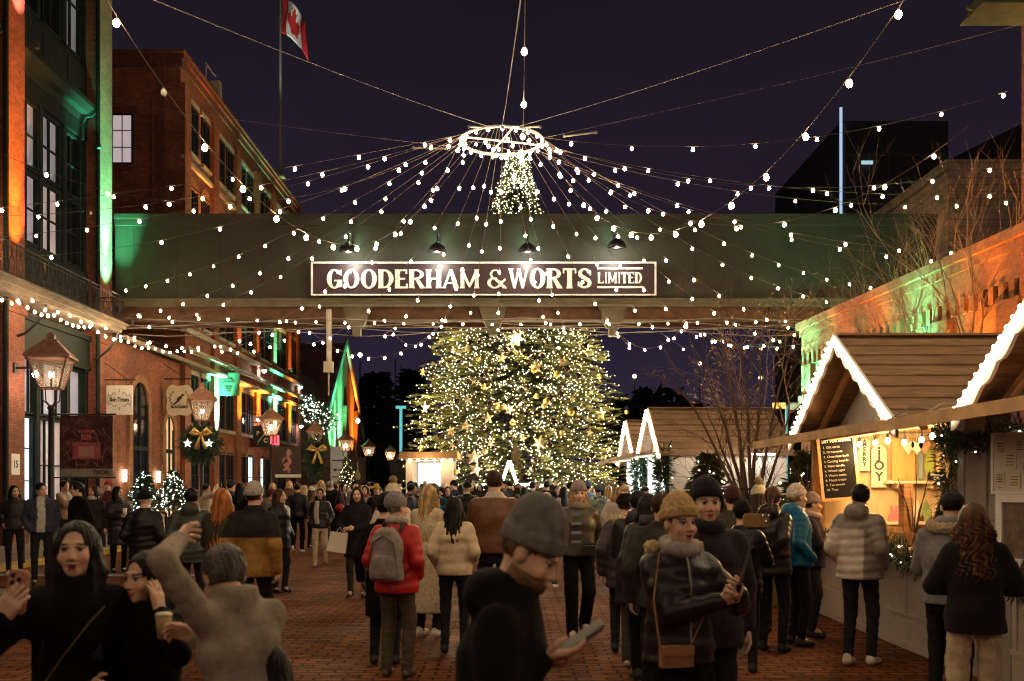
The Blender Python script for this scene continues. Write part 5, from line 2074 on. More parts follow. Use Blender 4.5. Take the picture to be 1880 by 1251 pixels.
# strands falling to the cable under the bridge
FAN = [(205, 535, 31.6, 230, .55), (232, 580, 31.2, 235, .7), (238, 603, 31, 240, .85), (385, 638, 31, 246, .9), (402, 642, 30.5, 252, 1.0), (560, 632, 30.5, 257, 1.05), (700, 618, 30.5, 262, .8), (815, 592, 30.5, 266, .3), (860, 590, 30.5, 269, .25), (914, 612, 30.5, 272, .12),
       (1000, 590, 30.5, 276, .2), (1035, 600, 30.5, 280, .3), (1160, 640, 30.5, 284, .6), (1262, 642, 30.5, 288, .75), (1330, 625, 30.5, 293, .8), (1435, 625, 30.8, 298, .8), (1500, 612, 31, 303, .8), (1580, 560, 31.3, 309, .8), (1640, 530, 31.5, 315, .7)]
WHERE = ['ending at the bridge corner by the balcony', 'ending below the bridge corner by the balcony', 'ending beside the balcony end', 'ending over the pale green shop sign', 'ending over the first green lit pilaster', 'ending beside the hoist pipe',
         'crossing the first long word of the sign', 'crossing the A of the big sign', 'falling between the sign and the tree trunk', 'falling straight past the ampersand', 'falling past the W of the sign', 'falling past the T of the sign',
         'crossing the small last word of the sign', 'clearing the end of the sign frame', 'ending over the far stall roof', 'ending over the bare tree in the planter', 'ending at the green lit brick corner', 'ending by the brick cornice', 'ending among the bare saplings']
for k, (px, py, d, deg, sg_) in enumerate(FAN):
    strand('fan string light ' + WHERE[k], ring_pt(deg + 180 if False else deg), at(px, py, d), sg_, 1.22 + .06 * (k % 3), GS, .25 + .13 * (k % 5), scale=BS * .95)
# level run and swags below the bridge
strand('level string light running under the bridge from side to side', at(235, 577, 31.2), at(1610, 582, 31.2), .22, .92, None, .4, scale=.8)
SW = [((560, 600), (815, 592), 1.0, 'swag of bulbs beside the hoist pipe below the sign'), ((700, 575), (815, 578), .95, 'short swag of bulbs close to the giant tree top'), ((1000, 578), (1042, 585), .95, 'tiny steep swag in front of the giant tree'),
      ((1108, 575), (1262, 590), .95, 'swag of bulbs just right of the tree below the sign'.replace('just right of', 'beside')), ((1250, 590), (1480, 600), .65, 'wide swag of bulbs above the bare tree'), ((1240, 600), (1490, 628), .35, 'flatter swag ending at the green lit corner'),
      ((235, 612), (420, 628), .25, 'swag of bulbs above the square white shop sign'), ((395, 640), (560, 598), .35, 'swag of bulbs crossing the green and orange pilasters'), ((1480, 600), (1660, 560), .3, 'swag of bulbs across the green lit brick corner'),
      ((1490, 625), (1800, 585), .35, 'swag of bulbs above the near stall roof')]
for (a, b_, sg_, lab) in SW:
    strand(lab, at(a[0], a[1], 30.4), at(b_[0], b_[1], 30.4 if b_[0] < 1600 else 25), sg_, .5, 'swags below the bridge', .4, scale=.8)
# along the balcony and eave
BALP = [(-20, 528, 23.5), (40, 552, 25), (100, 575, 27), (165, 596, 29.5), (232, 622, 31.4), (280, 634, 33), (330, 640, 34.5), (380, 632, 36)]
pp = []
for (a, b_) in zip(BALP, BALP[1:]):
    A, B = at(*a), at(*b_)
    pp += [A.lerp(B, i / 6) - Vector((0, 0, .5 * (i / 6) * (1 - i / 6))) for i in range(6)]
strand('string light draped along the underside of the balcony', pp[0], pp[-1], 0, .42, None, .4, pts=pp, scale=.85)
pp2 = [p + Vector((.15, -.1, .12 + .08 * math.sin(i))) for i, p in enumerate(pp)][2:30]
strand('second string light draped along the balcony edge', pp2[0], pp2[-1], 0, .8, None, .8, pts=pp2, scale=.85)
# strings added out of view over the market's near end, lighting the crowd's fronts
M_BULBN = emit('added_bulb_large', (1, .72, .42), 80)
BULB_NEAR = BULB_ME.copy()
BULB_NEAR.materials[0] = M_BULBN
_keep = BULB_ME
BULB_ME = BULB_NEAR
for k, (y, z, lab) in enumerate(((5.0, 5.0, 'added cross street string light over the selfie takers'), (6.6, 5.8, 'added cross street string light over the bearded man'), (8.2, 6.6, 'added cross street string light over the red puffer'), (9.8, 7.4, 'added cross street string light over the gift stall roof'), (-.8, 4.3, 'added cross street string light behind the photographer'))):
    strand(lab, (-9.5, y, z + .5), (9.5, y + .4, z + .5), .45, 1.3 if k < 4 else 1.0, 'added cross street strings near the market', .5, scale=1.55)
BULB_ME = _keep
rp_ = [RC + Vector(((RR + .02) * math.cos(a), (RR + .02) * math.sin(a), -.02)) for a in [2 * math.pi * k / 36 for k in range(36)]]
strand('loop of bright bulbs tied round the white ring', rp_[0], rp_[-1], 0, .30, None, .5, pts=rp_, scale=.68)
rp_ = [RC + Vector((RR * u, RR * .3 * math.sin(3 * u), -.05 - .10 * (1 - u * u))) for u in [k / 10 - 1 for k in range(21)]]
strand('short row of bulbs slung across the middle of the white ring', rp_[0], rp_[-1], 0, .28, None, .5, pts=rp_, scale=.68)
# supporting cables of the ring
CAB = [((270, -5, 10), 'steel cable holding the ring, running up past the flag'), ((200, 185, 30), 'thin steel cable holding the ring, running to the hall wall'), ((1690, -10, 10), 'steel cable holding the ring, running up over the market side'), ((1895, 40, 20), 'double steel cable holding the ring, running to the lamp hood'), ((960, -30, 7), 'steel cable holding the ring from straight overhead')]
for k, ((px, py, d), lab) in enumerate(CAB):
    B = at(px, py, d)
    A = RC + (Vector((B.x, B.y, RC.z)) - RC).normalized() * RR
    t = thing('steel_cable', lab, 'cable', A)
    D = B - A
    m = MB().tube([Vector((0, 0, 0)) + D * (i / 12) - Vector((0, 0, .06 * 4 * (i / 12) * (1 - i / 12))) for i in range(13)], .0055, 5)
    m.build('wire', plain('pale_cable', (.20, .16, .14), .5), t)
    p0, p1 = D * .05, D * .12
    m = MB().tube([p0 - Vector((0, 0, .07)), p1 - Vector((0, 0, .15))], .022, 6).ball(p0 - Vector((0, 0, .07)), .035).ball(p1 - Vector((0, 0, .15)), .035)
    m.build('turnbuckle', M_IRONG, t)
# ------------------------------------------------------------------ market stalls
ROPE = emit('rope_bulb', (1, .80, .54), 22)
M_ICING = plain('white_icing_board', (.82, .80, .76), .5, var=.04)


def stall(name, label, Yc, X0, depth=3.4, half=1.72, over=.16, peak=3.38, eave=2.36, wallmat=None, icing=True, open_y=None, cool=False, bulb_step=.115, bulb_r=.018, seed=0, fr=.26, near=None):
    """gabled market hut: ridge runs in +X, gable front at X0 faces the street"""
    t = thing(name, label, 'market stall', (X0, Yc, 0))
    wm = wallmat or M_STALL
    y0, y1 = (near or Yc - half), Yc + half
    xb = X0 + depth
    xf = X0 + .02
    # side walls with battens
    for yy, s in ((y0, -1), (y1, 1)):
        m = MB().box(xf + .06, xb, min(yy, yy - s * .05), max(yy, yy - s * .05), 0, eave)
        for k in range(int(depth / .42)):
            a = xf + .1 + k * .42
            m.box(a, a + .02, min(yy, yy + s * .012), max(yy, yy + s * .012), .08, eave - .02)
        m.box(xf + .06, xb, min(yy, yy + s * .018), max(yy, yy + s * .018), eave - .12, eave - .022)
        m.box(xf + .06, xb, min(yy, yy + s * .018), max(yy, yy + s * .018), 0, .1)
        m.box(xf, xf + .1, min(yy - s * .052, yy + s * .02), max(yy - s * .052, yy + s * .02), 0, eave)
        bpart(m, 'side_wall', wm, t)
    m = MB().box(xb, xb + .05, y0, y1, 0, eave)
    bpart(m, 'back_wall', wm, t)
    # gable triangle set back under the roof
    m = MB().prism([(X0 + .3, Yc - half, eave), (X0 + .3, y1, eave), (X0 + .3, Yc, peak - .1)], (0, 0, 0), (.04, 0, 0))
    bpart(m, 'gable', M_WHITE, t)
    # lapped boards on both slopes
    nb = 8
    run = half + over
    rise = (peak - eave) * run / half
    for s in (-1, 1):
        m = MB()
        for k in range(nb):
            u0, u1 = k / nb, (k + 1) / nb + .012
            ya, za = Yc + s * run * (1 - u0), peak - rise * (1 - u0)
            yb, zb = Yc + s * run * (1 - u1), peak - rise * (1 - u1)
            if k == nb - 1:
                yb, zb = Yc + s * .01, peak
            n = Vector((0, s * rise, run)).normalized()
            jit = NR.uniform(-.004, .004)
            lo = n * (.030 + jit)
            hi = n * .004
            x0_, x1_ = X0 - fr, xb + .22
            A, B = Vector((0, ya, za)), Vector((0, yb, zb))
            vs = []
            for xx in (x0_, x1_):
                X = Vector((xx, 0, 0))
                vs += [A + X - n * .012, B + X - n * .012, B + X + hi, A + X + lo]
            fs = [(0, 1, 2, 3), (7, 6, 5, 4), (0, 4, 5, 1), (1, 5, 6, 2), (2, 6, 7, 3), (3, 7, 4, 0)]
            if s < 0:
                fs = [f[::-1] for f in fs]
            m.add(vs, fs)
        bpart(m, 'roof', M_ROOFW, t)
    m = MB().box(X0 - fr, xb + .22, Yc - .09, Yc + .09, peak + .018, peak + .045)
    bpart(m, 'ridge_cap', M_ROOFW, t)
    for s in (-1, 1):
        for xx in (X0 - fr + .3, X0 + .8, X0 + 1.8):
            m = MB().bar((xx, Yc + s * (run - .10), peak - rise - .035), (xx, Yc + s * .05, peak - .115), .06, .06, (1, 0, 0))
            bpart(m, 'rafter', M_WOOD, t)
    # scalloped white bargeboards with a rope of bulbs
    for s in (-1, 1):
        A, B = Vector((X0 - fr - .03, Yc + s * run, peak - rise - .02)), Vector((X0 - fr - .03, Yc, peak + .02))
        d = (B - A)
        L = d.length
        n = 40
        up, lo = [], []
        dn = Vector((0, -s * d.z, abs(d.y))) if False else Vector((0, 0, -1))
        for i in range(n + 1):
            p = A + d * (i / n)
            up.append(p + Vector((0, 0, .03)))
            lo.append(p + dn * (.12 + (.05 * abs(math.sin(i / n * math.pi * 7)) if icing else 0)))
        m = MB()
        vs = up + lo + [v + Vector((.03, 0, 0)) for v in up] + [v + Vector((.03, 0, 0)) for v in lo]
        k = n + 1
        fs = []
        for i in range(n):
            fs += [(i, i + 1, k + i + 1, k + i), (2 * k + i + 1, 2 * k + i, 3 * k + i, 3 * k + i + 1), (i + 1, i, 2 * k + i, 2 * k + i + 1), (k + i, k + i + 1, 3 * k + i + 1, 3 * k + i)]
        m.add(vs, fs)
        bpart(m, 'bargeboard', M_ICING if icing else M_WOOD, t)
        m = MB()
        i = 0
        q = bulb_step / 2
        while q < L:
            p = A + d * (q / L) + Vector((-.035, 0, -.035))
            m.ball(p, bulb_r, 8, 6)
            q += bulb_step
        o = bpart(m, 'rope_bulb', ROPE, t)
        o['kind'] = 'stuff'
    return t


S1Y, S1X = 11.6, 4.05
s1 = stall('market_stall', 'open gift stall with glowing goods and scalloped white bargeboards', S1Y, S1X, near=9.02)
s2 = stall('market_stall', 'stall cut off by the picture edge with pinned notices and framed window', 6.62, S1X)
# front of the first stall
F1, F0 = S1Y + 1.72, 9.02
m = MB().box(S1X - .02, S1X + .04, F0, F1, 0, 1.0)
for y in (F0 + .02, F0 + 1.1, F0 + 2.2, F1 - .06):
    m.box(S1X - .035, S1X - .02, y, y + .04, .36, 1.0)
m.box(S1X - .038, S1X - .02, F0, F1, .33, .36).box(S1X - .045, S1X - .02, F0, F1, 0, .07)
bpart(m, 'front_panel', M_STALL, s1)
m = MB().box(S1X - .28, S1X + .5, F0 - .03, F1 + .03, 1.0, 1.05)
bpart(m, 'counter', M_WOOD, s1)
m = MB()
for y in (F0, F1 - .12):
    m.box(S1X - .02, S1X + .1, y, y + .12, 1.05, 2.34)
m.box(S1X - .02, S1X + .1, F0 + .12, F1 - .12, 2.24, 2.34)
bpart(m, 'post', M_WOOD, s1)
# flap awning over the counter: boards on struts
def awning(root, ya, yb, x0, z0, x1, z1):
    m = MB()
    n = 5
    for k in range(n):
        u0, u1 = k / n, (k + 1) / n - .01
        A = Vector((x0 + (x1 - x0) * u0, 0, z0 + (z1 - z0) * u0))
        B = Vector((x0 + (x1 - x0) * u1, 0, z0 + (z1 - z0) * u1))
        m.add([A + Vector((0, ya, 0)), A + Vector((0, yb, 0)), B + Vector((0, yb, 0)), B + Vector((0, ya, 0)), A + Vector((0, ya, .022)), A + Vector((0, yb, .022)), B + Vector((0, yb, .022)), B + Vector((0, ya, .022))],
              [(0, 1, 2, 3), (7, 6, 5, 4), (0, 4, 5, 1), (1, 5, 6, 2), (2, 6, 7, 3), (3, 7, 4, 0)])
    bpart(m, 'awning_flap', M_WOODZ, root)
    m = MB().box(x0 - .03, x0, ya - .02, yb + .02, z0 - .045, z0 + .05)
    bpart(m, 'awning_edge', M_WOOD, root)
    for y in (ya + .3, yb - .3):
        m = MB()
        m.tube([(x0 + .12, y, z0 + .02), (x1 - .3, y, z1 + .06), (x1 - .02, y, z1 + .02)], .006, 5)
        m.tube([(x0 + .08 + .03 * math.cos(a), y, z0 + .07 + .03 * math.sin(a)) for a in [k * .7 for k in range(10)]], .006, 4)
        bpart(m, 'awning_chain', M_IRONG, root)


awning(s1, 8.95, 13.45, 3.32, 2.20, S1X - .03, 2.33)
awning(s2, 4.1, 8.86, 3.30, 2.18, S1X - .03, 2.31)
# inside the first stall
M_INT = plain('interior_boards', (.55, .42, .24), .7, var=.12, scale=5, bump=.1)
m = MB().box(S1X + .1, S1X + 3.3, F1 - .09, F1 - .055, 0, 2.34).box(S1X + 3.2, S1X + 3.35, F0 + .1, F1 - .1, 0, 2.34)
for k in range(9):
    m.box(S1X + .12 + k * .35, S1X + .135 + k * .35, F1 - .10, F1 - .09, 1.0, 2.3)
bpart(m, 'interior_lining', M_INT, s1)
m = MB().box(S1X + .1, S1X + 3.2, F0 + .1, F1 - .1, 2.36, 2.40)
bpart(m, 'interior_ceiling', M_INT, s1)
IY = F1 - .16
gx = lambda px, d=IY: (px - CX) / F * d
gz = lambda py, d=IY: CH + (HY - py) / F * d
m = MB().box(gx(1618), gx(1745), IY - .2, IY + .06, gz(888), gz(883)).box(gx(1560), gx(1745), IY - .22, IY + .06, gz(962), gz(957))
for px in (1640, 1700):
    m.box(gx(px), gx(px + 4), IY - .16, IY + .06, gz(897), gz(888))
bpart(m, 'shelf', M_CREAM, s1)


def goods(name, label, cat, mb, mat, group=None):
    return tag(mb.build(name, mat), label, cat, group)


def tagboard(px0, px1, py0, py1, lab, word, mat, size, d=IY - .05):
    x0, x1, z0, z1 = gx(px0, d), gx(px1, d), gz(py1, d), gz(py0, d)
    c = (x1 - x0) * .28
    m = MB().prism([(x0, d, z0), (x1, d, z0), (x1, d, z1 - c), (x1 - c, d, z1), (x0 + c, d, z1), (x0, d, z1 - c)], (0, 0, 0), (0, .025, 0))
    t = thing('tag_sign', lab, 'sign', ((x0 + x1) / 2, d, z0))
    bpart(m, 'board', mat, t)
    bpart(MB().ball(((x0 + x1) / 2, d - .005, z1 - c * .6), (.018, .006, .018)), 'hole', M_CHAR, t)
    if word:
        M = facing(((x0 + x1) / 2, d - .006, (z0 + z1) / 2 - .03), (0, -1))
        n = len(word)
        step = (z1 - z0) * .78 / n
        for i, ch in enumerate(word):
            Mi = M.copy()
            Mi.translation = Vector(((x0 + x1) / 2, d - .004, z1 - c - step * (i + .5)))
            text('letter', ch, Mi, min(size, step * 1.15), M_CHAR, t, .004, .004)
    return t


tagboard(1600, 1628, 818, 895, 'cream tag board spelling joy downwards, under the bulbs', 'JOY', M_CREAM, .2)
tagboard(1577, 1597, 806, 865, 'narrow cream tag board spelling merry downwards', 'MERRY', M_CREAM, .12)
tagboard(1566, 1578, 828, 872, 'smallest cream tag board beside the chalkboard', 'NOEL', M_CREAM, .09)
x0, x1 = gx(1636), gx(1678)
M_HONEY = wood('honey_board', (.62, .38, .13), axis=0, board=.6, grain=.2, gap=.05)
goods('bread_board', 'wide honey coloured wooden board leaning inside the stall', 'board', MB().box(x0, x1, IY - .04, IY - .01, gz(882), gz(806)).box(x0 + .1, x1 - .1, IY - .06, IY - .04, gz(878), gz(876)), M_HONEY)
goods('wooden_paddle', 'green leaf shaped wooden paddle inside the stall', 'paddle', MB().prism([(gx(1705) + .055 * math.cos(a) * (1 - .3 * math.sin(a)), IY - .03, gz(848) + .22 * math.sin(a)) for a in [2 * math.pi * k / 20 for k in range(20)]], (0, 0, 0), (0, .02, 0)), plain('lime_paint', (.36, .45, .10), .6, var=.15))
goods('wooden_paddle', 'blue grey wooden paddle inside the stall next to the honey board', 'paddle', MB().box(gx(1686), gx(1693), IY - .03, IY - .01, gz(880), gz(812)), plain('blue_grey_paint', (.22, .33, .36), .6, var=.15))
goods('wooden_paddle', 'pale yellow wooden paddle next to the green leaf shaped one', 'paddle', MB().box(gx(1718), gx(1726), IY - .03, IY - .01, gz(880), gz(800)), plain('butter_paint', (.62, .52, .25), .6, var=.15))
t = thing('gift_sign', 'small black sign with white chalk lettering above the shelf', 'sign', (gx(1705), IY - .24, gz(882)))
bpart(MB().box(gx(1689), gx(1722), IY - .26, IY - .24, gz(883), gz(868)), 'board', M_BLACK, t)
text('sign_lettering', 'Hostess', facing((gx(1705.5), IY - .263, gz(872.5)), (0, -1)), .055, M_WHITE, t, .003, .001)
text('sign_lettering', 'Gifts', facing((gx(1705.5), IY - .263, gz(879)), (0, -1)), .055, M_WHITE, t, .003, .001)
PT = [('pink_rabbit_cutout', 'pink cutout rabbit on the lower shelf of the stall', plain('pink_paint', (.75, .18, .22), .6), 1635, 'r'), ('tree_cutout', 'cream cutout tree on the lower shelf, the tall one', M_CREAM, 1676, 't'), ('tree_cutout', 'yellow cutout tree on the lower shelf', plain('mustard_paint', (.6, .42, .1), .6), 1655, 't'),
      ('tree_cutout', 'green cutout tree on the lower shelf', plain('sage_paint', (.22, .32, .14), .6), 1693, 't'), ('tree_cutout', 'pale cutout tree at the end of the lower shelf', plain('sand_paint', (.6, .5, .34), .6), 1712, 't')]
for nm, lab, mt, px, kd in PT:
    zc, x = gz(956), gx(px)
    h = .28 if kd == 't' else .2
    if kd == 't':
        pl = [(-.02, 0), (.02, 0), (.02, .05), (.085, .05), (.045, .13), (.065, .13), (.03, .2), (.04, .2), (0, h), (-.04, .2), (-.03, .2), (-.065, .13), (-.045, .13), (-.085, .05), (-.02, .05)]
    else:
        pl = [(-.07, 0), (.07, 0), (.08, .07), (.04, .11), (.05, .2), (.02, .2), (.01, .12), (-.01, .12), (-.02, .2), (-.05, .2), (-.04, .11), (-.08, .07)]
    goods(nm, lab, 'ornament', MB().prism([(x + a, IY - .14, zc + b_) for a, b_ in pl], (0, 0, 0), (0, .02, 0)), mt)
for k, px in enumerate((1668, 1684, 1698)):
    z = gz(822)
    x = gx(px, IY - .5)
    pl = [(0, -.11), (.075, .0), (.07, .05), (.035, .065), (0, .035), (-.035, .065), (-.07, .05), (-.075, 0)]
    goods('heart_ornament', ('grey wooden heart hanging below the stall bulbs', 'pale wooden heart hanging between two others', 'brown wooden heart hanging near the garland post')[k], 'ornament', MB().prism([(x + a, IY - .5, z + b_) for a, b_ in pl], (0, 0, 0), (0, .02, 0)).tube([(x, IY - .49, z + .04), (x, IY - .49, 2.36)], .003, 4), (plain('grey_heart', (.4, .38, .35), .6), M_CREAM, plain('brown_heart', (.30, .17, .1), .6))[k])
# stall bulbs
for k, (px, d) in enumerate(((1578, 12.4), (1607, 12.0), (1630, 11.4), (1660, 11.8), (1692, 11.2), (1712, 10.4))):
    p = Vector((gx(px, d), d, 2.2))
    t = thing('stall_bulb', ('bare warm bulb over the tag boards', 'bare warm bulb above the joy board', 'bare warm bulb above the honey board', 'bare warm bulb among the hanging hearts', 'bare warm bulb near the garlanded post', 'bare warm bulb closest to the counter front')[k], 'bulb', p, 0, 'bare bulbs inside the gift stall')
    MB().tube([(0, 0, .04), (0, 0, .17)], .006, 5).tube([(0, 0, .0), (0, 0, .05)], .018, 8).build('cord', M_BLACK, t)
    o = link('bulb', BULB_ME, t)
    o.location = (0, 0, .03)
    o.scale = (.72,) * 3
    point(p + Vector((0, 0, -.12)), 19.0, (1, .60, .24), .05)
# things on the counter
for k, (y, w_, h, px) in enumerate(((10.9, .2, .16, 0), (10.15, .14, .13, 0))):
    m = MB()
    x0, z0 = S1X - .1, 1.05
    m.box(x0, x0 + .3, y - w_, y + w_, z0, z0 + .02)
    m.box(x0, x0 + .015, y - w_, y + w_, z0 + .02, z0 + h).box(x0 + .285, x0 + .3, y - w_, y + w_, z0 + .02, z0 + h).box(x0 + .015, x0 + .285, y - w_, y - w_ + .015, z0 + .02, z0 + h).box(x0 + .015, x0 + .285, y + w_ - .015, y + w_, z0 + .02, z0 + h)
    goods('wooden_crate', ('low wooden crate on the stall counter', 'taller wooden crate on the stall counter next to the garland')[k], 'crate', m, M_WOOD)
m = MB()
for k in range(4):
    m.bar((S1X + .1, 11.6 + .12 * k, 1.05), (S1X + .02 + .03 * k, 11.6 + .12 * k, 1.62 - .12 * (k % 2)), .09, .03, (0, 1, 0))
goods('driftwood_planks', 'upright rough planks standing on the stall counter', 'planks', m, M_WOODZ)['kind'] = 'thing'
for k, (y, x_, h, lab) in enumerate(((10.75, .22, .62, 'weathered upright post with a red berry standing on the stall counter'), (11.9, .12, .56, 'broad weathered post at the chalkboard end of the stall counter'))):
    t = thing('driftwood_post', lab, 'post', (S1X + x_, y, 1.05))
    MB().box(-.05, .05, -.075, .075, 0, h).build('block', M_WOODZ, t)
    MB().ball((-.055, -.03, h - .12), .022, 8, 6).build('berry', plain('red_berry', (.45, .02, .02), .3), t)
m = MB()
for k in range(5):
    y = 9.45 + .09 * k
    m.bar((S1X + .05, y, 1.05), (S1X + .16, y - .28, 1.72 + .05 * (k % 2)), .05, .025, (0, 1, 0))
goods('bark_slabs', 'slanted bark slabs leaning on the garlanded post', 'slabs', m, M_BARK)['kind'] = 'thing'
m = MB()
for k in range(6):
    a = k * 1.1
    m.tube([(S1X + .12, 10.3, 1.05), (S1X + .12 + .06 * math.cos(a), 10.3 + .1 * math.sin(a), 1.4), (S1X + .1 + .16 * math.cos(a), 10.3 + .26 * math.sin(a), 1.62 + .04 * k)], [.011, .007, .003], 5)
goods('bare_twigs', 'bare brown twigs standing upright on the gift counter', 'twigs', m, M_BARK)['kind'] = 'thing'
t = thing('timber_pedestal', 'squared timber pedestal with a red berry sprig beside the stall', 'pedestal', (3.9, 13.1, 0))
MB().box(-.14, .14, -.14, .14, 0, 1.35).build('block', M_WOOD, t)
MB().box(-.17, .17, -.17, .17, 1.35, 1.39).build('cap', M_WOOD, t)
m = MB()
for k in range(7):
    a = k * .9
    m.tube([(0, 0, 1.39), (.05 * math.cos(a), .05 * math.sin(a), 1.6), (.13 * math.cos(a), .13 * math.sin(a), 1.78 + .03 * k)], [.006, .004, .002], 4)
m.build('twigs', M_TWIG, t)
t = thing('chalkboard', 'tilted wood framed chalkboard with a handwritten list at the stall corner', 'chalkboard', (3.9, 12.62, 1.5))
M = facing(at(1539, 853, 12.62), (-.35, -1)) @ Matrix.Rotation(R(5), 4, 'Z')
def lbox(m, x0, x1, z0, z1, y0, y1):
    return m.add([M @ Vector((x, z, -y)) for z in (z0, z1) for x, y in ((x0, y0), (x1, y0), (x1, y1), (x0, y1))], [(3, 2, 1, 0), (4, 5, 6, 7), (0, 1, 5, 4), (1, 2, 6, 5), (2, 3, 7, 6), (3, 0, 4, 7)])
w2, h2 = .20, .42
m = MB()
lbox(m, -w2, w2, -h2, h2, 0, .02)
bpart(m, 'slate', plain('chalk_slate', (.006, .006, .006), .9, spec=.1), t)
m = MB()
for a in ((-w2 - .035, -w2, -h2 - .035, h2 + .035), (w2, w2 + .035, -h2 - .035, h2 + .035), (-w2, w2, h2, h2 + .035), (-w2, w2, -h2 - .035, -h2)):
    lbox(m, *a, -.012, .025)
bpart(m, 'frame', M_WOODZ, t)
Mt = M.copy()
Mt.translation = M @ Vector((0, .30, .004))
text('chalk_title', 'LIST FOR SANTA', Mt, .05, M_WHITE, t, .002, .0005, 'CENTER', 1, .95)
for k, ln in enumerate(('1. Gift cards', '2. Ornaments', '3. Chocolate bark', '4. Cutting boards', '5. New candle', '6. Wood signs', '7. Warm socks', '8. Maple treats', '9. Tea towels', '10. Toys')):
    Mt = M.copy()
    Mt.translation = M @ Vector((-.17, .225 - .06 * k, .004))
    text('chalk_line', ln, Mt, .042, M_STONE, t, .002, 0, 'LEFT')
# greenery on the stall
def lit_garland(label, path, rad, n, seed, nl, spray=.085, mats=None):
    t = thing('evergreen_garland', label, 'garland', path[0])
    _, tp = garland_part('foliage', path, rad, n, t, seed, spray)
    rs = np.random.RandomState(seed)
    if nl:
        fl = link('fairy_lights', lights_mesh('fairy_lights', tp[rs.permutation(len(tp))[:nl]], .011, mats or [M_FAIRYW], rs))
        fl['kind'] = 'stuff'
        wpart(fl, t)
    return t


lit_garland('evergreen garland with lights along the counter edge of the gift stall', [(S1X - .3, y, .98 - .05 * math.sin(y * 3)) for y in np.linspace(F0 + .1, F1 - .1, 14)], .16, 1500, 11, 34)
lit_garland('upright garland of cones and leaves on the post between the stalls', [(S1X - .05, 9.08, z) for z in (1.0, 1.5, 2.0, 2.2)], .13, 800, 12, 14)
lit_garland('dark upright garland beside the pinned notice board', [(S1X - .05, 7.86, z) for z in (.8, 1.3, 1.8, 2.1)], .13, 800, 13, 14)
lit_garland('garland with warm lights along the counter of the cut off stall', [(S1X - .28, y, .95) for y in np.linspace(4.5, 7.7, 12)], .16, 1100, 14, 34)
lit_garland('dark garland slung under the eave between the stalls', [(S1X - .06, y, 2.12 - .1 * math.sin((y - 7.6) * 2)) for y in np.linspace(7.7, 9.3, 8)], .09, 500, 15, 8)
# closed panel between the openings
M_TAUPE = plain('taupe_board_paint', (.30, .26, .235), .7, var=.1, scale=6, bump=.1)
m = MB().box(S1X - .01, S1X + .03, 8.0, 9.0, .0, 2.3)
for y in (8.0, 8.42, 8.84):
    m.box(S1X - .026, S1X - .01, y, y + .05, .05, 2.3)
bpart(m, 'shutter_panel', M_TAUPE, s2)
m = MB().box(S1X - .02, S1X + .04, 4.95, 8.0, 0, .98).box(S1X - .04, S1X - .02, 4.95, 8.0, .3, .34)
for y in (5.2, 6.1, 7.0, 7.9):
    m.box(S1X - .036, S1X - .02, y, y + .05, .34, .98)
bpart(m, 'front_panel', M_STALL, s2)
m = MB().box(S1X - .26, S1X + .5, 4.95, 8.0, .98, 1.03)
bpart(m, 'counter', M_WOOD, s2)
m = MB().box(S1X + .1, S1X + 3.2, 8.25, 8.285, 0, 2.34).box(S1X + 3.1, S1X + 3.3, 5, 8.2, 0, 2.34)
bpart(m, 'interior_lining', plain('rose_lining', (.55, .20, .20), .7, var=.1), s2)
point((S1X + .9, 7.2, 2.05), 7, (1, .55, .35), .08)
o = tag(MB().box(S1X + .85, S1X + 1.1, 7.98, 8.2, 1.03, 1.6).build('pink_parcel', plain('pink_paper', (.8, .12, .25), .5)), 'bright pink parcel on the counter of the cut off stall', 'parcel')
nb_ = thing('notice_board', 'whitewashed notice board pinned with paper notes', 'notice board', (3.86, 7.6, 1.6))
M = facing((3.9, 7.72, 1.83), (-1, -.5))
m = MB()
lbox(m, -.17, .17, -.22, .22, 0, .02)
bpart(m, 'board', M_STALLW, nb_)
m = MB()
for a in ((-.19, -.17, -.24, .24), (.17, .19, -.24, .24), (-.17, .17, .22, .24), (-.17, .17, -.24, -.22)):
    lbox(m, *a, -.012, .024)
bpart(m, 'frame', M_WHITE, nb_)
for k, (x, z, a, b_) in enumerate(((-.10, .12, .05, .06), (.06, .13, .04, .055), (-.02, .02, .05, .07), (.11, -.03, .035, .05), (-.11, -.12, .04, .05), (.02, -.14, .045, .06))):
    m = MB()
    lbox(m, x - a, x + a, z - b_, z + b_, -.006 - .001 * k, -.002)
    for q in range(4):
        lbox(m.mat(1), x - a * .7, x + a * .6, z + b_ * (.5 - .35 * q), z + b_ * (.5 - .35 * q) + .006, -.009 - .001 * k, -.006 - .001 * k)
    bpart(m, 'paper_note', [M_CREAM, M_CHAR], nb_)
fw = thing('framed_panel', 'white framed glass panel standing on the counter of the cut off stall', 'frame', (3.86, 7.0, 1.03))
M = facing((3.80, 7.35, 1.32), (-1, -.35))
m = MB()
for a in ((-.26, -.20, -.27, .27), (.20, .26, -.27, .27), (-.20, .20, .21, .27), (-.20, .20, -.27, -.21)):
    lbox(m, *a, -.02, .02)
bpart(m, 'frame', M_WHITE, fw)
m = MB()
lbox(m, -.20, .20, -.21, .21, 0, .01)
bpart(m, 'pane', plain('dusky_print', (.20, .14, .11), .3, var=.4, scale=14), fw)
# timber barrel planter before the lit stall
t = thing('planter_box', 'mossy timber planter box at the foot of the lit tree', 'planter', (3.75, 14.0, 0))
MB().box(-.35, .35, -.35, .35, 0, .72).box(-.38, .38, -.38, .38, .72, .76).build('box', plain('moss_timber', (.20, .15, .04), .8, var=.3, bump=.2), t)
lit_garland('lit evergreen cuttings heaped in the timber planter box', [(3.55, 13.9, .8), (3.95, 14.0, .95), (3.75, 14.2, .85)], .3, 900, 18, 60, .2)
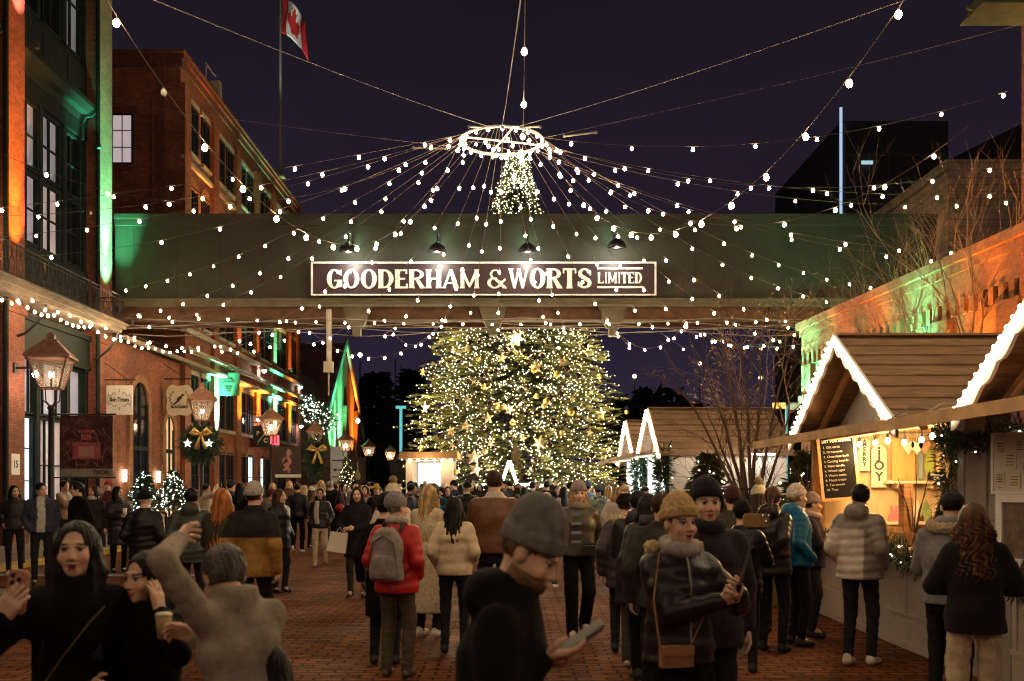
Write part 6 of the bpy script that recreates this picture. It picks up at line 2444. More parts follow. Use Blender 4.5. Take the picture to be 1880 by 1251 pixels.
# far stalls
s3 = stall('market_stall', 'far white walled stall with boarded roof behind the bare tree', 22.4, 3.32, 2.35, 1.78, .12, wallmat=M_STALLW, icing=False, bulb_step=.13, bulb_r=.034, fr=.2)
s4 = stall('market_stall', 'smaller looking stall end beyond the white walled one', 26.6, 3.32, 2.3, 1.78, .12, wallmat=M_STALLW, icing=False, bulb_step=.16, bulb_r=.038, fr=.2)
for s_, yc in ((s3, 22.4), (s4, 26.6)):
    m = MB().box(3.3, 3.36, yc - 1.78, yc + 1.78, 0, 1.0).box(3.3, 3.4, yc - 1.78, yc - 1.2, 1.0, 2.34).box(3.3, 3.4, yc + 1.5, yc + 1.78, 1.0, 2.34)
    bpart(m, 'front_panel', M_STALLW, s_)
    m = MB().box(3.2, 3.9, yc - 1.78, yc + 1.78, 1.0, 1.05)
    bpart(m, 'counter', M_WOOD, s_)
    m = MB().box(3.5, 5.6, yc - 1.7, yc + 1.7, 2.3, 2.34)
    bpart(m, 'ceiling', M_WHITE, s_)
    m = MB().box(3.6, 3.66, yc + .6, yc + 1.5, 1.1, 2.25)
    bpart(m, 'light_panel', emit('stall_cold_panel', (.80, .92, 1), 5), s_)
    awning(s_, yc - 1.9, yc + 1.9, 2.55, 2.30, 3.28, 2.34)
    point((3.25, yc + .4, 2.1), 40, (.78, .90, 1), .15)
lit_garland('thick garland framing the opening of the far white walled stall', [(3.2, 20.75, z) for z in (.4, 1.2, 2.0, 2.3)], .2, 900, 16, 20, .2)
lit_garland('garland with cold lights on the far post of the white walled stall', [(3.15, 24.2, z) for z in (.4, 1.2, 2.0, 2.3)], .22, 900, 17, 60, .2, [M_FAIRYC])
m = MB()
for k in range(5):
    m.box(5.1, 5.35, 20.585, 20.60, 1.32 - .03 * k, 1.33 - .03 * k)
bpart(m, 'notice_lettering', M_CHAR, s3)
t = thing('eave_light', 'thin white strip light under the eave of the white walled stall', 'light', (5.2, 20.4, 2.3))
bpart(MB().box(4.95, 5.42, 20.38, 20.43, 2.29, 2.32), 'tube', emit('strip_tube', (1, .93, .85), 14), t)
for x in (4.0, 4.7, 5.3):
    point((x, 19.9, 2.5), 9, (1, .80, .58), .2, 'eave_glow')
m = MB().prism([(S1X + .27, S1Y - .32 + .14 * math.cos(a) * (1 - .25 * math.sin(a)), 2.66 + .19 * math.sin(a)) for a in [2 * math.pi * k / 20 for k in range(20)]], (-.012, 0, 0), (.02, 0, 0))
bpart(m, 'gable_plaque', plain('brown_plaque', (.22, .11, .08), .5, var=.2), s1)
# ------------------------------------------------------------------ people
def attr_mat(name, rough, spec=.4, bump=0, bscale=80, var=.25, sheen=0, sss=0):
    t = NT(name)
    a = t.t.nodes.new('ShaderNodeAttribute')
    a.attribute_name = 'Col'
    o = t.obj()
    n = t.noise(bscale * .25, o, 5)
    r = t.ramp(n.outputs[0], [(.3, (1 - var,) * 3), (.7, (1 + var,) * 3)])
    t.l(t.mix(a.outputs['Color'], r.outputs[0], 1, 'MULTIPLY'), t.b.inputs['Base Color'])
    t.set(Roughness=rough)
    t.b.inputs['Specular IOR Level'].default_value = spec
    if sheen:
        t.b.inputs['Sheen Weight'].default_value = sheen
    if sss:
        t.b.inputs['Subsurface Weight'].default_value = sss
        t.b.inputs['Subsurface Radius'].default_value = (.012, .005, .003)
        t.b.inputs['Subsurface Scale'].default_value = 1
    if bump:
        t.bump(t.noise(bscale, o, 4).outputs[0], bump, .008)
    return t.m


M_SKIN = attr_mat('skin', .48, .4, .08, 120, .06)
M_CLOTH = attr_mat('wool_cloth', .92, .12, .7, 45, .32)
M_NYLON = attr_mat('quilted_nylon', .36, .3, .3, 40, .2)
M_LEATHER = attr_mat('leather', .5, .4, .3, 60, .3)
M_HAIR = attr_mat('hair', .42, .22, .9, 70, .35)
M_KNIT = attr_mat('knit_wool', .95, .12, .7, 130, .25, .08)
M_SHOE = attr_mat('shoe', .5, .4, .1, 60, .15)
MAT = dict(cloth=M_CLOTH, nylon=M_NYLON, leather=M_LEATHER, knit=M_KNIT)
V3 = lambda *a: np.array(a, float)
nrm = lambda v: v / (np.linalg.norm(v) + 1e-9)
SK = [(.66, .41, .29), (.70, .45, .33), (.50, .28, .18), (.36, .19, .11)]


def ik(S, T, la, lb, pole):
    D = T - S
    L = min(np.linalg.norm(D), la + lb - .004)
    u = nrm(D)
    a = (la * la - lb * lb + L * L) / (2 * L)
    h = math.sqrt(max(0, la * la - a * a))
    p = pole - u * (pole @ u)
    return S + u * a + nrm(p) * h, S + u * L


ARM = dict(down=((.245, .03, .87), (.6, 1, -.2)), pocket=((.185, -.10, .945), (.45, 1, 0)), hold=((.07, -.29, 1.13), (.9, .4, -.8)), phone=((.05, -.30, 1.27), (.9, .3, -.9)), clasp=((.02, -.22, 1.02), (1, .3, -.3)),
           back=((.03, .20, 1.0), (1, .6, .2)), face=((.07, -.20, 1.46), (.6, -.2, -1)), high=((.12, -.26, 1.62), (.9, -.1, -.6)), swing=((.24, -.16, .90), (.6, 1, -.2)), swingb=((.25, .20, .92), (.6, 1, -.2)), bag=((.20, -.05, .98), (.8, 1, -.2)))


def person(label, px, d, yaw=180, h=1.68, fem=False, skin=0, hair=('short', (.02, .014, .012)), hat=None, coat=None, legs=None, shoes=(.02, .02, .02), arms=('down', 'down'), head=(0, 0), lean=0, gait=0, scarf=None, X=None, z0=0,
           res=None, fur=None, mouth=0, curl=.5, group=None, open_=None):
    if res is None:
        res = 0 if d < 6.2 else (1 if d < 13 else (2 if d < 21 else 3))
    st = (.015, .018, .024, .034)[res]
    hs = (.0045, .0075, .011, .016)[res]
    S = h / 1.70
    x = (px - CX) / F * d if X is None else X
    t = thing('person', label, 'person', (x, d, z0), R(yaw), group, S)
    tl = math.tan(R(lean))
    yc = lambda z: -tl * np.maximum(0, z - .95)
    sw = .148 if fem else .172
    coat = dict(dict(hem=.80, col=(.02, .02, .022), f=.0, mat='cloth', ridge=None, flare=.0, hood=None, collar=.03, wav=.005), **(coat or {}))
    legs = dict(dict(col=(.02, .02, .024), w=1.0, mat='cloth', skirt=None), **(legs or {}))
    # skeleton
    hy = float(yc(1.58))
    C = V3(0, -.015 + hy, 1.585)
    H = Matrix.Rotation(R(head[0]), 3, 'Z') @ Matrix.Rotation(R(head[1]), 3, 'X')
    H = np.array(H)
    if len(head) > 2:
        C = C + V3(0, -.35 * head[2], -head[2])
    C = C + (V3(0, -.05, -.01) * math.sin(R(head[1])) if head[1] > 0 else 0)
    hw = lambda p: C + H @ np.array(p, float)
    jt = []
    for s in (-1, 1):
        a = arms[0] if s < 0 else arms[1]
        T, pole = (ARM[a] if isinstance(a, str) else a[:2])
        if len(T) == 3:
            T = V3(*T)
            pole = V3(*pole)
            if isinstance(a, str):
                T[0] *= s
                pole = pole * V3(s, 1, 1)
                if a not in ('down', 'swing', 'swingb', 'pocket'):
                    T[1] += float(yc(T[2]))
        Sh = V3(s * sw, .012 + float(yc(1.37)), 1.37)
        E, Wr = ik(Sh, T, .285, .255, pole)
        jt.append((Sh, E, Wr))
    lg = []
    for s in (-1, 1):
        Hp = V3(s * .088, 0, .92)
        fy = gait * s * .26
        lift = .06 if gait * s > 0.3 else (.03 if gait * s < -.3 else 0)
        An = V3(s * (.085 if gait else .105), fy, .085 + lift * (1 if fy > 0 else .3))
        K, An = ik(Hp, An, .42, .425, V3(s * .12, -1, 0))
        lg.append((Hp, K, An))
    hand_vis = [not (isinstance(arms[i], str) and arms[i] in ('pocket',)) for i in (0, 1)]
    # ---- body: one surface from scalp to soles
    pts = [p for j in jt for p in j] + [p for l in lg for p in l] + [C]
    lo = np.min(pts, 0) - V3(.16, .2, .1)
    hi = np.max(pts, 0) + V3(.16, .2, .16)
    lo[2] = 0.0
    fine = []
    for i in range(3):
        m = (.1, .14, .16)[i]
        fine.append((i, C[i] - m, C[i] + m, hs))
    if res <= 1:
        for k in (0, 1):
            if hand_vis[k]:
                c = jt[k][2] + nrm(jt[k][2] - jt[k][1]) * .09
                for i in range(3):
                    fine.append((i, c[i] - .11, c[i] + .11, .0055 if res == 0 else .0075))
    f = Field(lo, hi, st, fine)
    f.loft([(.82, .14, .10), (.95, .15, .105), (1.08, .125, .09), (1.28, .155, .10), (1.38, .13, .085), (1.44, .06, .06)], .03, yc)
    for s, (Sh, E, Wr) in zip((-1, 1), jt):
        f.cone(Sh, E, .047, .038, .03)
        f.cone(E, Wr, .037, .026, .02)
        i = 0 if s < 0 else 1
        if hand_vis[i]:
            a = arms[i]
            fd = nrm(Wr - E)
            cu = curl if not isinstance(a, tuple) or len(a) < 4 else a[3]
            n = V3(-s, -.15, 0) if not (isinstance(a, tuple) and len(a) > 2 and a[2] is not None) else V3(*a[2])
            if isinstance(a, tuple) and len(a) > 4:
                fd = nrm(V3(*a[4]))
            n = nrm(n - fd * (n @ fd))
            tt = np.cross(fd, n) * (-s)
            g_ = max(.0088, hs * .85) if res > 1 else .0088
            o4 = (.031, .011, -.010, -.029)
            for q, (oo, ln) in enumerate(zip(o4, (.070, .079, .073, .056))):
                B = Wr + fd * .088 + tt * oo
                f.cone(Wr + fd * .01 + tt * oo * .55, B, .0145, .0125, .014)
                c1 = cu * (.55 + .12 * q)
                d1 = nrm(fd * math.cos(c1) + n * math.sin(c1) + tt * oo * 1.2)
                c2 = c1 * 2.1
                d2 = fd * math.cos(c2) + n * math.sin(c2)
                c3 = min(3.0, c1 * 2.9)
                d3 = fd * math.cos(c3) + n * math.sin(c3)
                M1 = B + d1 * ln * .48
                M2 = M1 + d2 * ln * .3
                f.cone(B, M1, g_ * 1.08, g_, .004)
                f.cone(M1, M2, g_, g_ * .92, .003)
                f.cone(M2, M2 + d3 * ln * .24, g_ * .92, g_ * .8, .003)
            B = Wr + fd * .028 + tt * .026 + n * .006
            M1 = B + nrm(fd * .62 + tt * .62 + n * .35) * .045
            f.cone(Wr + fd * .02 + tt * .012, B, .015, .0135, .012)
            f.cone(B, M1, .0125, g_ * 1.15, .006)
            f.cone(M1, M1 + nrm(fd * .9 + n * (.3 + .4 * cu) + tt * .1) * .034, g_ * 1.15, g_ * .9, .003)
    for s, (Hp, K, An) in zip((-1, 1), lg):
        f.cone(Hp, K, .068, .046, .04)
        f.cone(K, An, .044, .031, .03)
        f.cone(An, An + V3(0, -.12, -.05), .035, .025, .03)
    f.cone(hw((0, .018, -.05)), V3(0, .02 + float(yc(1.42)), 1.41), .052 if not fem else .046, .06, .03)
    j = .93 if fem else 1.0
    f.ell(hw((0, .016, .030)), (.073, .093, .086), .02, Rm=H)
    f.ell(hw((0, -.028, -.030)), (.058 * j, .064, .080), .03, Rm=H)
    f.ell(hw((0, -.066, -.088)), (.023 * j, .02, .019), .025, Rm=H)
    if res <= 2:
        for s in (-1, 1):
            f.ell(hw((s * .033, -.083, .006)), (.017, .012, .011), .014, 'cut', H)
            f.ell(hw((s * .031, -.0745, .005)), (.0125, .0115, .0105), .003, Rm=H)
            f.ell(hw((s * .040, -.066, -.030)), (.020, .016, .018), .025, Rm=H)
            f.ell(hw((s * .074, .014, -.002)), (.010, .020, .030), .008, Rm=H)
            f.ell(hw((s * .0115, -.096, -.034)), (.0085, .010, .0075), .008, Rm=H)
        f.cone(hw((-.03, -.080, .026)), hw((.03, -.080, .026)), .010, .010, .014)
        f.cone(hw((0, -.084, .014)), hw((0, -.107, -.028)), .0075, .0115, .012)
        f.ell(hw((0, -.088, -.057)), (.023, .010, .0058), .006, Rm=H)
        f.ell(hw((0, -.086, -.069 - .008 * mouth)), (.020, .010, .0068), .006, Rm=H)
        if mouth:
            f.ell(hw((0, -.096, -.062 - .004 * mouth)), (.016, .012, .0035 + .004 * mouth), .003, 'cut', H)
        else:
            f.ell(hw((0, -.1, -.0628)), (.022, .008, .0016), .003, 'cut', H)
    sk = np.array(SK[skin])
    hc = np.array(hair[1])

    def bodycol(P):
        c = np.tile(sk, (len(P), 1))
        q = (P - C) @ H
        fr = q[:, 1] < -.045

        def e(cx, cz, rx, rz):
            return ((q[:, 0] - cx) / rx) ** 2 + ((q[:, 2] - cz) / rz) ** 2
        bl = np.clip(1.2 - np.minimum(e(-.042, -.03, .03, .026), e(.042, -.03, .03, .026)), 0, 1) * .35
        bl = np.maximum(bl, np.clip(1.3 - e(0, -.028, .016, .014), 0, 1) * .35)
        c = np.where((fr)[:, None], c * (1 - bl[:, None]) + np.array(sk) * V3(1.12, .72, .66) * bl[:, None], c)
        if res <= 2:
            for s in (-1, 1):
                ey = fr & (e(s * .031, .005, .0155, .0085) < 1)
                c[ey] = (.42, .37, .33)
                ir = fr & (e(s * .031, .0055, .0085, .0095) < 1)
                c[ir] = (.018, .012, .010)
                ls = fr & (e(s * .031, .0125, .019, .0042) < 1)
                c[ls] = (.03, .02, .018)
                br = fr & (e(s * .034, .027 - .0, .021, .0048) < 1)
                c[br] = np.minimum(hc * .8, .12)
            lp = fr & ((e(0, -.0575, .0235, .0062) < 1) | (e(0, -.0685 - .008 * mouth, .020, .0075) < 1))
            c[lp] = sk * V3(.92, .50, .50) if not fem else V3(.42, .11, .10)
            if mouth:
                c[fr & (e(0, -.063 - .004 * mouth, .0155, .003 + .004 * mouth) < 1) & (q[:, 1] > -.094)] = (.07, .015, .015)
        else:
            for s in (-1, 1):
                c[fr & (e(s * .031, .008, .017, .014) < 1)] *= .35
            c[fr & (e(0, -.063, .022, .010) < 1)] = sk * V3(.8, .4, .4)
        if hair[0] == 'beard':
            bd = (q[:, 1] < .03) & (q[:, 2] < -.045) & (q[:, 2] > -.13) & ~(fr & (e(0, -.063, .02, .009) < 1))
            c[bd] = hc * 1.5
        return c
    link('body', f.mesh('body', bodycol, M_SKIN, keep=True), t)
    # ---- coat
    hem, fl_, fi = coat['hem'], coat['flare'], coat['f']
    w0 = -.014 if fem else 0
    tb = [(hem, .19 + fl_ + fi + w0, .145 + fl_ * .8 + fi), (max(hem + .02, .95), .185 + fi + w0 + fl_ * .3, .14 + fi), (1.08, .168 + fi + w0, .125 + fi), (1.27, .180 + fi * .9 + w0, .132 + fi), (1.36, .158 + fi * .6 + w0, .112 + fi * .8), (1.43, .115 + w0, .09), (1.455 + coat['collar'], .078, .080)]
    pts = [p for j in jt for p in j[:3]]
    m = .13 + fl_ + fi
    lo = np.minimum(np.min(pts, 0), (-.2, -.16, 0)) - m
    hi = np.maximum(np.max(pts, 0), (.2, .16, 0)) + m
    lo[2] = min(hem, min(p[2] for p in pts)) - .1
    hi[2] = max(1.62, max(p[2] for p in pts) + .1)
    lo[1] = min(lo[1], float(yc(1.45)) - .2)
    f = Field(lo, hi, st)
    wv = coat['wav']
    rr = np.random.RandomState(int(px * 7 + d * 31) % 9999)
    ph = rr.rand(4) * 6
    rg_ = coat['ridge']
    f.loft(tb, .03, yc, ridge=rg_, wav=lambda x_, y_, z_: wv * (np.sin(14 * np.arctan2(y_, x_ + 1e-6) * (.6 if hem < .7 else .3) + 3 * z_ + ph[0]) * (1.3 - z_) + .6 * np.sin(31 * z_ + 9 * x_ + ph[1])))
    srg = (rg_[0], rg_[1] * .9) if rg_ else (.004, .055)
    for s, (Sh, E, Wr) in zip((-1, 1), jt):
        f.cone(Sh, E, .060 + fi * .55, .051 + fi * .6, .055, ridge=srg)
        f.cone(E, E + (Wr - E) * .97, .050 + fi * .6, .040 + fi * .5, .02, ridge=srg)
    if coat['hood']:
        f.ell((0, .095 + float(yc(1.44)), 1.44), (.115, .065, .075), .03)
        f.ell((0, .06 + float(yc(1.48)), 1.49), (.105, .085, .045), .03)
    if open_:
        f.ell((0, -.2, 1.2), (.035, .14, .4), .02, 'cut')
    cc = coat['col']
    fn = cc if callable(cc) else None
    link('coat', f.mesh('coat', (lambda P: fn(P, jt)) if fn else cc, MAT[coat['mat']]), t)
    if coat.get('zip'):
        mm = MB()
        mm.tube([(0, -tb[k][2] - .004 + float(yc(tb[k][0])), tb[k][0]) for k in range(1, 6)], .006, 5)
        mm.build('zip', M_IRONG, t)
    # ---- legs
    if legs['skirt']:
        hz = legs['skirt']
        f = Field((-.34, -.3, hz - .04), (.34, .3, 1.02), st)
        f.loft([(hz, .235, .21), (.7, .205, .18), (.95, .17, .13)], .02, wav=lambda x_, y_, z_: .008 * np.sin(9 * np.arctan2(y_, x_) + ph[2]))
        link('skirt', f.mesh('skirt', legs['col'], MAT[legs['mat']]), t)
    else:
        pts = [p for l in lg for p in l]
        lo, hi = np.min(pts, 0) - .16, np.max(pts, 0) + .16
        f = Field(lo, hi, st)
        f.loft([(.80, .150, .115), (.92, .165, .125), (1.04, .16, .12)], .03)
        wd = legs['w']
        for Hp, K, An in lg:
            f.cone(Hp, K, .084, .062 * wd, .03, ridge=(.007, .11))
            f.cone(K, An + V3(0, 0, -.02), .060 * wd, .046 * wd ** 1.6, .02, ridge=(.008, .07))
        link('trousers', f.mesh('trousers', legs['col'], MAT[legs['mat']]), t)
    for s, (Hp, K, An) in zip((-1, 1), lg):
        B = An
        f = Field(B + V3(-.08, -.24, -.12), B + V3(.08, .12, .12), st * .7)
        dn = B[2] - .085
        f.cone(B + V3(0, .02, -.035), B + V3(s * .012, -.13, -.048), .042, .034, .02)
        f.cone(B + V3(0, .0, .02), B + V3(0, 0, -.03), .042, .044, .02)
        f.put(lambda X_, Y_, Z_: (B[2] - .083) - Z_ + X_ * 0 + Y_ * 0, B - .3, B + .3, 0, 'cut') if False else None
        zc = B[2] - .085
        f.v = np.maximum(f.v, (zc + .004) - f.ax[2][None, None, :])
        so = (.62, .60, .56) if sum(shoes) > .9 else tuple(v * .6 for v in shoes)
        link('shoe', f.mesh('shoe', (lambda P: np.where((P[:, 2] < zc + .028)[:, None], np.array(so), np.array(shoes))), M_SHOE), t)
    # ---- hair and hat
    style, hcol = hair
    hst = max(hs, .007)
    if style not in ('none',):
        f = Field(C - V3(.2, .24, .62), C + V3(.2, .28, .22), hst if res < 3 else .018)
        ph2 = rr.rand() * 6

        def strands(x_, y_, z_):
            a_ = np.arctan2(x_, y_ + 1e-6)
            return .0035 * np.sin(a_ * 26 + 5 * np.sin(z_ * 9 + ph2) + ph2) + .002 * np.sin(a_ * 61 + z_ * 30)
        big = .006 if hat else .0
        f.ell(hw((0, .022, .034)), (.084 - big, .101 - big, .094 - big), .0, Rm=H, mod=strands)
        L = {'long': .34, 'mid': .22, 'bob': .12, 'curly': .36, 'xlong': .48}.get(style, 0)
        if L:
            bw = 1.25 if style == 'curly' else 1.0
            bx = C + V3(0, .0, 0)
            f.cone(hw((0, .055, .0)), C + V3(0, .085 + .02 * bw, -L), .072 * bw, .068 * bw, .04)
            for s in (-1, 1):
                e_ = C + V3(s * (.085 if style != 'xlong' else .105) * bw, .015 if style != 'xlong' else -.09, -L * .92)
                f.cone(hw((s * .066, .015, .01)), hw((s * .078 * bw, .01, -.09)), .034, .036 * bw, .03)
                f.cone(hw((s * .078 * bw, .01, -.09)), e_, .036 * bw, .030 * bw, .03)
                f.cone(hw((s * .03, .06, -.02)), C + V3(s * .06 * bw, .1, -L), .05, .05 * bw, .03)
            X_, Y_, Z_ = f.ax[0][:, None, None] - C[0], f.ax[1][None, :, None] - C[1], f.ax[2][None, None, :] - C[2]
            a_ = np.arctan2(X_, Y_ - .03)
            am = .011 if style == 'curly' else .006
            f.v = f.v + (am * np.sin(a_ * 17 + 4 * np.sin(Z_ * (26 if style == 'curly' else 9) + ph2) + (0 if style != 'curly' else 2.5 * np.sin(Z_ * 60 + a_ * 5))) + am * .5 * np.sin(a_ * 41 + Z_ * 14)).astype(np.float32) * np.clip((.02 - Z_) / .1, 0, 1)
        f.ell(hw((0, -.105, -.035)), (.060, .075, .095 if L else .10), .012, 'cut', H)
        f.ell(hw((0, -.10, .035)), (.053, .055, .062), .012, 'cut', H)
        if style in ('short', 'beard', 'bun', 'crop'):
            f.ell(hw((0, -.02, -.105)), (.12, .1, .075), .015, 'cut', H)
            f.ell(hw((0, .04, -.175)), (.12, .14, .085), .015, 'cut', H)
        if style == 'bun':
            f.ell(hw((0, .10, .085)), (.045, .045, .042), .02, Rm=H)
        if style == 'pony':
            f.cone(hw((0, .11, .03)), hw((0, .15, -.1)), .03, .025, .02)
        f.v = np.maximum(f.v, (C[2] - .55) - f.ax[2][None, None, :])
        me = f.mesh('hair', (lambda P: np.array(hcol)[None, :] * (1 + .35 * np.sin(90 * P[:, 0] + 30 * P[:, 2] * .3))[:, None]), M_HAIR, keep=True)
        if me:
            link('hair', me, t)
        if style == 'beard':
            f = Field(C - V3(.1, .14, .16), C + V3(.1, .08, .02), hst)
            f.ell(hw((0, -.035, -.075)), (.062, .066, .058), .0, Rm=H, mod=strands)
            f.ell(hw((0, -.09, -.045)), (.026, .03, .012), .006, 'cut', H)
            f.ell(hw((0, -.03, -.02)), (.1, .12, .035), .01, 'cut', H)
            me = f.mesh('beard', hcol, M_HAIR, keep=True)
            if me:
                link('beard', me, t)
    if hat:
        kind, kc = hat[0], hat[1]
        f = Field(C - V3(.16, .18, .06), C + V3(.16, .18, .30), max(hs, .008) if res < 3 else .018)
        tall = {'beanie': .118, 'tall': .150, 'slouch': .125, 'fur': .135, 'pom': .115, 'cap': .085, 'hood': .11}[kind]
        gr = 1.03 if kind == 'fur' else 1.0

        def kn(x_, y_, z_):
            a_ = np.arctan2(x_, y_ + 1e-6)
            if kind == 'fur':
                return .006 * np.sin(a_ * 19 + 3 * np.sin(z_ * 60)) * np.sin(z_ * 90 + a_ * 7)
            return .0022 * np.sin(a_ * 44)
        f.ell(hw((0, .014, .045)), (.088 * gr, .107 * gr, tall), 0, Rm=H, mod=kn)
        if kind == 'tall':
            f.ell(hw((0, .05, .12)), (.062, .075, .075), .04, Rm=H)
        if kind == 'slouch':
            f.ell(hw((0, .07, .08)), (.075, .07, .075), .04, Rm=H)
        X_, Y_, Z_ = f.pts((slice(None),) * 3)
        q = [X_ - C[0], Y_ - C[1], Z_ - C[2]]
        zl = H[0][2] * q[0] + H[1][2] * q[1] + H[2][2] * q[2]
        yl = H[0][1] * q[0] + H[1][1] * q[1] + H[2][1] * q[2]
        edge = .032 - .16 * (yl + .02) if kind not in ('cap',) else .04 - .1 * yl
        cut = edge - zl
        if kind in ('beanie', 'tall', 'fur', 'pom', 'slouch'):
            band = np.abs(zl - edge - .026) - .026
            f.v = np.where(band < 0, f.v - (.0055 if kind != 'fur' else .009), f.v)
        f.v = np.maximum(f.v, cut).astype(np.float32)
        if kind == 'cap':
            f.ell(hw((0, -.115, .05)), (.062, .06, .009), .006, Rm=H)
        if kind == 'pom':
            f.ell(hw((0, .02, .185)), (.05, .05, .047), .0, mod=lambda x_, y_, z_: .007 * np.sin(x_ * 170) * np.sin(y_ * 150) * np.sin(z_ * 160), Rm=H)
        pc = hat[2] if len(hat) > 2 else kc
        link('hat', f.mesh('hat', (lambda P: np.where((((P - C) @ H)[:, 2] > .138)[:, None], np.array(pc), np.array(kc)) if kind == 'pom' else np.tile(np.array(kc), (len(P), 1))), M_KNIT, keep=True), t)
    if fur:   # fur trimmed hood lying on the shoulders or round the face
        f = Field(C - V3(.3, .3, .3), C + V3(.3, .34, .25), max(.010, hst))
        md = lambda x_, y_, z_: .008 * np.sin(x_ * 140 + z_ * 60) * np.sin(z_ * 150 + y_ * 90) + .005 * np.sin(y_ * 230)
        yb = float(yc(1.45))
        for k in range(9):
            a = math.pi * (k / 8)
            f.ell((.125 * math.cos(a), .055 + .085 * math.sin(a) + yb, 1.455 - .02 * math.sin(a)), (.042, .042, .045), .02, mod=md)
        link('fur_trim', f.mesh('fur_trim', fur, M_KNIT, keep=True), t)
    if scarf:
        f = Field((-.2, -.3 + hy, .9), (.2, .2, 1.62), max(.011, st * .6))
        yb = float(yc(1.46))
        for k in range(12):
            a = 2 * math.pi * k / 12
            f.ell((.075 * math.cos(a), -.005 + .08 * math.sin(a) + yb, 1.47 - .018 * math.sin(a + 3)), (.038, .036, .042), .02)
        if scarf[1]:
            zt = 1.44 - scarf[1]
            f.put(lambda X_, Y_, Z_: np.maximum(np.maximum(np.abs(X_ + .05 + .01 * np.sin(Z_ * 12)) - .05, np.abs(Y_ + .155 + fi - yc(Z_) - .012 * np.sin(X_ * 60)) - .014), np.abs(Z_ - (1.44 + zt) / 2) - (1.44 - zt) / 2), (-.13, -.25 + yb, zt), (.03, 0, 1.44), .01)
        link('scarf', f.mesh('scarf', scarf[0], M_KNIT, keep=True), t)
    t['_hands'] = 0
    del t['_hands']
    JT[t.name] = (jt, C, H, t, S, yaw)
    return t


JT = {}


def local(t, p):
    """point in a person's canonical frame -> the place"""
    j = JT[t.name]
    return Vector(t.location) + Matrix.Rotation(R(j[5]), 3, 'Z') @ (Vector(p) * j[4])


def hand(t, k, ahead=.09):
    jt = JT[t.name][0][k]
    return Vector(jt[2] + nrm(jt[2] - jt[1]) * ahead)
# ---- things people carry
def phone_at(p, q, lab, case=(.03, .03, .035), w_=.075, h_=.155, screen=False, gems=False):
    """phone centred at p, q: rotation matrix (x wide, y thick, z long)"""
    M = Matrix.Translation(p) @ q.to_4x4()
    t = thing('smartphone', lab, 'phone', p)
    f = MB()
    c = .012
    pl = [(-w_ / 2 + c, -h_ / 2), (w_ / 2 - c, -h_ / 2), (w_ / 2, -h_ / 2 + c), (w_ / 2, h_ / 2 - c), (w_ / 2 - c, h_ / 2), (-w_ / 2 + c, h_ / 2), (-w_ / 2, h_ / 2 - c), (-w_ / 2, -h_ / 2 + c)]
    f.prism([M @ Vector((a, 0, b_)) for a, b_ in pl], M.to_3x3() @ Vector((0, -.005, 0)), M.to_3x3() @ Vector((0, .005, 0)))
    bpart(f, 'case', plain('phone_case_%d' % len(JT), case, .3, .1, var=.5 if gems else .1, scale=60), t)
    f = MB().box(-w_ / 2 + .005, w_ / 2 - .005, .0052, .0065, -h_ / 2 + .005, h_ / 2 - .005, M)
    bpart(f, 'screen', emit('phone_screen', (.6, .75, 1), .5) if screen else M_BLACK, t)
    f = MB()
    for a, b_ in ((-.02, .055), (-.02, .03), (.004, .043)):
        f.ball(M @ Vector((a, -.006, b_)), (.009, .009, .009), 8, 6)
    bpart(f, 'camera_lens', M_DARKGLASS, t)
    if gems:
        f = MB()
        for k in range(16):
            f.ball(M @ Vector((NR.uniform(-.03, .03), -.006, NR.uniform(-.07, .02))), .0035, 6, 4)
        f.ball(M @ Vector((-.004, -.010, -.015)), (.016, .006, .016), 10, 6)
        bpart(f, 'gem_grip', plain('pale_gem', (.75, .62, .55), .2, .2), t)
    return t


def prop(t, name, label, cat, mb, mat, smooth=True):
    """prop modelled in a person's canonical frame, standing free beside that person"""
    M = Matrix.Translation(t.location) @ Matrix.Rotation(R(JT[t.name][5]), 4, 'Z') @ Matrix.Scale(JT[t.name][4], 4)
    mb.v = [tuple(M @ Vector(v)) for v in mb.v]
    return tag(mb.build(name, mat, None, smooth), label, cat)


def backpack(t, label, col, y=.215, mat=None):
    r = thing('backpack', label, 'backpack', t.location, R(JT[t.name][5]), None, JT[t.name][4])
    mt = M_CLOTH
    f = Field((-.2, y - .15, .86), (.2, y + .2, 1.5), .014)
    f.loft([(.93, .15, .075), (1.0, .158, .085), (1.3, .145, .085), (1.38, .11, .07), (1.42, .05, .04)], .02, lambda z: y + 0 * z, xpow=3.2, wav=lambda a, b_, z: .004 * np.sin(17 * a + 21 * z))
    link('bag_body', f.mesh('bag_body', col, mt), r)
    f = Field((-.2, y, .86), (.2, y + .2, 1.3), .014)
    f.loft([(.95, .115, .045), (1.0, .125, .055), (1.12, .118, .05), (1.17, .08, .03)], .02, lambda z: y + .075 + 0 * z, xpow=3)
    link('pocket', f.mesh('pocket', tuple(c * .85 for c in col), mt), r)
    m = MB()
    for s in (-1, 1):
        m.tube([(s * .08, y - .05, 1.36), (s * .10, .06, 1.45), (s * .115, -.09, 1.40), (s * .125, -.155, 1.22), (s * .14, -.05, 1.05), (s * .13, y - .05, .98)], .018, 6)
    me = m.build('strap', M_IRON, r, True)
    MB().tube([(-.03, y, 1.40), (-.03, y, 1.46), (.03, y, 1.46), (.03, y, 1.40)], .009, 6).build('handle', M_IRON, r, True)
    m = MB().tube([(-.13, y + .088, 1.12), (-.1, y + .09, 1.28), (0, y + .088, 1.345), (.1, y + .09, 1.28), (.13, y + .088, 1.12)], .005, 4)
    m.build('zip', M_CHAR, r)
    return r


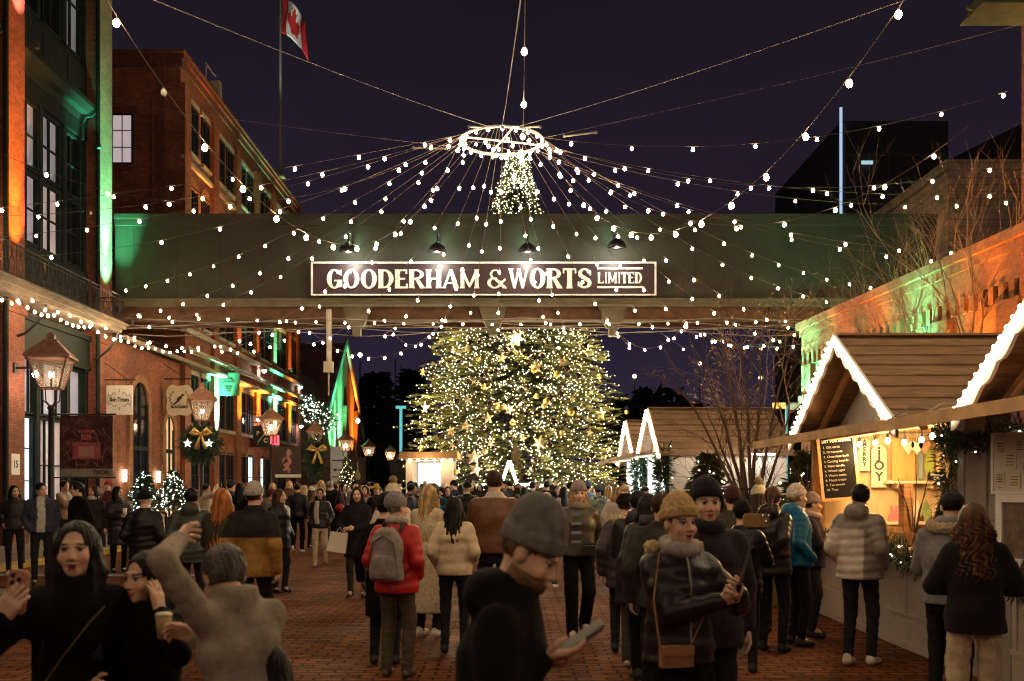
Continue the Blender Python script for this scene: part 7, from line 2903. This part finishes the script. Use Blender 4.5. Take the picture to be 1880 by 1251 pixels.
BLK, CHAR, NAVY, BRN, GRY, CRM, OLV = (.0065, .006, .007), (.022, .020, .022), (.022, .028, .055), (.13, .06, .03), (.22, .21, .21), (.62, .52, .40), (.055, .055, .035)
HB, HD, HBL, HRED, HG = (.006, .005, .004), (.04, .02, .011), (.42, .27, .12), (.34, .11, .03), (.20, .19, .18)
puff = lambda col, hem=.82, f=.016, a=.011, sp=.085, **k: dict(dict(col=col, hem=hem, f=f, ridge=(a, sp), mat='nylon'), **k)
wool = lambda col, hem=.6, **k: dict(dict(col=col, hem=hem, f=.006, flare=.02), **k)

# ---- the people closest to the camera
p1 = person('woman with long black hair holding up a phone for a selfie', 142, 3.75, 8, 1.51, True, 0, ('xlong', HB), None, wool(BLK, .5, f=.02), arms=(((-.20, -.29, 1.33), (-.9, .3, -.9), (.25, 1, .1), .45, (.5, -.25, .8)), 'down'), head=(4, -3), mouth=1.2)
hp = local(p1, hand(p1, 0, .0)) + Vector((.045, .015, .10))
phone_at(hp, Matrix.Rotation(R(8), 3, 'Y') @ Matrix.Rotation(R(-6), 3, 'Z'), 'phone in a glittery pink case held up for a selfie', (.50, .22, .16), gems=True)
m = MB().tube([(.16, -.02, 1.40), (.09, -.150, 1.30), (-.02, -.170, 1.15), (-.12, -.165, 1.0), (-.2, -.12, .85), (-.21, .02, .78)], .0032, 5)
o = prop(p1, 'chain_strap', 'gold chain strap slung across the black coat of the selfie woman', 'strap', m, plain('dull_gold', (.20, .13, .05), .4, .5))
p2 = person('girl in black with one hand on her cheek', 270, 3.85, -14, 1.39, True, 0, ('long', HB), None, wool(BLK, .5), arms=('hold', ((.135, -.10, 1.43), (.9, -.3, -1), (-1, .1, 0), .25, (-.22, .05, 1))), head=(-14, 2))
p3 = person('person in a long grey beige coat seen from behind with one arm raised', 454, 3.35, 226, 1.50, True, 0, ('short', (.09, .08, .075)), None, wool((.27, .225, .18), .42, f=-.004, wav=.012), arms=(((-.01, -.40, 1.24), (-.6, .3, -1), None, .9), ((.15, -.25, 1.66), (.9, .75, .1), None, .6)), head=(-10, 26, .07), lean=10)
cp = local(p3, hand(p3, 0, .10)) + Vector((-.04, -.01, .02))
t = thing('paper_cup', 'brown paper coffee cup with a lid held beside the beige coat', 'cup', cp)
MB().lathe([(.021, -.05), (.028, .03)], n=16).build('cup_body', plain('kraft_cup', (.42, .26, .13), .7, var=.1), t, True)
MB().lathe([(.030, .03), (.030, .037), (.026, .042)], n=16).build('lid', M_CREAM, t, True)
person('child in black with dark bobbed hair beside the beige coat', 500, 3.4, 195, 1.10, True, 0, ('bob', HB), None, puff(BLK, .6, .03))
p4 = person('bearded man in a grey beanie looking down at his phone', 896, 3.02, 82, 1.555, False, 0, ('beard', (.15, .075, .035)), ('tall', (.17, .16, .155)), wool((.008, .007, .0075), .6, f=.016, hood=1, wav=.008), arms=(((-.06, -.18, 1.25), (-.9, .6, -.9), (.4, .1, 1), .5, (.1, -1, .12)), ((.05, -.16, 1.22), (.9, .6, -.9), (-.5, 0, 1), .6, (-.15, -1, .1))), head=(-8, 30), lean=9)
hp = local(p4, (-.01, -.31, 1.31))
phone_at(hp, Matrix(((-.12, -.56, .82), (.98, -.2, .0), (.16, .80, .57))), 'dark phone with a studded edge in the hands of the bearded man', (.10, .08, .07), screen=False, gems=True)
p5 = person('smiling woman in a tan fur hat and dark puffer holding a selfie stick', 1246, 4.9, 14, 1.57, True, 0, ('short', (.07, .055, .05)), ('fur', (.50, .33, .15)), puff((.016, .011, .015), .86, .022, .009, .10, zip=1), dict(skirt=.25, col=BLK), arms=(((.10, -.27, 1.20), (-.9, .2, -1), (.6, 0, .5), .9), ((.21, -.27, 1.235), (.9, .3, -1), (-.8, 0, .5), .9)), head=(10, -2), scarf=((.36, .32, .30), 0), fur=(.52, .38, .20), mouth=.5)
a = local(p5, (.17, -.34, 1.25))
b = at(1388, 968, 4.35)
t = thing('selfie_stick', 'thin grey selfie stick held out by the woman in the fur hat', 'selfie stick', a)
bpart(MB().tube([a - (b - a) * .12, a + (b - a) * .15], .013, 8), 'handle', M_BLACK, t)
bpart(MB().tube([a + (b - a) * .15, a + (b - a) * .6, b], [.008, .006, .004], 6), 'shaft', M_IRONG, t)
bpart(MB().cbox(b + Vector((0, .012, .0)), (.035, .006, .012)), 'clamp', M_BLACK, t)
phone_at(b + Vector((0, 0, .03)), Matrix.Rotation(R(90), 3, 'Y'), 'phone in a tan case clamped to the end of the selfie stick', (.42, .24, .09), .058, .115)
m = MB()
m.box(-.19, -.02, -.235, -.185, .865, .975)
m.mat(1).box(-.192, -.018, -.241, -.235, .925, .975).box(-.115, -.095, -.247, -.241, .92, .94)
m.mat(0).tube([(-.19, -.20, .97), (-.2, -.14, 1.2), (-.13, -.05, 1.44)], .006, 5).tube([(-.02, -.20, .97), (.06, -.17, 1.1), (.1, -.05, 1.44)], .004, 5)
prop(p5, 'handbag', 'small brown leather handbag hanging at the hip of the woman in the fur hat', 'handbag', m, [plain('tan_leather', (.26, .12, .05), .45, var=.2, scale=20), plain('tan_leather_flap', (.32, .16, .07), .4, var=.2, scale=20)], False)
person('smiling man in a navy beanie standing behind the woman in the fur hat', 1296, 5.55, 2, 1.665, False, 0, ('short', HD), ('beanie', (.012, .011, .018)), dict(col=(.032, .020, .026), hem=.78, f=.02, mat='knit'), arms=('down', 'down'), scarf=((.02, .017, .02), 0), mouth=.4)

# ---- middle distance
p7 = person('person in a red puffer and grey beanie carrying a rucksack', 728, 8.6, 163, 1.56, False, 0, ('short', HG), ('slouch', (.20, .18, .19)), puff((.46, .022, .018), .80, .024, .009, .09, collar=.05), dict(col=(.085, .065, .045), w=1.12), (.12, .09, .07), arms=('pocket', 'pocket'), head=(-20, 0), scarf=((.40, .34, .28), 0))
backpack(p7, 'grey rucksack worn over the red puffer', (.27, .225, .21), .225)
person('person in a long black coat half hidden behind the red puffer', 706, 9.2, 175, 1.55, True, 0, ('short', HB), ('beanie', BLK), wool(BLK, .5))
person('woman with very long fair hair in a cream ankle length coat', 786, 10.9, 150, 1.66, True, 0, ('xlong', HBL), None, dict(col=(.56, .46, .33), hem=.28, f=.02, flare=.03, mat='knit'), shoes=(.7, .68, .62), arms=('hold', 'hold'), head=(25, 0))
person('person in a white fluffy bobble hat behind the grey beanie', 722, 11.6, 170, 1.66, True, 0, ('mid', HD), ('pom', CRM, (.26, .17, .09)), dict(col=CRM, hem=.8, f=.03, mat='knit'))
person('woman with long black hair in a short cream puffer', 834, 9.8, 175, 1.54, True, 0, ('long', HB), None, puff((.62, .48, .33), .86, .022, .008, .11), arms=('pocket', 'pocket'))
person('broad man in a brown leather jacket with a pale collar', 908, 10.4, 182, 1.80, False, 1, ('crop', HD), None, dict(col=lambda P, jt: np.where((P[:, 2] > 1.445)[:, None], V3(.5, .44, .36), V3(.12, .046, .020)), hem=.90, f=.04, mat='leather', collar=.05, wav=.006), arms=('clasp', 'clasp'), head=(0, 10))
p11 = person('woman in a mauve beanie and check scarf walking in black flared trousers', 1062, 10.9, 4, 1.68, True, 0, ('mid', HBL), ('beanie', (.30, .24, .215)), puff((.075, .060, .038), .90, .024, .006, .13), dict(col=BLK, w=1.25), (.60, .57, .52), arms=('pocket', 'swingb'), gait=.5, scarf=((.26, .22, .18), .46), head=(0, 2))
m = MB()
for k in range(4):
    m.box(-.106, .0, -.212 + .004 * k - .02, -.200 + .004 * k - .02, 1.05 + .10 * k, 1.08 + .10 * k)
m.v = [(a, b_ + .012, c) for a, b_, c in m.v]
o = prop(p11, 'scarf_stripe', None, None, m, plain('blue_check', (.18, .24, .36), .9, var=.2), False)
wpart(o, p11)
m = MB().box(.02, .2, -.235, -.18, .93, 1.05).mat(1).box(.02, .2, -.24, -.235, 1.02, 1.03)
prop(p11, 'belt_bag', 'dark belt bag at the waist of the woman in the mauve beanie', 'bag', m, [M_BLACK, M_IRONG], False)
person('person in a cream beanie and jeans with bright white trainers', 1004, 15.6, 165, 1.52, True, 0, ('mid', HBL), ('beanie', CRM), dict(col=CRM, hem=.85, f=.02, mat='knit'), dict(col=(.07, .075, .09)), (.75, .73, .70), gait=.9)
p13 = person('woman with wavy black hair carrying a white paper bag', 656, 14.8, -4, 1.63, True, 0, ('long', HB), None, wool((.018, .016, .018), .62, f=.012), dict(col=(.03, .028, .028)), arms=(((-.16, -.24, 1.06), (-.7, .6, -.4)), ((.02, -.26, 1.08), (.8, .5, -.4))), head=(6, 0), mouth=.5)
m = MB().prism([(-.40, -.30, .74), (-.12, -.30, .70), (-.08, -.30, 1.0), (-.33, -.30, 1.03)], (0, -.05, 0), (0, .05, 0)).tube([(-.26, -.3, 1.02), (-.2, -.3, 1.1), (-.14, -.3, 1.0)], .005, 4)
prop(p13, 'paper_bag', 'white paper carrier bag held by the woman with wavy black hair', 'bag', m, plain('white_paper', (.62, .58, .50), .7, var=.1), False)
p14 = person('woman in white earmuffs and a pale check scarf walking in ripped light jeans', 588, 20.3, 2, 1.60, True, 0, ('mid', HB), None, puff((.02, .018, .018), .84, .02), dict(col=(.55, .44, .32)), (.30, .17, .07), arms=('pocket', 'pocket'), gait=.7, scarf=((.60, .54, .42), .5), mouth=.4)
jt, C, H_, _, _, _ = JT[p14.name]
m = MB()
for s in (-1, 1):
    m.ball(C + V3(s * .088, .01, 0), (.035, .05, .055), 10, 8)
m.tube([C + V3(.09 * math.cos(a), .01, .03 + .10 * math.sin(a)) for a in [math.pi * k / 12 for k in range(13)]], .012, 6)
o = prop(p14, 'earmuffs', None, None, m, M_CREAM)
wpart(o, p14)
person('man in a black puffer and joggers with white trainers seen from behind', 546, 24.5, 178, 1.72, False, 0, ('short', HB), None, puff(BLK, .88, .03), dict(col=BLK, w=1.1), (.72, .70, .68), gait=.35)
person('man in a black and mustard jacket and grey knit beanie seen from behind', 466, 9.6, 172, 1.66, False, 0, ('crop', HD), ('beanie', (.34, .30, .27)), dict(col=lambda P, jt: np.where((P[:, 2] > 1.19)[:, None], V3(.022, .018, .016), V3(.30, .16, .042)), hem=.80, f=.035, collar=.05), dict(col=(.02, .019, .02)), gait=.5)
person('woman with long red hair in a dark green coat', 407, 10.2, 168, 1.62, True, 0, ('xlong', HRED), None, wool((.055, .045, .03), .7, f=.02), arms=('hold', 'hold'), head=(22, 0))
person('man in a dark green quilted puffer seen from behind', 352, 11.6, 185, 1.62, False, 2, ('crop', HB), None, puff((.040, .045, .036), .80, .03, .008, .07, hood=1), arms=('pocket', 'pocket'))
person('person in a black beanie and black puffer seen from behind', 266, 12.6, 180, 1.58, False, 1, ('none', HB), ('beanie', BLK), puff(BLK, .78, .03), arms=('pocket', 'pocket'))
p20 = person('woman in a shiny long black puffer holding a white cup', 217, 19.0, 40, 1.64, True, 0, ('long', HB), None, puff((.022, .018, .022), .55, .03, .012, .13), dict(col=BLK), arms=('hold', 'hold'), head=(35, 0))
t = thing('paper_cup', 'small white cup held by the woman in the long black puffer', 'cup', local(p20, (0, -.37, 1.2)))
MB().lathe([(.03, -.05), (.042, .06)], n=12).build('cup_body', M_WHITE, t, True)
MB().lathe([(.046, .06), (.04, .075)], n=12).build('lid', M_WHITE, t, True)
person('young man in a dark denim jacket over a white hoodie by the big lamp post', 76, 16.6, 25, 1.70, False, 0, ('short', HB), None, dict(col=lambda P, jt: np.where(((np.abs(P[:, 0]) < .06) & (P[:, 1] < -.05))[:, None], V3(.5, .48, .46), V3(.045, .052, .085)), hem=.88, f=.03, hood=1), arms=('pocket', 'pocket'), head=(30, 5))
p22 = person('woman in a black leather coat with white trainers at the picture edge', 27, 18.5, 20, 1.66, True, 1, ('long', HB), None, dict(col=(.02, .017, .016), hem=.85, f=.02, mat='leather'), shoes=(.7, .68, .64), arms=('bag', 'bag'), head=(25, 0))
m = MB().prism([(.24, -.1, .5), (.42, -.1, .5), (.40, -.1, .78), (.26, -.1, .78)], (0, -.04, 0), (0, .04, 0)).tube([(.29, -.1, .78), (.3, -.1, .92), (.36, -.1, .92), (.37, -.1, .78)], .006, 4)
prop(p22, 'paper_bag', 'pale carrier bag held by the woman in the black leather coat', 'bag', m, plain('white_paper', (.62, .58, .50), .7), False)
person('young man with thick black hair in a black jacket looking away from the lamp post', 143, 16.9, -38, 1.70, False, 0, ('short', HB), None, dict(col=BLK, hem=.82, f=.02), arms=('pocket', 'pocket'), head=(-30, 0))
person('woman with auburn hair in a pale scarf behind the young man in black', 172, 19.5, -10, 1.66, True, 0, ('long', HD), None, dict(col=(.05, .04, .04), hem=.8, f=.02), scarf=((.6, .58, .56), 0), head=(-20, 0))
person('person in a tan quilted jacket behind the big lamp post', 118, 23.0, 80, 1.78, False, 0, ('short', HB), None, puff((.30, .22, .15), .85, .03), arms=('phone', 'hold'))
p26 = person('person in a cream fleece taking a picture with raised phone', 378, 24.5, 100, 1.70, False, 0, ('short', HB), None, dict(col=CRM, hem=.9, f=.03, mat='knit'), arms=('high', 'high'))
phone_at(local(p26, (0, -.36, 1.70)), Matrix.Rotation(R(100), 3, 'Z'), 'phone held up by the person in the cream fleece', (.03, .05, .09))
person('person in a navy hooded coat by the wreath lamp post', 424, 23.5, 130, 1.76, False, 0, ('short', HB), ('beanie', NAVY), puff(NAVY, .8, .03))
person('woman with dark hair over a black coat and pale collar by the wreath lamp post', 441, 20.5, 175, 1.72, True, 0, ('long', HB), None, wool(BLK, .6, f=.02), scarf=((.45, .40, .36), 0))
person('stooping person in a grey hooded jacket and red cap', 487, 17.2, 120, 1.60, False, 0, ('short', HD), ('cap', (.10, .02, .02)), dict(col=(.20, .18, .175), hem=.85, f=.03, hood=1), lean=10, scarf=((.35, .06, .05), 0))
person('woman in glasses with auburn hair and a buttoned black coat', 513, 15.4, 55, 1.60, True, 0, ('long', (.07, .025, .015)), None, puff(BLK, .7, .02, .007, .12), arms=('pocket', 'pocket'), head=(25, 0))

# ---- queue and browsers on the market side
p31 = person('person in a black hooded parka with white trainers in the queue', 1172, 9.1, 168, 1.60, False, 0, ('short', HB), None, puff((.022, .020, .022), .62, .035, .006, .14, hood=1), dict(col=(.06, .052, .04), w=1.15), (.72, .68, .60), arms=('clasp', 'clasp'), fur=None)
person('dark haired person in a black parka beside the white trainers', 1190, 8.5, 190, 1.58, True, 0, ('mid', HB), None, puff((.02, .018, .02), .6, .03, .006, .12, hood=1), dict(col=BLK), arms=('pocket', 'pocket'))
person('person in a hooded plum puffer with a cream fur bobble in the queue', 1147, 9.9, 172, 1.56, True, 0, ('short', HD), ('pom', BLK, (.55, .40, .25)), puff((.05, .035, .045), .7, .035, .009, .10), fur=(.50, .37, .22))
person('dark haired man behind the fur hatted couple', 1215, 7.4, 170, 1.60, False, 0, ('short', HD), None, dict(col=(.04, .04, .035), hem=.8, f=.02))
person('person in a dark maroon beanie seen from behind near the tree guard', 1345, 9.9, 178, 1.62, False, 0, ('crop', HD), ('beanie', (.055, .022, .022)), dict(col=(.055, .05, .035), hem=.8, f=.03), arms=('pocket', 'pocket'))
person('person in a black hooded jacket with a pale stripe near the tree guard', 1362, 8.8, 160, 1.50, True, 0, ('short', HB), ('beanie', BLK), puff(BLK, .75, .03), arms=('hold', 'hold'))
person('woman in a brown black puffer with hands behind her back', 1418, 9.9, 140, 1.64, True, 0, ('pony', (.07, .03, .02)), None, puff((.016, .012, .011), .80, .026, .008, .08, hood=1), dict(col=(.016, .015, .017)), arms=('back', 'back'), head=(15, 0))
person('person in a cream bobble hat behind the woman with hands behind her back', 1393, 11.2, 170, 1.64, True, 0, ('mid', HD), ('pom', (.62, .52, .36), (.30, .22, .12)), dict(col=(.06, .05, .045), hem=.8, f=.02))
person('woman in a bright blue puffer and white beanie', 1462, 10.3, 100, 1.64, True, 0, ('short', HBL), ('beanie', (.60, .52, .44)), puff((.008, .14, .30), .86, .024, .007, .07, hood=1), dict(col=(.016, .016, .02)), arms=('pocket', 'pocket'), head=(8, -4))
p35 = person('child in a mauve beanie and red gloves by the planter', 1490, 10.9, 70, 1.55, True, 0, ('short', HD), ('beanie', (.28, .20, .18)), dict(col=(.03, .022, .035), hem=.84, f=.02), dict(col=(.025, .024, .028)), arms=('hold', ((.14, -.22, 1.0), (.9, .5, -.6))), head=(20, 0), scarf=((.45, .36, .30), 0))
for k in (0, 1):
    f = Field(JT[p35.name][0][k][2] - .12, JT[p35.name][0][k][2] + .12, .012)
    w_ = JT[p35.name][0][k][2]
    q = w_ + nrm(w_ - JT[p35.name][0][k][1]) * .075
    f.cone(w_, q, .036, .046, .02)
    link('glove', f.mesh('glove', (.42, .02, .03), M_KNIT), p35)


def panelled(P, jt):
    """white quilted body and sleeve fronts, taupe shoulders and sides"""
    c = np.tile(V3(.60, .52, .45), (len(P), 1))
    up = (P[:, 2] > 1.29) | ((P[:, 0] < -.10) & (P[:, 2] < 1.29))
    c[up] = (.22, .185, .16)
    return c


p36 = person('bearded man in a white and taupe quilted jacket at the gift stall', 1578, 9.15, 138, 1.66, False, 2, ('beard', HB), None, puff(panelled, .82, .024, .013, .08, hood=1), dict(col=(.022, .022, .026)), (.70, .64, .56), arms=('pocket', 'pocket'), head=(32, 4), gait=.25)
p37 = person('man in a grey hooded jacket and dark cap leaning to the counter', 1742, 7.15, 142, 1.60, False, 0, ('short', HB), ('cap', (.03, .026, .028)), dict(col=(.20, .19, .195), hem=.86, f=.025, hood=1), dict(col=(.018, .018, .02)), arms=('hold', 'hold'), head=(15, 14), lean=6, fur=(.42, .33, .22))
p38 = person('woman with long curly brown hair, black jumper and cream trousers', 1790, 6.35, 165, 1.53, True, 0, ('curly', (.085, .034, .016)), None, dict(col=(.013, .012, .013), hem=.80, f=.026, mat='knit', wav=.008), dict(col=(.58, .47, .33), w=1.3), (.6, .55, .5), arms=(((-.16, -.24, 1.08), (-.8, .6, -.6)), ((.15, -.25, 1.08), (.8, .6, -.6))), head=(-28, 8))

# ---- farther back: people one can still tell apart
person('grey haired man in a black coat carrying a red shoulder bag', 606, 25.0, 165, 1.78, False, 0, ('short', HG), None, wool(BLK, .6, f=.02))
m = MB().ball((0, 0, 0), (.11, .06, .10), 10, 8).tube([(-.12, 0, .1), (0, .0, .5), (.12, 0, .1)], .012, 5)
m.v = [tuple(Vector(v) + Vector(((624 - CX) / F * 24.6, 24.6, 1.12))) for v in m.v]
tag(m.build('shoulder_bag', plain('red_leather', (.40, .02, .03), .4), None, True), 'red shoulder bag hanging behind the grey haired man', 'bag')
person('person in a white beanie beside the grey haired man', 572, 26.5, 150, 1.62, True, 0, ('mid', HD), ('beanie', (.6, .56, .5)), dict(col=(.25, .15, .08), hem=.75, f=.02))
person('woman in a yellow headscarf and black coat below the lantern posts', 691, 24.0, 20, 1.66, True, 1, ('none', HB), ('fur', (.50, .34, .05)), puff(BLK, .7, .03), head=(10, 0))
person('woman in a beige coat beside the yellow headscarf', 671, 25.0, -10, 1.66, True, 0, ('bob', HB), None, wool((.26, .20, .16), .65), scarf=((.45, .1, .1), 0))
person('child in a bright blue hooded coat waving', 801, 20.5, 15, 1.46, True, 0, ('none', HB), ('hood', (.02, .12, .30)), dict(col=(.02, .12, .30), hem=.5, f=.03), arms=('down', 'high'), mouth=.5)
person('laughing woman with dark hair behind the waving child', 822, 22.0, 5, 1.64, True, 0, ('long', HD), None, puff((.03, .02, .025), .8, .02), mouth=.7)
person('smiling woman in a pale beanie looking over the waving child', 797, 22.8, 0, 1.68, True, 0, ('mid', HB), ('beanie', (.10, .09, .09)), puff(BLK, .8, .02), mouth=.7)
person('woman in a white bobble hat next to the waving child', 780, 22.4, 0, 1.66, True, 0, ('mid', HB), ('pom', (.12, .1, .1), (.6, .55, .5)), puff((.05, .05, .05), .8, .02), mouth=.5)
person('man in a navy puffer bending to the group of laughing women', 748, 21.5, 100, 1.70, False, 2, ('short', HB), None, puff((.035, .035, .055), .8, .03), lean=8)
person('person in a fur hood carrying the navy puffer group along', 712, 20.0, 165, 1.60, True, 0, ('mid', HD), None, puff((.18, .13, .09), .8, .03), fur=(.45, .32, .2))
p = person('person in a mint green padded coat carrying a small rucksack', 1099, 21.5, 185, 1.66, True, 0, ('short', HD), ('beanie', (.10, .13, .17)), puff((.26, .36, .32), .82, .03, .006, .08), dict(col=(.06, .09, .16)))
backpack(p, 'pale green rucksack worn by the person in mint', (.25, .34, .30))
person('person in a sky blue padded coat beside the mint coat', 1079, 22.5, 175, 1.74, False, 0, ('short', HB), ('beanie', (.08, .11, .2)), puff((.16, .28, .42), .78, .03), dict(col=(.06, .08, .14)))
person('couple member in black embracing a woman in white', 1048, 23.2, 60, 1.74, False, 0, ('short', HB), None, puff((.03, .03, .035), .8, .03), dict(col=(.04, .05, .1)), arms=('hold', 'hold'))
person('woman in a long white coat held by the man in black', 1034, 23.0, 200, 1.64, True, 0, ('long', HB), None, wool((.55, .48, .42), .5), arms=('hold', 'down'))
person('woman in a white fluffy jacket by the far stalls', 1132, 19.5, 160, 1.62, True, 0, ('bob', HBL), None, dict(col=(.66, .60, .52), hem=.85, f=.04, mat='knit'))
person('bearded man in a navy jacket facing the street by the far stall', 1151, 23.8, 10, 1.72, False, 3, ('beard', HB), None, puff((.03, .035, .055), .8, .02))
person('person in a plum hood at the far stall counter', 1184, 22.5, 100, 1.62, True, 0, ('none', HB), ('hood', (.05, .025, .04)), puff((.05, .03, .05), .7, .03))
person('woman with fair hair loose by the far stall', 1117, 26.0, 175, 1.66, True, 0, ('long', HBL), None, puff((.08, .05, .05), .8, .02))
person('man in a teal collar jacket in front of the neon star', 978, 26.5, 150, 1.76, False, 0, ('short', HB), None, dict(col=(.05, .12, .12), hem=.85, f=.02))
person('couple member in dark red scarf before the neon star', 962, 25.5, 200, 1.62, True, 0, ('long', HB), None, wool((.025, .02, .022), .6), scarf=((.4, .04, .05), 0))
person('tall man in a black coat before the giant tree', 1004, 24.5, 178, 1.78, False, 0, ('short', HB), None, wool(BLK, .55, f=.02))
person('person in a dark hood next to the brown leather jacket', 858, 20.5, 182, 1.72, False, 0, ('none', HB), ('hood', (.02, .018, .018)), puff(BLK, .8, .04))

# ---- the rest of the crowd, each one a person of its own
rc = random.Random(21)
COLS = [('black', BLK), ('charcoal', CHAR), ('navy', NAVY), ('dark brown', (.07, .04, .025)), ('olive', OLV), ('grey', (.14, .13, .13)), ('camel', (.28, .17, .08)), ('burgundy', (.11, .015, .02)), ('cream', (.5, .42, .33)), ('dark green', (.025, .045, .03)), ('rust', (.25, .08, .03)), ('slate blue', (.07, .09, .14))]
CW = [9, 6, 5, 3, 2, 3, 2, 2, 2, 2, 1, 2]
KINDS = [('puffer', lambda c: puff(c, .8, .028)), ('wool coat', lambda c: wool(c, .58)), ('parka', lambda c: dict(col=c, hem=.66, f=.03, hood=1)), ('jacket', lambda c: dict(col=c, hem=.88, f=.02))]
HATS = [('with black hair', ('short', HB), None, False), ('with long dark hair', ('long', HD), None, True), ('with long black hair', ('long', HB), None, True), ('in a black beanie', ('short', HB), ('beanie', BLK), False), ('in a grey beanie', ('mid', HD), ('beanie', (.2, .19, .19)), True),
        ('in a cream bobble hat', ('mid', HB), ('pom', CRM, CRM), True), ('with fair hair', ('long', HBL), None, True), ('in a dark cap', ('short', HB), ('cap', BLK), False), ('with a bun', ('bun', HD), None, True), ('in a red beanie', ('short', HD), ('beanie', (.3, .03, .03)), False), ('with grey hair', ('short', HG), None, False)]


def zone(px, d):
    if px < 470:
        return 'along the warehouse pavement'
    if px < 600:
        return 'below the dancer banner'
    if px < 700:
        return 'below the far lantern posts'
    if px < 840:
        return 'before the kiosk'
    if px < 1000:
        return 'before the neon star'
    if px < 1130:
        return 'before the giant tree'
    return 'by the far stalls'


used = set()
spots = []
for px in (452, 470, 498, 528, 560, 590, 620, 640, 655, 664, 683, 700, 716, 735, 752, 766, 788, 812, 838, 848, 872, 890, 922, 940, 952, 990, 1016, 1026, 1060, 1066, 1090, 1110, 1125, 1142, 1168, 1198, 534, 576, 612, 632, 648, 676, 708, 728, 758, 774, 818, 868, 884, 932, 948, 985, 1012, 1040, 1072, 1104, 402, 418, 196):
    d = rc.uniform(26, 36) if len(spots) < 36 else rc.uniform(30, 40)
    if 880 < px < 1000:
        d = min(d, 33)
    if px < 430:
        d = rc.uniform(24, 30)
    spots.append((px + rc.uniform(-4, 4), d))
for px, d in spots:
    for _ in range(60):
        cn_, c = rc.choices(COLS, CW)[0]
        kn_, kf = rc.choice(KINDS)
        hn, hr, ht, fm = rc.choice(HATS)
        if d > 36 and px > 700 and px < 1130:
            d = 35
        lab = 'person in a %s %s %s %s' % (cn_, kn_, hn, zone(px, d))
        if lab not in used:
            break
    used.add(lab)
    yw = rc.choice((180, 175, 160, 205, 150, 220, 90, -90, 60, -60, 20, -20, 0, 10))
    person(lab, px, d, yw + rc.uniform(-12, 12), rc.uniform(1.58, 1.82), fm, rc.choice((0, 0, 0, 1, 2, 3)), hr, ht, kf(c), dict(col=rc.choice((BLK, CHAR, (.05, .06, .1)))), arms=rc.choice((('pocket', 'pocket'), ('down', 'down'), ('hold', 'hold'), ('down', 'pocket'))), head=(rc.uniform(-25, 25), rc.uniform(-4, 10)), gait=rc.choice((0, 0, .4)), res=3)
